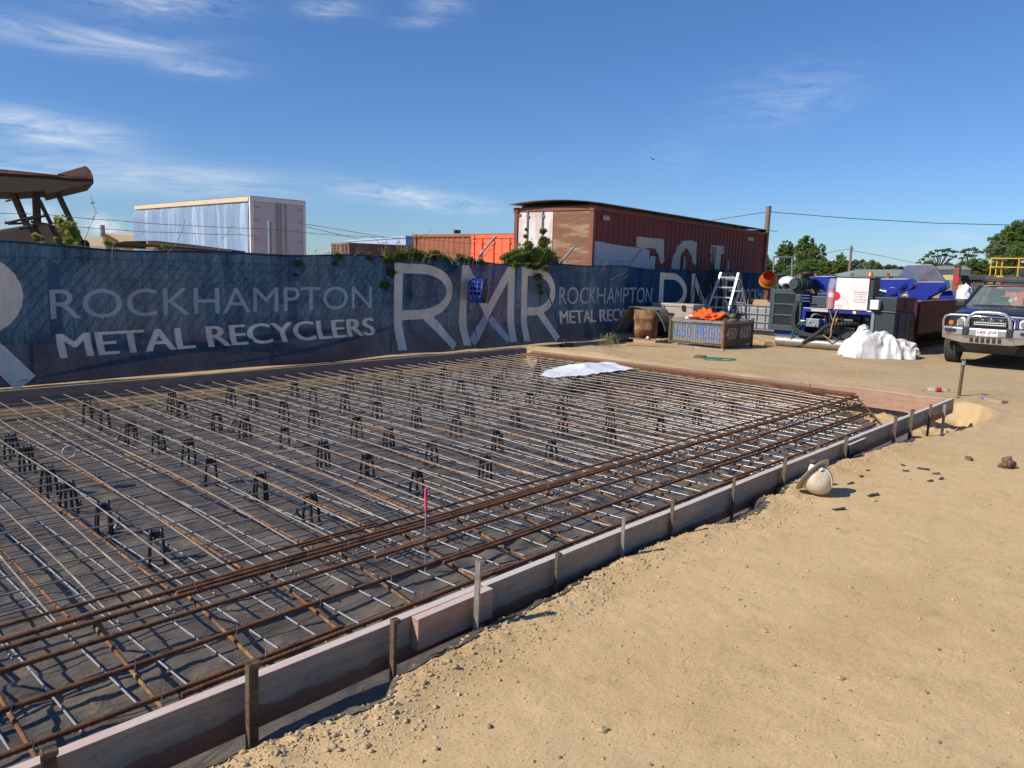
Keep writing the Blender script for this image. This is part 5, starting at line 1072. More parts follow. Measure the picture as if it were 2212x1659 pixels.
# hinge arms
def arm(name, pts_px, Yp, th, mat='blue_paint', pins=(), flat='Y'):
    conv = (lambda p: gY(p[0], p[1], Yp)) if flat == 'Y' else (lambda p: gX(p[0], p[1], Yp))
    poly = [conv(p) for p in pts_px]; ext = (0, th, 0) if flat == 'Y' else (th, 0, 0)
    a = obj(name, MB().prism(poly, ext), MAT[mat], bp, True, bevel=.012)
    for (px, py, r) in pins:
        c = conv((px, py)); ax = 'Y' if flat == 'Y' else 'X'
        e = V((0, -.05, 0)) if flat == 'Y' else V((-.05, 0, 0))
        obj('pin_boss', MB().cyl(c, c+e, r, 20).cyl(c+e, c+e*1.6, r*.55, 16), MAT[mat], a, True)
    return a
def rp(cx, cy, r, a0, a1, n=8): return [(cx+r*math.cos(math.radians(a0+(a1-a0)*k/n)), cy-r*math.sin(math.radians(a0+(a1-a0)*k/n))) for k in range(n+1)]
arm('hinge_arm', rp(1764, 610, 14, 90, 200)+[(1763, 621), (1789, 632), (1812, 632), (1812, 597)], XF+.6, .2, pins=[(1762, 608, .09)], flat='X')
arm('press_arm', [(1889, 602), (1958, 602)]+rp(1961, 613, 13, 70, -80)+[(1952, 629), (1940, 633), (1889, 641)], 21.2, .35, pins=[(1949.5, 614, .11)], flat='X')
arm('pivot_lug', rp(1927.5, 634, 14, 0, 180)+[(1913, 644), (1942, 644)], 20.8, .1, pins=[(1927.5, 633, .10)], flat='X')
obj('hydraulic_ram', MB().cyl(gX(1888, 626, 20.9), gX(1917, 631, 20.9), .06, 14), MAT['chrome'], bp, True)
arm('press_arm', [(1977, 608.5), (2030, 608.5)]+rp(2037, 617, 8.5, 85, -60)+[(2006, 642), (2002, 648.5), (1960, 649.5), (1957, 634)], 23.0, .40, pins=[(2033, 618, .10)], flat='X')
arm('far_arm', [(2028, 640), (2036, 630)]+rp(2050, 636, 9, 110, -10)+[(2062, 650), (2030, 650)], 24.5, .2, flat='X')
obj('lifting_eye', MB().lathe([(.04, -.03), (.09, -.03), (.09, .03), (.04, .03), (.04, -.03)], gX(1956, 642, 20.4), 18, axis='X'), MAT['galv'], bp, True)
mk('worn_plate', (.115, .135, .23), (.16, .17, .23), 1.2, .45, .4, c3=(.12, .085, .07)); arm('press_lid', [(1933, 620), (1940, 597), (1957, 573), (1964, 571.5), (2013, 571.5), (2022, 577), (2043, 608), (2043, 618)], 24.2, .10, 'worn_plate', flat='X')
obj('cable', MB().tube([gX(1784, 593, XF+.5), gX(1786, 591, XF+.5), gX(1798, 594, XF+.5), gX(1812, 598, XF+.4)], .02, 6), MAT['black'], bp, True)
# bulk bag
def bag(u, v):
    L = 1.62*(u-.5); e = min(1, (.015+u)/.10)*min(1, (1.03-u)/.10)
    hgt = .88*(.34+.36*math.exp(-((u-.26)/.15)**2)+.26*math.exp(-((u-.55)/.16)**2)+.06*math.exp(-((u-.8)/.1)**2))*min(1, (.01+u)/.14)*min(1, (1.02-u)/.07)
    a = PI*v; w = (.44-.10*u)*e
    r1 = 1-abs(noise.noise(V((u*4+v*2, v*2.5-u*1.5, 2))))*2; r2 = 1-abs(noise.noise(V((u*9-v*4, v*3+u*3, 5))))*2; r3 = 1-2*abs(noise.noise(V((u*13+v*9, v*8-u*7, 8))))
    cr = .92+.12*r1+.075*r2+.028*r3
    sk = 1+.30*max(0, 1-math.sin(a)*3.2)*(.7+.6*noise.noise(V((u*8, 3, 1))))
    zz_ = hgt*math.sin(a)**.75*cr
    return V((L+.07*r1*math.sin(a)+.10*noise.noise(V((u*3, v*6, 9)))*e, -w*math.cos(a)*cr*sk, max(.0, zz_)))
m = MB().grid(bag, [k/70 for k in range(71)], [k/40 for k in range(41)])
bb = thing('bulk_bag', 'large collapsed white woven bulk bag lying in front of the blue press', 'bag', (18.25, 5.58, 0), math.atan2(-.74, .67))
mk('woven_white', (.62, .60, .575), (.72, .70, .68), 2.5, .8, 0, .9, 9, c3=(.50, .47, .43), lo=.3, hi=.8); obj('sack', m, MAT['woven_white'], bb)
obj('lifting_loop', MB().tube([(-.52, -.05, .52), (-.50, -.12, .66), (-.41, -.15, .71), (-.32, -.12, .68), (-.28, -.05, .56)], .022, 6), MAT['woven_white'], bb)
obj('lifting_loop', MB().tube([(.68, -.1, .20), (.80, -.18, .22), (.87, -.16, .12), (.82, -.1, .03)], .03, 6), MAT['woven_white'], bb)
# ------------------------------------------------------------------ dark blue ute, nose toward -X
vh = thing('pickup_truck', 'dark navy dual cab pickup with an alloy bull bar parked at the right edge', 'pickup', (18.5, 3.36, 0))
YC = 3.36
mk('navy_paint', (.010, .013, .035), (.013, .016, .042), 1.5, .3, 0, .04, 20, coat=.5); mk('bull_alloy', (.60, .59, .57), (.50, .50, .485), 5, .33, .8, .1, 60); mk('trim', (.022, .022, .023), (.03, .03, .031), 6, .5)
def vo(name, mb, mat, par=None, **kw): return obj(name, mb, MAT[mat], par or vh, True, **kw)
def loft(secs):
    m = MB(); prof = []
    for (x, wb, zb, ws, zs, wt, zt) in secs:
        half = [(wb, zb), (ws, zb+(zs-zb)*.35), (ws, zs), (ws-.02, zs+(zt-zs)*.45), (wt, zt-.012), (wt*.6, zt+.012), (0, zt+.02)]
        ring = [V((x, YC+a, z)) for a, z in half]+[V((x, YC-a, z)) for a, z in reversed(half[:-1])]
        prof.append(ring)
    n = len(prof[0]); vs = [p for r in prof for p in r]
    m.add(vs, [(i*n+k, (i+1)*n+k, (i+1)*n+(k+1) % n, i*n+(k+1) % n) for i in range(len(prof)-1) for k in range(n)], 0, True)
    m.add(prof[0], [tuple(range(n))]); m.add(prof[-1], [tuple(range(n-1, -1, -1))]); return m
body = vo('body', loft([(17.96, .74, .52, .77, .95, .66, 1.03), (18.0, .80, .50, .80, .98, .69, 1.075), (18.15, .81, .50, .81, 1.0, .71, 1.11), (18.6, .82, .50, .82, 1.03, .73, 1.17), (19.1, .82, .46, .82, 1.06, .77, 1.215), (19.3, .82, .42, .82, 1.08, .80, 1.215), (21.3, .82, .42, .82, 1.08, .80, 1.2), (21.35, .82, .45, .82, 1.06, .80, 1.15), (23.3, .82, .5, .82, 1.06, .80, 1.15)]), 'navy_paint', bevel=.006)
WB, WT = [(19.08, .775, 1.21), (21.3, .775, 1.21)], [(19.74, .64, 1.63), (21.05, .62, 1.64)]
def cp(s, w, top): x, y, z = (WT if top else WB)[w]; return V((x, YC+s*y, z))
pil = MB()
for s in (-1, 1):
    pil.beam(cp(s, 0, 0), cp(s, 0, 1), .06, .05); pil.beam(cp(s, 1, 0), cp(s, 1, 1), .09, .05); pil.beam(V((20.25, YC+s*.775, 1.21)), V((20.3, YC+s*.63, 1.64)), .07, .04)
vo('pillars', pil, 'navy_paint', bevel=.008)
rf = MB().grid(lambda u, v: V((19.72+1.36*u, YC+.66*(v*2-1)*(1-.04*u), 1.625+.075*math.sin(PI*min(1, max(0, .08+u*.84)))**.5*(1-abs(v*2-1)**2.6)+.0)), [k/14 for k in range(15)], [k/16 for k in range(17)]); vo('roof', rf, 'navy_paint', solid=.03)
vo('windscreen', MB().face([cp(1, 0, 0), cp(-1, 0, 0), cp(-1, 0, 1), cp(1, 0, 1)]), 'screen_glass'); vo('rear_window', MB().face([cp(1, 1, 0), cp(-1, 1, 0), cp(-1, 1, 1), cp(1, 1, 1)]), 'screen_glass')
for s in (-1, 1): vo('side_window', MB().face([cp(s, 0, 0), cp(s, 1, 0), cp(s, 1, 1), cp(s, 0, 1)]), 'screen_glass')
mk('interior', (.03, .032, .033), (.045, .046, .046), 4, .8); inn = MB(); inn.b2((19.2, YC-.74, 1.13), (19.55, YC+.74, 1.235)); vo('dashboard', inn, 'interior', bevel=.03)
for s in (-1, 1): vo('seat', MB().b2((20.1, YC+s*.36-.24, .9), (20.25, YC+s*.36+.24, 1.42)).b2((20.12, YC+s*.36-.13, 1.43), (20.22, YC+s*.36+.13, 1.58)), 'interior', bevel=.04)
vo('steering_wheel', MB().tube([(19.72+.05*math.sin(a), YC+.36+.18*math.cos(a), 1.20+.17*math.sin(a)) for a in [2*PI*k/24 for k in range(25)]], .016, 8), 'black')
vo('rear_view_mirror', MB().b2((19.80, YC-.10, 1.53), (19.83, YC+.13, 1.595)), 'dark_slate', bevel=.012)
mk('mint', (.42, .66, .58), (.36, .58, .52), 8, .8); 
dc = vo('hanging_dice', MB().box((19.72, YC+.03, 1.345), (.07, .075, .075), rot=Matrix.Rotation(.5, 3, 'X')).box((19.74, YC-.06, 1.385), (.07, .075, .075), rot=Matrix.Rotation(-.5, 3, 'X')), 'mint', bevel=.008)
vo('dice_string', MB().tube([(19.81, YC+.02, 1.53), (19.73, YC+.03, 1.38)], .003, 4).tube([(19.81, YC+.01, 1.53), (19.74, YC-.06, 1.42)], .003, 4), 'white_plastic', dc)
for a, b in (((19.10, YC+.62, 1.235), (19.14, YC-.1, 1.25)), ((19.10, YC-.05, 1.235), (19.13, YC-.6, 1.25))): vo('wiper', MB().beam(a, b, .02, .018), 'black')
# wheels
def wheel(x, y, name='wheel'):
    w = vo(name, MB().lathe([(.22, -.12), (.30, -.13), (.345, -.118), (.362, -.09), (.366, 0), (.362, .09), (.345, .118), (.30, .13), (.22, .12), (.22, -.12)], (x, y, .366), 40, axis='Y'), 'tyre_rubber')
    tr = MB()
    for k in range(40):
        a = 2*PI*k/40
        for j, yy in enumerate((-.085, -.03, .03, .085)):
            a2 = a+(j % 2)*PI/40; c = V((x+.366*math.cos(a2), y+yy, .366+.366*math.sin(a2))); tr.box(c, (.014, .046, .040), rot=Matrix.Rotation(-a2, 3, 'Y') @ Matrix.Rotation((.3, -.4, .4, -.3)[j], 3, 'X'))
    vo('tread', tr, 'tyre_rubber', w); vo('rim', MB().lathe([(.001, -.04), (.2, -.05), (.22, -.11), (.22, .11), (.2, .05), (.001, .04)], (x, y, .366), 24, axis='Y'), 'dull_alu', w)
for y in (YC+.83, YC-.83): wheel(18.86, y); wheel(21.8, y-.0 if y < YC else y-.06)
vo('underbody', MB().b2((18.1, YC-.62, .28), (23.0, YC+.62, .5)).b2((19.6, YC-.25, .22), (19.9, YC+.05, .28)), 'black'); vo('axle', MB().cyl((21.8, YC-.7, .34), (21.8, YC+.7, .34), .07, 10).cyl((18.86, YC-.7, .36), (18.86, YC+.7, .36), .04, 10), 'black')
vo('skid_plate', MB().prism([(17.85, YC-.55, .48), (17.85, YC+.55, .48), (18.1, YC+.4, .30), (18.1, YC-.4, .30)], (.12, 0, .02)), 'dark_slate')
# bull bar
bm_ = MB()
ys = lambda a: YC+a
prof = [(.83, .81), (.83, .58), (.44, .50), (-.44, .50), (-.83, .58), (-.83, .81)]
xs_f = lambda a: 17.60+.18*max(0, abs(a)-.5)**1.2/.33**1.2*.6
pts = [(a, z) for a, z in prof]
cols = [(-.83), (-.62), (-.44), 0, .44, .62, .83]
bot = lambda a: .50 if abs(a) <= .44 else .50+.08*(abs(a)-.44)/.39
vs = []
for a in cols:
    x = xs_f(a); vs += [V((x+.03, ys(a), .815)), V((x, ys(a), .80)), V((x-.0, ys(a), .66)), V((x+.03, ys(a), .645)), V((x+.05, ys(a), bot(a))), V((x+.32, ys(a), bot(a))), V((x+.32, ys(a), .815))]
n = 7
bm_.add(vs, [(i*n+k, (i+1)*n+k, (i+1)*n+(k+1) % n, i*n+(k+1) % n) for i in range(len(cols)-1) for k in range(n)]+[tuple(range(n)), tuple(range(6*n+n-1, 6*n-1, -1))])
bb_ = vo('bull_bar', bm_, 'bull_alloy', bevel=.012)
hoop = [(17.62, ys(.38), .80), (17.62, ys(.37), .95), (17.62, ys(.335), 1.05), (17.62, ys(.26), 1.11), (17.62, ys(.16), 1.13), (17.62, ys(-.16), 1.13), (17.62, ys(-.26), 1.11), (17.62, ys(-.335), 1.05), (17.62, ys(-.37), .95), (17.62, ys(-.38), .80)]
vo('hoop', MB().tube(hoop, .034, 12), 'bull_alloy', bb_)
for s in (-1, 1):
    vo('outer_bar', MB().tube([(17.72, ys(s*.82), .81), (17.70, ys(s*.82), .94), (17.69, ys(s*.79), 1.02), (17.68, ys(s*.70), 1.055), (17.65, ys(s*.36), 1.06)], .022, 10), 'bull_alloy', bb_)
    vo('buffer', MB().b2((17.555, ys(s*.38)-.055, .66), (17.64, ys(s*.38)+.055, .84)), 'trim', bb_, bevel=.015); vo('indicator_slot', MB().b2((17.60, ys(s*.66)-.10, .715), (17.625, ys(s*.66)+.10, .775)), 'black', bb_)
for k in range(6): vo('bumper_slot', MB().b2((17.615, ys(.27-.098*k)-.026, .53), (17.64, ys(.27-.098*k)+.026, .625)), 'black', bb_, bevel=.006)
npl = vo('number_plate', MB().b2((17.585, YC-.19, .66), (17.595, YC+.19, .78)), 'white_plastic', bb_); mk('maroon', (.20, .02, .06), (.16, .02, .05), 30, .6)
for s_, a, b in (('149', .165, .03), ('JH9', -.015, -.165)):
    p, f = text2d(s_, -(YC+a), -(YC+b), .698, .765, .012); vo('plate_lettering', MB().add([(17.583, -u, z) for u, z in p], f), 'maroon', npl)
p, f = text2d('QUEENSLAND - SUNSHINE STATE', -(YC+.17), -(YC-.17), .668, .682, .0); vo('plate_lettering', MB().add([(17.583, -u, z) for u, z in p], f), 'maroon', npl)
vo('plate_dot', MB().box((17.583, YC+.008, .73), (.002, .012, .012)), 'maroon', npl)
lb = vo('light_bar', MB().b2((17.72, YC-.30, .855), (17.78, YC+.28, .955)), 'trim', bevel=.006); ll = MB()
for k in range(20):
    for j in (0, 1): ll.cyl((17.712, YC-.27+.028*k, .885+.04*j), (17.72, YC-.27+.028*k, .885+.04*j), .013, 8)
vo('lamp_cell', ll, 'lens', lb)
# nose: grille, lamps, badge
vo('grille', MB().b2((17.90, YC-.36, .84), (17.955, YC+.36, 1.0)), 'black', bevel=.01); gm = MB()
for k in range(9):
    for j in range(2): gm.lathe([(.022, -.006), (.028, -.006), (.028, .006), (.022, .006)], (17.892, YC-.32+.08*k, .89+.07*j), 10, axis='X')
vo('grille_mesh', gm, 'trim'); vo('badge', MB().lathe([(.034, -.008), (.046, -.008), (.046, .008), (.034, .008), (.034, -.008)], (17.88, YC, .965), 20, axis='X').b2((17.872, YC-.055, .958), (17.88, YC+.055, .974)), 'chrome')
for s in (-1, 1): vo('grille_bar', MB().b2((17.885, YC+s*.16-.025, .93), (17.90, YC+s*.16+.025, .99)), 'chrome')
vo('grille_surround', MB().tube([(17.93, ys(.40), .82), (17.90, ys(.40), 1.0), (17.90, ys(.3), 1.035), (17.90, ys(-.3), 1.035), (17.90, ys(-.40), 1.0), (17.93, ys(-.40), .82)], .022, 8), 'chrome')
for s in (-1, 1):
    hl = vo('headlight', MB().prism([(17.93, ys(s*.47), .83), (17.99, ys(s*.80), .83), (18.02, ys(s*.80), .97), (17.95, ys(s*.52), 1.01), (17.93, ys(s*.47), .98)], (.06, 0, 0)), 'lens', bevel=.008)
    vo('bulb', MB().cyl((17.905, ys(s*.56), .915), (17.93, ys(s*.56), .915), .062, 18), 'chrome', hl); vo('turn_signal', MB().cyl((17.95, ys(s*.735), .885), (17.985, ys(s*.735), .885), .045, 14), 'amber', hl)
    vo('lamp_panel', MB().b2((17.93, ys(s*.42)-.03, .80), (17.97, ys(s*.42)+.03, 1.03)), 'pale_blue_paint')
    vo('side_mirror', MB().b2((19.30, ys(s*.90)-.09, 1.19), (19.38, ys(s*.90)+.09, 1.32)), 'trim', bevel=.02); vo('mirror_arm', MB().beam((19.34, ys(s*.78), 1.2), (19.34, ys(s*.86), 1.22), .05, .04), 'trim')
    vo('wheel_arch', MB().tube([(18.86+.46*math.cos(a), ys(s*.83), .38+.44*math.sin(a)) for a in [PI*k/14 for k in range(15)]], .03, 8), 'trim')
vo('bonnet_ornament', MB().cyl((18.18, YC, 1.12), (18.18, YC, 1.155), .012, 8).tube([(18.18, YC, 1.15), (18.18, YC+.03, 1.18), (18.19, YC+.045, 1.21)], .005, 5).tube([(18.18, YC, 1.15), (18.18, YC-.03, 1.18), (18.19, YC-.045, 1.21)], .005, 5), 'chrome')
rk = MB()
for x in (19.95, 20.4, 20.9): rk.beam((x, YC-.62, 1.745), (x, YC+.62, 1.745), .03, .025)
rk.tube([(19.85, ys(.62), 1.75), (19.80, ys(.5), 1.76), (19.80, ys(-.5), 1.76), (19.85, ys(-.62), 1.75)], .018, 6); rk.beam((19.85, ys(.62), 1.75), (21.2, ys(.62), 1.75), .03, .03); rk.beam((19.85, ys(-.62), 1.75), (21.2, ys(-.62), 1.75), .03, .03)
for x in (20.0, 20.9):
    for s in (-1, 1): rk.beam((x, ys(s*.62), 1.74), (x, ys(s*.60), 1.65), .04, .03)
vo('roof_rack', rk, 'trim'); mk('awning', (.06, .06, .06), (.085, .085, .085), 3, .9); vo('awning_roll', MB().cyl((20.02, ys(.62), 1.80), (20.10, ys(-.62), 1.80), .055, 10), 'awning')
# orange platform machine behind
om = thing('access_platform', 'orange work machine with yellow guard rails standing behind the pickup', 'work machine', (25, 3.5, 0))
def ob(name, mb, mat): return obj(name, mb, MAT[mat], om, True, bevel=.01)
ob('chassis', MB().b2((24.4, .5, .6), (27.5, 4.45, 1.55)), 'orange_paint'); ob('bumper_light', MB().b2((24.33, 4.35, 1.58), (24.5, 4.62, 1.66)), 'yellow_paint'); ob('canopy_strip', MB().b2((24.3, .5, 1.60), (26, 4.4, 1.68)), 'orange_paint'); ob('light_strip', MB().b2((24.3, .5, 1.755), (25.6, 4.25, 1.80)), 'orange_paint'); ob('corner_block', MB().b2((24.25, 4.45, 1.70), (24.7, 4.75, 1.86)), 'orange_paint'); ob('deck_edge', MB().b2((24.2, .4, 1.86), (27, 4.25, 1.95)), 'awning'); ob('corner_lamp', MB().b2((24.22, 4.40, 1.83), (24.4, 4.62, 1.93)), 'yellow_paint')
gr_ = MB()
for z in (2.14, 2.37): gr_.beam((24.0, 4.7, z), (24.0, .5, z+.01), .035, .03); gr_.beam((24.0, 4.7, z), (26.0, 4.7, z), .035, .03)
for y in (4.68, 4.05, 3.0, 2.0): gr_.beam((24.0, y, 1.9), (24.0, y, 2.37), .03, .03)
for x in (24.8, 25.5): gr_.beam((x, 4.7, 1.9), (x, 4.7, 2.37), .03, .03)
ob('guard_rail', gr_, 'yellow_paint'); ob('equipment', MB().b2((24.6, 2.6, 1.95), (25.6, 4.2, 2.22)), 'trim'); ob('work_lamp', MB().b2((24.5, 3.96, 2.27), (24.6, 4.1, 2.33)).b2((24.5, 3.7, 2.22), (24.6, 3.88, 2.28)), 'chalk')
for y in (1.0, 4.0): ob('wheel', MB().lathe([(.2, -.18), (.5, -.18), (.55, -.1), (.55, .1), (.5, .18), (.2, .18), (.2, -.18)], (25.2, y, .55), 24, axis='Y'), 'tyre_rubber')
# ------------------------------------------------------------------ containers and trailer behind the fence
def corr(x, d=.036, p=.28):
    t = (x/p) % 1; return 0 if t < .25 else (d*(t-.25)/.25 if t < .5 else (d if t < .75 else d*(1-(t-.75)/.25)))
def cmat(name, base, rustc, amt=.5, fade=None, sc=1.3):
    m, nt, b, lk = newmat(name); co = coords(nt, (1, 1, .4)); n = N(nt, 'ShaderNodeTexNoise', Scale=sc, Detail=9.0, Roughness=.7); lk.new(coords(nt, (1, .35, 2.2)) if name == 'door_rust' else co, n.inputs['Vector'])
    r = ramp(nt, n.outputs['Fac'], [(.3, base), (.5, fade or tuple(k*1.12 for k in base)), (.5+.3*(1-amt), tuple((a+c)/2 for a, c in zip(base, rustc))), (.62+.3*(1-amt), rustc)]); lk.new(r.outputs[0], b.inputs['Base Color']); b.inputs['Roughness'].default_value = .7
    n2 = N(nt, 'ShaderNodeTexNoise', Scale=30.0, Detail=6.0); lk.new(co, n2.inputs['Vector']); bp = N(nt, 'ShaderNodeBump', Strength=.25, Distance=.01); lk.new(n2.outputs['Fac'], bp.inputs['Height']); lk.new(bp.outputs[0], b.inputs['Normal'])
    MAT[name] = m
cmat('cont_red', (.165, .030, .025), (.09, .035, .024), .3); cmat('cont_orange', (.27, .085, .04), (.16, .06, .03), .55); cmat('cont_bright', (.80, .13, .055), (.6, .12, .05), .2); cmat('cont_blue', (.32, .40, .56), (.28, .30, .36), .3); cmat('cont_rust', (.16, .075, .055), (.33, .24, .20), .8); cmat('cont_frame', (.19, .06, .042), (.13, .05, .035), .5)
cmat('door_white', (.58, .50, .49), (.34, .16, .10), .45, (.66, .62, .60)); cmat('door_rust', (.13, .058, .03), (.46, .33, .18), .75, (.20, .09, .045), 2.2); cmat('overpaint', (.40, .42, .46), (.33, .34, .38), .3); cmat('letter_cream', (.46, .46, .38), (.38, .37, .30), .4)
def container(name, lab, loc, rz, L, z0, z1, side, frame, doormats=None, W=2.44, group=None, bars=True, lod=1):
    t = thing(name, lab, 'shipping container', loc, rz, group)
    m = MB(); n = int(L/.07); xs_ = [min(L, .07*k) for k in range(n+1)]+[L]
    for yy, sgn in ((0, 1), (W, -1)):
        m.add([V((x, yy+sgn*corr(x), z)) for x in xs_ for z in (z0+.12, z1-.09)], [(2*i, 2*i+2, 2*i+3, 2*i+1) if sgn > 0 else (2*i, 2*i+1, 2*i+3, 2*i+2) for i in range(len(xs_)-1)])
    m.b2((.05, .05, z0+.1), (L-.05, W-.05, z1-.05)) if 0 else None
    obj('side_wall', m, MAT[side], t); rr = MB().grid(lambda x, y: V((x, y, z1-.03+.02*(corr(x)/.036))), [.05+.07*k for k in range(int((L-.1)/.07)+1)], [.03, W-.03], sm=False); obj('roof', rr, MAT[side], t); obj('floor', MB().b2((.03, .04, z0+.02), (L-.03, W-.04, z0+.11)), MAT['black'], t)
    f = MB()
    for y in (0, W): f.beam((0, y, z1-.05), (L, y, z1-.05), .07, .10); f.beam((0, y, z0+.07), (L, y, z0+.07), .07, .14)
    for x in (0, L):
        f.beam((x, 0, z1-.051), (x, W, z1-.051), .09, .104); f.beam((x, 0, z0+.07), (x, W, z0+.07), .09, .142)
        for y in (0, W): f.b2((x-.06, y-.055, z0), (x+.06, y+.055, z1))
    obj('frame', f, MAT[frame], t)
    cc = MB()
    for x in (0, L):
        for y in (0, W): cc.b2((x-.08, y-.075, z1-.12), (x+.08, y+.075, z1+.005)); cc.b2((x-.08, y-.075, z0-.005), (x+.08, y+.075, z0+.12))
    obj('corner_casting', cc, MAT[frame], t)
    dm = doormats or (side, side)
    for k, (a, b) in enumerate(((W/2+.01, W-.07), (.07, W/2-.01))):
        d = obj('door', MB().b2((-.02, a, z0+.15), (.03, b, z1-.11)), MAT[dm[k]], t, bevel=.006)
        if bars and dm[k] != 'door_rust':
            for q in (.28, .72):
                y = a+(b-a)*q; bz = MB().cyl((-.055, y, z0+.1), (-.055, y, z1-.08), .02, 8)
                for z in (z0+.2, z0+.9, z0+1.6, z1-.25): bz.b2((-.07, y-.05, z), (-.03, y+.05, z+.05))
                obj('lock_bar', bz, MAT['galv' if dm[k] == 'door_white' else frame], d)
            hg = MB()
            for q in (.1, .35, .65, .92): hg.b2((-.04, (b if k == 0 else a)-.09, z0+(z1-z0)*q), (-.021, (b if k == 0 else a)+.07, z0+(z1-z0)*q+.07))
            obj('hinge', hg, MAT[frame], d)
    obj('end_wall', MB().b2((L-.04, .06, z0+.1), (L, W-.06, z1-.08)), MAT[side], t); return t
RZ = math.atan2(1.02, 12.6); O = V((16.07, 12.05, 0)); EXV = V((math.cos(RZ), math.sin(RZ), 0)); EYV = V((-EXV.y, EXV.x, 0))
rc_ = container('shipping_container', 'long dark red shipping container with painted block letters under a curved iron roof', tuple(O), RZ, 12.3, .47, 3.36, 'cont_red', 'cont_frame', ('door_white', 'door_rust'))
for x in (.3, 6, 12): obj('support_block', MB().b2((x-.3, .1, -.05), (x+.3, 2.3, .46)), MAT['grey_timber'], rc_)
def side_xz(px, py):
    d = ray(px, py); n = EYV; s = (O-EYE).dot(n)/d.dot(n); p = EYE+d*s-O; return (p.dot(EXV), p.z)
Z3 = lambda x, y: side_xz(x*.2728+1075.3, y*.2728+411.5)
def drape(name, poly, mat, off=.004):
    bm = bmesh.new(); bv = [bm.verts.new((p[0], 0, p[1])) for p in poly]; bm.faces.new(bv); bmesh.ops.triangulate(bm, faces=bm.faces[:])
    k = math.ceil(min(p[0] for p in poly)/.07)
    while k*.07 < max(p[0] for p in poly): bmesh.ops.bisect_plane(bm, geom=bm.verts[:]+bm.edges[:]+bm.faces[:], dist=1e-6, plane_co=(k*.07, 0, 0), plane_no=(1, 0, 0)); k += 1
    idx = {v: i for i, v in enumerate(bm.verts)}; m = MB().add([V((v.co.x, corr(v.co.x)-off, v.co.z)) for v in bm.verts], [[idx[v] for v in f.verts] for f in bm.faces]); bm.free(); return obj(name, m, MAT[mat], rc_)
def lo(pts, dz=-.5): return pts
x700, z600 = Z3(700, 600); wp = [Z3(765, 405), Z3(800, 400), Z3(900, 425), Z3(1000, 440), Z3(1100, 450), Z3(1200, 470), Z3(1200, 610)]
drape('overpaint_patch', [(.10, .65), (.10, Z3(703, 505)[1]), (Z3(760, 490)[0], Z3(760, 485)[1])]+[(p[0], p[1]+.03*noise.noise(V((p[0]*9, 1, 1)))) for p in wp]+[(wp[-1][0], .65)], 'overpaint')
for P in ([(1105, 365), (1312, 385), (1318, 470), (1200, 455), (1150, 462), (1095, 440)], [(1255, 461), (1318, 470), (1328, 560), (1298, 583)], [(1222, 520), (1255, 522), (1250, 640), (1150, 640)],
          [(1440, 640), (1455, 510), (1490, 452), (1520, 480), (1545, 560), (1560, 590), (1578, 580), (1578, 410), (1540, 395), (1470, 400), (1420, 450), (1395, 520), (1375, 640)], [(1692, 432), (1790, 440), (1790, 500), (1765, 505), (1750, 640), (1708, 640), (1722, 505), (1682, 495)]):
    drape('painted_letter', [Z3(*p) for p in P], 'letter_cream', .006)
for a, b in (((830, 195), (878, 240)), ((1978, 368), (2020, 400))):
    p, q = Z3(*a), Z3(*b); obj('vent_cover', MB().b2((p[0], -.03, q[1]), (q[0], 0, p[1])), MAT['chalk'], rc_)
mk('iron_roof', (.42, .42, .43), (.30, .30, .32), 3, .4, .6)
rf = MB().grid(lambda x, y: V((x, y, 3.405+.15*(1-((y-1.22)/1.6)**2)*.8+.012*math.cos(x*2*PI/.076))), [-.25+.0152*k for k in range(int(12.9/.0152)+1)], [-.32+.32*k for k in range(10)]); obj('curved_roof', rf, MAT['iron_roof'], rc_)
fr = MB()
for x in (.3, 3.3, 6.3, 9.3, 12.1): fr.beam((x, -.05, 3.41), (x, 2.5, 3.41), .05, .08)
fr.beam((-.1, .02, 3.40), (9.8, .02, 3.40), .04, .09); obj('roof_frame', fr, MAT['black'], rc_)
obj('board_notice', MB().b2((-.035, 1.75, 1.85), (-.0205, 2.2, 2.1)), MAT['door_white'], rc_)
container('shipping_container', 'bright orange shipping container end wall beside the vine covered rusty doors', (17.1, 14.95, 0), 0, 6.0, .1, 2.72, 'cont_bright', 'cont_bright')
container('shipping_container', 'dull orange ribbed shipping container standing side on behind the bright orange one', (22.2, 17.55, 0), PI/2, 6.06, .25, 2.94, 'cont_orange', 'cont_orange', W=2.2)
P_r, P_l = FW*42+RT*-5.3, FW*53+RT*-11.0; d_ = P_l-P_r
container('shipping_container', 'pale blue shipping container far behind the rusted low one', (P_r.x+2.2, P_r.y, 0), math.atan2(d_.y, d_.x), 12.2, .7, 3.34, 'cont_blue', 'cont_blue', bars=False)
container('shipping_container', 'low rust brown open container beyond the fence right of the white trailer', (21.4, 29.9, 0), math.atan2(-1.5, 5.4), 6.06, .1, 2.70, 'cont_rust', 'cont_rust')
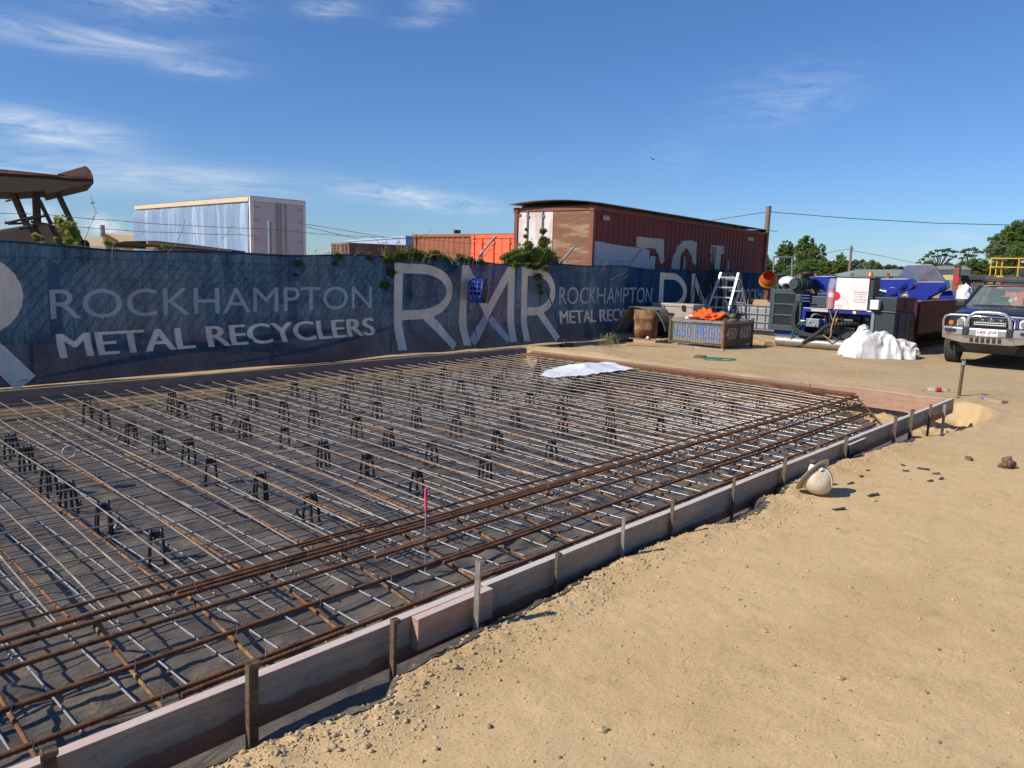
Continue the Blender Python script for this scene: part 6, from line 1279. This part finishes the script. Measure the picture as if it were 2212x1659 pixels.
# trailer
TX, TY = 15.85, 28.75
tl = thing('semi_trailer', 'white semi trailer with a faded pale blue side curtain and closed rear doors', 'trailer', (TX, TY, 0)); mk('curtain', (.21, .30, .43), (.16, .245, .38), .8, .6, c3=(.33, .43, .55), stretch=(1, 3, .25)); mk('door_grey', (.50, .48, .50), (.46, .44, .46), 1, .5); mk('white_paint', (.72, .70, .68), (.62, .60, .58), 2, .5)
Lt = 11.1
obj('curtain', MB().grid(lambda y, z: V((TX-.02-.05*abs(math.sin(y*2.1))*(z < 4.05)-.03*noise.noise(V((y*3, z, 1)))-(.12*max(0, (y-TY-9.7)) if z < 4 else 0), y-(.55*max(0, (y-(TY+9.9))/1.2)*(1-(z-1.3)/2.8)*.6), z)), [TY+.12+.12*k for k in range(92)], [1.25+.28*k for k in range(11)]), MAT['curtain'], tl, True)
obj('top_rail', MB().b2((TX-.09, TY+.05, 4.06), (TX+.02, TY+Lt, 4.24)), MAT['cream_paint'], tl, True, bevel=.01); obj('body_shell', MB().b2((TX+.05, TY+.05, 1.1), (TX+2.4, TY+Lt, 4.22)), MAT['white_paint'], tl, True); obj('roof_sheet', MB().b2((TX-.05, TY, 4.245), (TX+2.45, TY+Lt+.05, 4.28)), MAT['galv'], tl, True)
for k, (a, b) in enumerate(((.10, 1.19), (1.21, 2.32))):
    d = obj('rear_door', MB().b2((TX+a, TY-.02, 1.2), (TX+b, TY+.04, 4.06)), MAT['door_grey'], tl, True, bevel=.01)
    for q in ((.93,) if k == 0 else (.07, .28)): obj('lock_bar', MB().cyl((TX+a+(b-a)*q, TY-.05, 1.2), (TX+a+(b-a)*q, TY-.05, 4.1), .022, 8), MAT['dull_alu'], d, True)
    for z in (1.7, 2.5, 3.3, 3.8): obj('hinge', MB().prism([(TX+(a-.03 if k == 0 else b+.03), TY-.035, z), (TX+(a-.03 if k == 0 else b+.03), TY-.035, z+.12), (TX+(a+.28 if k == 0 else b-.28), TY-.035, z+.075), (TX+(a+.28 if k == 0 else b-.28), TY-.035, z+.045)], (0, .014, 0)), MAT['chalk'], d, True)
obj('rear_frame', MB().b2((TX-.06, TY-.04, .9), (TX+.09, TY+.06, 4.25)).b2((TX+2.33, TY-.04, .9), (TX+2.46, TY+.06, 4.25)).b2((TX+.09, TY-.04, 4.07), (TX+2.33, TY+.05, 4.25)).b2((TX+.09, TY-.04, .9), (TX+2.33, TY+.05, 1.18)), MAT['white_paint'], tl, True)
for yy in (2.0, 3.3, 4.6):
    for xx in (.3, 2.1): obj('wheel', MB().lathe([(.2, -.15), (.48, -.15), (.5, -.1), (.5, .1), (.48, .15), (.2, .15), (.2, -.15)], (TX+xx, TY+yy, .5), 20, axis='X'), MAT['tyre_rubber'], tl, True)
# old machine with a rusted canopy
om2 = thing('old_loader', 'derelict loader with a rusted canopy and weeds behind the fence at far left', 'machine', gD(80, 540, 13)+V((0, 0, -2)) if 0 else (4.6, 13.6, 0)); DZ = 13.2
zz = lambda x, y, D=DZ: gD(x*.1736, 329.2+y*.1736, D)
away = FW*1.5-RT*.93
def pr_(name, pts, mat, ext, D=DZ): return obj(name, MB().prism([zz(x, y, D) for x, y in pts], ext), MAT[mat], om2, True, bevel=.01)
mk('canopy_rust', (.10, .045, .032), (.14, .062, .044), 4, .85, 0, .4, 60, c3=(.065, .034, .026)); mk('canopy_shaded', (.018, .013, .012), (.03, .020, .016), 4, .9, 0, .4, 60)  # second tone: shade of the canopy's underside put into its colour
pr_('canopy', [(-500, 160), (0, 210), (700, 280), (830, 310), (1160, 318), (1168, 385), (590, 525), (560, 478), (200, 505), (-500, 490)], 'canopy_shaded', away)
pr_('canopy_edge', [(-500, 158), (0, 208), (700, 278), (830, 308), (1162, 316), (1163, 332), (820, 322), (690, 300), (0, 262), (-500, 215)], 'canopy_rust', -FW*.03)
pr_('canopy_flare', [(712, 268), (1060, 166), (1085, 178), (1130, 230), (1163, 318), (860, 300)], 'canopy_rust', FW*.5-RT*.3, DZ+.25)
mk('post_dark', (.035, .03, .03), (.06, .042, .035), 5, .8)
for a, b, w in (((150, 480), (330, 900), .085), ((440, 380), (470, 1010), .10), ((485, 590), (640, 900), .05), ((700, 470), (1000, 1100), .07)): obj('canopy_post', MB().beam(zz(*a, DZ+.3), zz(*b, DZ+.3), w, w), MAT['post_dark'], om2, True)
obj('canopy_post', MB().beam(zz(-300, 480, DZ+1.2), zz(-200, 1200, DZ+1.2), .1, .1), MAT['post_dark'], om2, True); pr_('hand_lever', [(55, 600), (150, 565), (155, 590), (60, 618)], 'rust', FW*.05)
mk('dark_wreck', (.022, .018, .016), (.04, .03, .025), 4, .9, 0, .4, 40)
bd = MB().prism([zz(x, y, DZ+.2) for x, y in ((-500, 900), (0, 960), (320, 905), (440, 870), (560, 890), (780, 930), (960, 1080), (990, 1180), (980, 1500), (-500, 1500))], FW*1.2-RT*.75); bd.prism([zz(x, y, DZ+.6) for x, y in ((990, 1090), (1060, 1085), (1115, 1110), (1130, 1400), (985, 1400))], FW*.5-RT*.3); obj('body', bd, MAT['dark_wreck'], om2, True, bevel=.04)
for a, b in (((60, 885), (420, 800)), ((100, 890), (330, 880)), ((380, 860), (640, 905)), ((230, 950), (440, 930)), ((330, 840), (560, 790))): obj('control_rod', MB().tube([zz(*a, DZ), zz(*b, DZ+.2)], .022, 6), MAT['dark_wreck'], om2, True)
q = zz(0, 880, 15.5); wd = thing('car_wreck', 'white rounded car roof with a dark vent seen past the derelict loader', 'car', (q.x, q.y, 0))
vs = MB().sph((0, 0, 1.9), 1.15, 28, 14, sc=(1.3, 1, .55)); 
wv = obj('roof', vs, MAT['white_plastic'], wd); obj('body', MB().b2((-1.7, -.85, .3), (1.7, .85, 1.75)), MAT['white_plastic'], wd, bevel=.15); cpz = zz(95, 740, 15.3)
wd.location = (q.x-RT.x*.45, q.y-RT.y*.45, -.45); obj('roof_vent', MB().cyl((0, 0, 2.5), (0, 0, 2.62), .22, 16), MAT['rust'], wd); obj('window_band', MB().box((.1, -.0, 1.85), (2.6, 1.9, .25)), MAT['clear_plastic'], wd, bevel=.05)
rw = random.Random(8); m = MB(); st = MB()
for x, y, r in ((780, 870, .13), (860, 930, .14), (900, 1000, .12), (930, 1080, .10), (960, 1140, .08), (720, 850, .08), (500, 1140, .05), (700, 1080, .05), (440, 1040, .06)): leaf_cloud(m, zz(x, y, DZ-.1), r, int(900*r), .075, rw, (1, .7, 1), 3, .05, .3)
t = thing('wild_vine', 'yellow-green weeds growing up the right post of the derelict loader', 'plant', zz(860, 1180, DZ-.1)); obj('foliage', m, [MAT[k] for k in ('leaf_yellow', 'vine_leaf', 'dry_grass')], t, True)
for a in (((390, 1030), (440, 1005), (540, 1055)), ((500, 1130), (560, 1100), (570, 1180)), ((870, 1170), (930, 1130), (985, 1120))): st.tube([zz(*p, DZ-.2) for p in a], .008, 5)
obj('stem', st, MAT['dry_grass'], t, True)
# flat deck and cream sheds
fd = thing('flat_deck', 'dark rusted flat deck lying beyond the fence in front of the trailer', 'truck deck', gD(310, 560, 20)-V((0, 0, 2)) if 0 else (9.3, 17.8, 0)); mk('deck_rust', (.02, .016, .013), (.035, .027, .022), 4, .9, 0, .4)
P = [gD(231, 527, 19), gD(270, 521, 19), gD(335, 520, 19.6), gD(420, 529, 21), gD(530, 543, 23), gD(530, 552, 23), gD(231, 531, 19)]
obj('deck', MB().prism(P, FW*2.2-RT*1.1), MAT['deck_rust'], fd, True); obj('deck_edge', MB().beam(gD(318, 524, 18.9), gD(500, 541, 22), .05, .06), MAT['grey_timber'], fd, True); obj('headboard', MB().prism([gD(315, 534, 18.8), gD(334, 534, 18.8), gD(334, 539, 18.8), gD(315, 539, 18.8)], FW*.2), MAT['sawn_pine'], fd, True); obj('support', MB().b2((9.0, 17.6, 0), (9.5, 18.6, 1.9)), MAT['deck_rust'], fd, True)
sh = thing('shed', 'cream painted shed with a skillion roof far beyond the fence at left', 'shed', gD(240, 560, 58)-V((0, 0, 1.5)) if 0 else (14, 57, 0)); D_ = 58
obj('wall', MB().prism([gD(165, 512, D_), gD(229, 513, D_), gD(229, 570, D_), gD(165, 570, D_)], FW*6-RT*3.2), MAT['cream_paint'], sh, True); obj('gable_wall', MB().prism([gD(230, 514, D_+1), gD(250, 523, D_+1), gD(288, 523, D_+1), gD(288, 570, D_+1), gD(230, 570, D_+1)], FW*5-RT*2.7), MAT['cream_paint'], sh, True); obj('roof', MB().prism([gD(221, 505, D_-.5), gD(290, 508, D_-.5), gD(290, 521, D_-.5), gD(252, 522, D_-.5)], FW*6-RT*3.2+V((0, 0, .3))), MAT['cream_paint'], sh, True); obj('vent_pipe', MB().cyl(gD(221, 486, D_), gD(222, 512, D_), .18, 8), MAT['galv'], sh, True); obj('fascia', MB().beam(gD(221, 505.5, D_-.6), gD(253, 523, D_-.6), .2, .25), MAT['rust'], sh, True)
vnt = gD(990, 498, 26); o = thing('roof_vents', 'two small dark vents on the ridge of the dull orange container', 'vent', gD(985, 502, 26.5))
for px in (984, 991): obj('vent', MB().box(gD(px, 500.5, 26.6), (.09, .09, .12)), MAT['black'], o, True)
# ------------------------------------------------------------------ far fence, gate, houses
cf = thing('corrugated_fence', 'long grey corrugated fence with rusty posts beyond the blue press', 'fence', gD(1800, 620, 45)-V((0, 0, gD(1800, 620, 45).z)))
a, b = gD(1660, 597.5, 44), gD(1960, 599, 44); n = 240; m = MB()
vs = []
for k in range(n+1):
    p = a.lerp(b, k/n); off = FW*(.04*math.cos(k*PI)); vs += [V((p.x+off.x, p.y+off.y, 0)), V((p.x+off.x, p.y+off.y, p.z))]
m.add(vs, [(2*i, 2*i+2, 2*i+3, 2*i+1) for i in range(n)]); obj('sheeting', m, MAT['galv'], cf, True)
for px in (1730, 1762, 1841, 1919): p = gD(px, 590, 43.9); obj('post', MB().box((p.x, p.y, p.z/2), (.13, .13, p.z+.02)), MAT['rust_orange'], cf, True)
gt = thing('corrugated_gate', 'dark corrugated steel gate with flat rails behind the pickup', 'gate', gD(2140, 640, 31)-V((0, 0, gD(2140, 640, 31).z)))
a, b = gD(2073, 593, 31), gD(2330, 597, 28); n = 130; vs = []; m = MB(); mk('gate_grey', (.12, .105, .09), (.15, .13, .115), 2, .6)
for k in range(n+1):
    p = a.lerp(b, k/n); off = FW*(.035*math.cos(k*PI)); vs += [V((p.x+off.x, p.y+off.y, .05)), V((p.x+off.x, p.y+off.y, p.z))]
m.add(vs, [(2*i, 2*i+2, 2*i+3, 2*i+1) for i in range(n)]); obj('sheeting', m, MAT['gate_grey'], gt, True)
for y in (599, 630): obj('rail', MB().beam(gD(2074, y, 30.9), gD(2330, y+4, 27.9), .1, .16), MAT['dark_slate'], gt, True)
p0 = gD(2069, 575.5, 30.5); gp = thing('gate_post', 'tall red-brown steel gate post right of the worn press lid', 'post', (p0.x, p0.y, 0)); obj('column', MB().b2((-.12, -.1, 0), (.12, .1, p0.z)), MAT['cont_frame'], gp, bevel=.01); obj('cap_plate', MB().b2((-.16, -.13, p0.z+.003), (.16, .13, p0.z+.03)), MAT['cont_frame'], gp); obj('red_sign', MB().box((-.13, -.05, gD(2066, 605, 30.5).z), (.02, .16, .3)), MAT['red_plastic'], gp)
wb = heap('white_sack', gD(2081, 648, 25), .2, .2, .5, 'white_sheet', 'white sack standing at the foot of the corrugated gate', 'sack', .4, 8, 3); o = single('notice', MB().b2((-.02, -.16, -.16), (.0, .16, .16)), MAT['cream_paint'], 'small cream notice fixed on the dark corrugated gate', 'sign'); o.location = gD(2076.5, 624, 30.3)
mk('roof_green', (.24, .28, .24), (.20, .24, .205), 2, .6); mk('wall_pale', (.34, .42, .38), (.30, .38, .34), 2, .7); mk('window_dark', (.03, .04, .05), (.04, .05, .06), 2, .2)
def house(lab, D, x0, x1, ye, yr, yb, wallm, roofm, hip=.15, dz=6):
    t = thing('house', lab, 'house', gD((x0+x1)/2, yb, D)-V((0, 0, gD((x0+x1)/2, yb, D).z)))
    w0, w1 = gD(x0+4, ye, D), gD(x1-4, ye, D); obj('wall', MB().prism([V((w0.x, w0.y, 0)), V((w1.x, w1.y, 0)), w1, w0], FW*dz), MAT[wallm], t, True)
    e0, e1, r0, r1 = gD(x0, ye, D-.4), gD(x1, ye, D-.4), gD(x0+(x1-x0)*hip, yr, D+dz/2), gD(x1-(x1-x0)*hip, yr, D+dz/2); b0, b1 = e0+FW*(dz+.8), e1+FW*(dz+.8)
    obj('roof', MB().add([e0, e1, b1, b0, r0, r1], [(0, 1, 5, 4), (1, 2, 5), (2, 3, 4, 5), (3, 0, 4), (3, 2, 1, 0)]), MAT[roofm], t, True)
    for q in (.25, .7): 
        c = w0.lerp(w1, q); obj('window', MB().box((c.x-FW.x*.02, c.y-FW.y*.02, c.z-1.1), (1.2, .06, .9), rz=math.atan2(RT.y, RT.x)), MAT['window_dark'], t, True)
    return t
house('house with a low grey-green roof beyond the long corrugated fence', 110, 1840, 1960, 597, 582, 610, 'wall_pale', 'roof_green', .1, dz=8)
house('pale green house with a flat eave left of the red-brown post', 100, 2020, 2100, 582, 574, 612, 'wall_pale', 'roof_green', .2)
aw = single('awning', MB().prism([gD(2020, 596, 40), gD(2066, 594, 40), gD(2066, 605, 40), gD(2022, 606, 40)], FW*1.0), MAT['label_yellow'], 'pale cream awning strip beside the red-brown gate post', 'awning')
for k, (x0, x1, y0, y1) in enumerate(((1967, 1979, 574, 580), (1992, 2004, 571.5, 576))): 
    D_ = 420; single('house', MB().prism([gD(x0, y0, D_), gD(x1, y0, D_), gD(x1, y1+6, D_), gD(x0, y1+6, D_)], FW*6), MAT['white_plastic'], ('tiny white house among the far trees, left one', 'tiny white house among the far trees, right one')[k], 'house')
# ------------------------------------------------------------------ trees
rt_ = random.Random(77)
def tree(name, lab, D0, blobs, mats, base, leaf=.3, dens=1.0, branches=7, trunk=.25, flat=1.0, cat='tree', shell=.35, multi=False):
    D = D0*3; trunk = trunk*1.6; b0 = gD(base[0], base[1], D); b0 = V((b0.x, b0.y, 0)); t = thing(name, lab, cat, b0); m = MB(); tr = MB()
    cen = []
    for (px, py, r) in blobs:
        r = r*1.2; c = gD(px, py, D+rt_.uniform(-1, 1)*r*D/F*.8); R_ = r*D/F; cen.append(c); leaf = .0021*D; nleaf = int(dens*90*(R_/leaf)**2)+60
        sub = max(4, int(nleaf/55))
        for _ in range(sub):                                   # clumps inside the crown
            d = V((rt_.gauss(0, 1), rt_.gauss(0, 1), rt_.gauss(0, 1))).normalized(); cc = c+V((d.x, d.y, d.z*flat))*R_*(.35+.6*rt_.random())
            leaf_cloud(m, cc, R_*rt_.uniform(.2, .42), int(nleaf/sub), leaf, rt_, (1, 1, .75*flat), len(mats), .1)
    top = cen[0]
    mid = b0.lerp(V((sum(c.x for c in cen)/len(cen), sum(c.y for c in cen)/len(cen), min(c.z for c in cen))), .7)
    tr.tube([b0-V((0, 0, .2)), b0.lerp(mid, .5)+V((.1, .05, 0)), mid], [trunk, trunk*.8, trunk*.6], 8)
    for c in cen[:branches*2]:
        q = mid.lerp(c, .5)+V((rt_.uniform(-.3, .3), rt_.uniform(-.3, .3), .2)); tr.tube([mid, q, c+V((0, 0, .1))], [trunk*.5, trunk*.32, trunk*.12], 6, caps=False)
        for _ in range(2): tr.tube([q, q.lerp(c, .6)+V((rt_.uniform(-1, 1), rt_.uniform(-1, 1), rt_.uniform(.1, .8)))*(c-mid).length*.25], [trunk*.2, trunk*.06], 5, caps=False)
    obj('trunk', tr, MAT['bark'], t, True); obj('crown', m, [MAT[k] for k in mats], t, True); return t
G1 = ('leaf_mid', 'leaf_dark', 'leaf_grey'); G2 = ('leaf_dark', 'leaf_mid'); G3 = ('leaf_grey', 'leaf_mid', 'leaf_grey'); G4 = ('leaf_mid', 'leaf_yellow', 'leaf_dark')
tree('gum_tree', 'tall open crowned gum tree right of the leaning power pole', 62, [(1742, 522, 13), (1733, 535, 13), (1752, 538, 14), (1738, 552, 14), (1758, 556, 12), (1722, 540, 8), (1728, 562, 12), (1750, 570, 12)], G1, (1742, 605), .34, 1.0)
tree('gum_tree', 'round topped gum tree left of the tallest one, close to the power pole', 66, [(1697, 530, 11), (1688, 545, 12), (1705, 547, 13), (1695, 562, 13), (1710, 564, 10), (1686, 570, 10)], G1, (1696, 605), .34, 1.0)
tree('gum_tree', 'pale slender gum tree on the right flank of the tallest one', 64, [(1778, 534, 8), (1772, 546, 9), (1780, 552, 7), (1771, 562, 10)], G3, (1776, 605), .3, .8, trunk=.18)
tree('bush', 'dark bushy tree behind the access frame and power pole', 52, [(1648, 560, 12), (1660, 572, 12), (1648, 584, 14), (1668, 588, 11), (1640, 575, 11), (1680, 584, 10)], G2, (1655, 606), .26, 1.0, cat='tree')
tree('bush', 'sunlit broad green bush in front of the gum trees', 50, [(1715, 585, 13), (1735, 578, 14), (1757, 574, 15), (1780, 573, 15), (1800, 577, 14), (1822, 582, 13), (1700, 590, 10), (1770, 588, 13), (1740, 590, 13), (1800, 590, 13)], G1, (1760, 606), .22, 1.3, flat=.8, cat='bush')
tree('leafy_tree', 'bright green tree rising above the bushes right of the gum trees', 54, [(1818, 557, 9), (1817, 570, 11), (1826, 580, 12), (1808, 582, 11), (1835, 588, 10)], G4, (1819, 606), .24, 1.2, trunk=.18)
tree('grey_tree', 'grey-green spreading tree beyond the white panel of the press', 72, [(1865, 580, 11), (1880, 575, 11), (1893, 580, 11), (1872, 588, 10), (1900, 588, 9), (1852, 588, 8)], G3, (1878, 606), .32, 1.1)
tree('umbrella_tree', 'wide flat topped shade tree with bare spreading limbs beyond the press lid', 80, [(2012, 546, 8), (2025, 542, 8), (2038, 541, 8), (2052, 540, 8), (2064, 544, 7), (2002, 553, 7), (1993, 561, 6), (2022, 553, 7), (2045, 551, 7), (2062, 554, 6), (1984, 568, 5), (2010, 565, 6)], G2, (2036, 604), .3, .75, branches=12, flat=.4, trunk=.3)
tree('umbrella_tree', 'second flat topped shade tree right of the widest one', 86, [(2080, 543, 7), (2092, 541, 8), (2105, 538, 8), (2114, 545, 8), (2088, 552, 7), (2104, 553, 7), (2075, 558, 6)], G2, (2096, 604), .3, .8, branches=8, flat=.45, trunk=.3)
tree('palm_like_tree', 'yellow-green feathery tree under the flat topped shade tree', 60, [(2000, 568, 6), (2010, 566, 7), (2020, 570, 6), (2014, 576, 6)], G4, (2010, 606), .3, .9, trunk=.15)
tree('palm_like_tree', 'yellow-green shrub beside the pale green house', 46, [(2037, 590, 7), (2040, 598, 6), (2034, 600, 5)], G4, (2038, 612), .22, 1, trunk=.1, cat='shrub')
tree('dark_tree', 'dark bushy tree right behind the corrugated gate', 42, [(2090, 575, 13), (2108, 570, 14), (2125, 575, 14), (2100, 586, 13), (2120, 588, 12), (2145, 582, 14), (2165, 580, 13)], G1, (2118, 612), .22, 1.1)
tree('hill_tree', 'big tree on the hillside at the upper right edge', 120, [(2190, 500, 18), (2207, 492, 16), (2175, 515, 17), (2205, 515, 20), (2225, 500, 20), (2185, 535, 18), (2160, 520, 10), (2215, 535, 20), (2195, 560, 18), (2170, 560, 15), (2210, 585, 20), (2180, 585, 16)], G1, (2195, 604), .55, 1.1, trunk=.5)
tree('hill_tree', 'grey-green hillside tree lower left of the biggest one', 112, [(2150, 522, 13), (2160, 533, 15), (2140, 540, 12), (2150, 552, 15), (2172, 552, 16)], G3, (2155, 602), .5, 1.1, trunk=.4)
tree('hill_tree', 'green hillside tree at the right edge below the biggest one', 100, [(2200, 545, 17), (2182, 562, 16), (2206, 570, 17), (2225, 560, 18), (2160, 568, 14)], G1, (2198, 604), .45, 1.1, trunk=.4)
# distant wooded rise: uncountable
m = MB()
for k in range(150):
    px = 1560+k*5.2+rt_.uniform(-3, 3); D = rt_.uniform(520, 640); y = 575-7*math.exp(-((px-1870)/45)**2)+5*math.sin(px*.03)+rt_.uniform(-3, 8)+(px > 1960)*3; c = gD(px, y, D); r = rt_.uniform(5, 9)*D/F
    leaf_cloud(m, c, r, 150, 1.5, rt_, (1, 1, .8), 3, .1); leaf_cloud(m, c-V((0, 0, r*1.4)), r*1.3, 110, 1.8, rt_, (1, 1, 1), 3, .1)
mk('far_leaf', (.055, .075, .06), (.075, .095, .08), .5, .8); mk('far_leaf_dark', (.035, .05, .045), (.05, .065, .055), .5, .8)
o = obj('distant_woods', m, [MAT['far_leaf'], MAT['far_leaf_dark'], MAT['far_leaf']]); tag(o, 'distant dark belt of trees along the skyline at the right', 'woods', kind='stuff')
hl = MB().grid(lambda a, r: V((0, 0, 0))+FW*(r*math.cos(a))+RT*(r*math.sin(a))+V((0, 0, (-2 if r < 500 else 5+2*noise.noise(V((a*6, r*.01, 1))))+0)), [.1+.02*k for k in range(40)], [350, 400, 450, 520, 600, 700, 900, 1400])
mk('hill_green', (.06, .07, .035), (.09, .085, .045), .05, .95); o = obj('hill', hl, MAT['hill_green']); o['kind'] = 'structure'
# ------------------------------------------------------------------ poles, wires, bird
def pole(lab, D, top, bot, r, cross=None):
    a, b = gD(*top, D), gD(*bot, D); b = b+(b-a).normalized()*0; k = (b.z)/(a.z-b.z); b = b+(b-a)*k; t = thing('power_pole', lab, 'power pole', (b.x, b.y, 0)); obj('pole', MB().tube([b, a], [r*1.15, r], 10), MAT['pole_wood'], t, True)
    obj('pole_cap', MB().cyl(a+V((0, 0, .005)), a+V((0, 0, .05)), r*1.1, 10), MAT['galv'], t, True)
    for (px, py) in (cross or []): obj('insulator', MB().cyl(gD(px, py, D), gD(px, py-2, D), r*.5, 8), MAT['chalk'], t, True)
    return t
pole('leaning timber power pole right of the dark red container', 48, (1660.5, 447), (1648, 596), .16, [(1656, 458), (1664, 458)])
pole('distant power pole above the trees', 115, (1839.5, 531.5), (1836.5, 566), .18, [(1836, 538), (1843, 538)])
def wire(lab, pts, r=.018, sag=.0):
    P = [gD(*p) for p in pts]; out = []
    for i in range(len(P)-1):
        for k in range(9): out.append(P[i].lerp(P[i+1], k/8)-V((0, 0, sag*4*(k/8)*(1-k/8))))
    m = MB().tube(out, r, 5); return single('overhead_wire', m, MAT['black'], lab, 'wire')
wire('overhead wire from the leaning pole off past the right edge', [(1660, 457.5, 48), (1840, 472, 46), (2020, 482, 44), (2260, 488, 42)], .02)
wire('overhead wire from the leaning pole down behind the container roof', [(1657, 457.5, 48), (1590, 468, 55), (1500, 482, 66)], .02)
wire('thin wire from the distant pole sloping to the right', [(1841, 541, 115), (1900, 552, 118), (1985, 570, 125)], .03); wire('thin wire from the distant pole to the gum trees', [(1838, 538, 115), (1800, 543, 110), (1770, 551, 105)], .03)
wire('upper overhead wire right of the white trailer', [(640, 481, 60), (740, 497, 66), (840, 514, 75)], .02); wire('lower overhead wire right of the white trailer', [(640, 485, 60), (730, 506, 66), (800, 522, 75)], .02)
q = gD(1410, 344, 60); bd = MB().sph((0, 0, 0), .07, 10, 6, sc=(2.2, .8, .7)).add([(-.05, 0, .02), (.08, 0, .02), (.0, .32, .10), (-.1, .30, .09)], [(0, 1, 2, 3)]).add([(-.05, 0, .02), (.08, 0, .02), (.0, -.32, .10), (-.1, -.30, .09)], [(3, 2, 1, 0)]); b_ = single('bird', bd, MAT['black'], 'tiny dark bird flying in the open blue sky', 'bird'); b_.location = q; b_.rotation_euler = (.3, .1, .8)
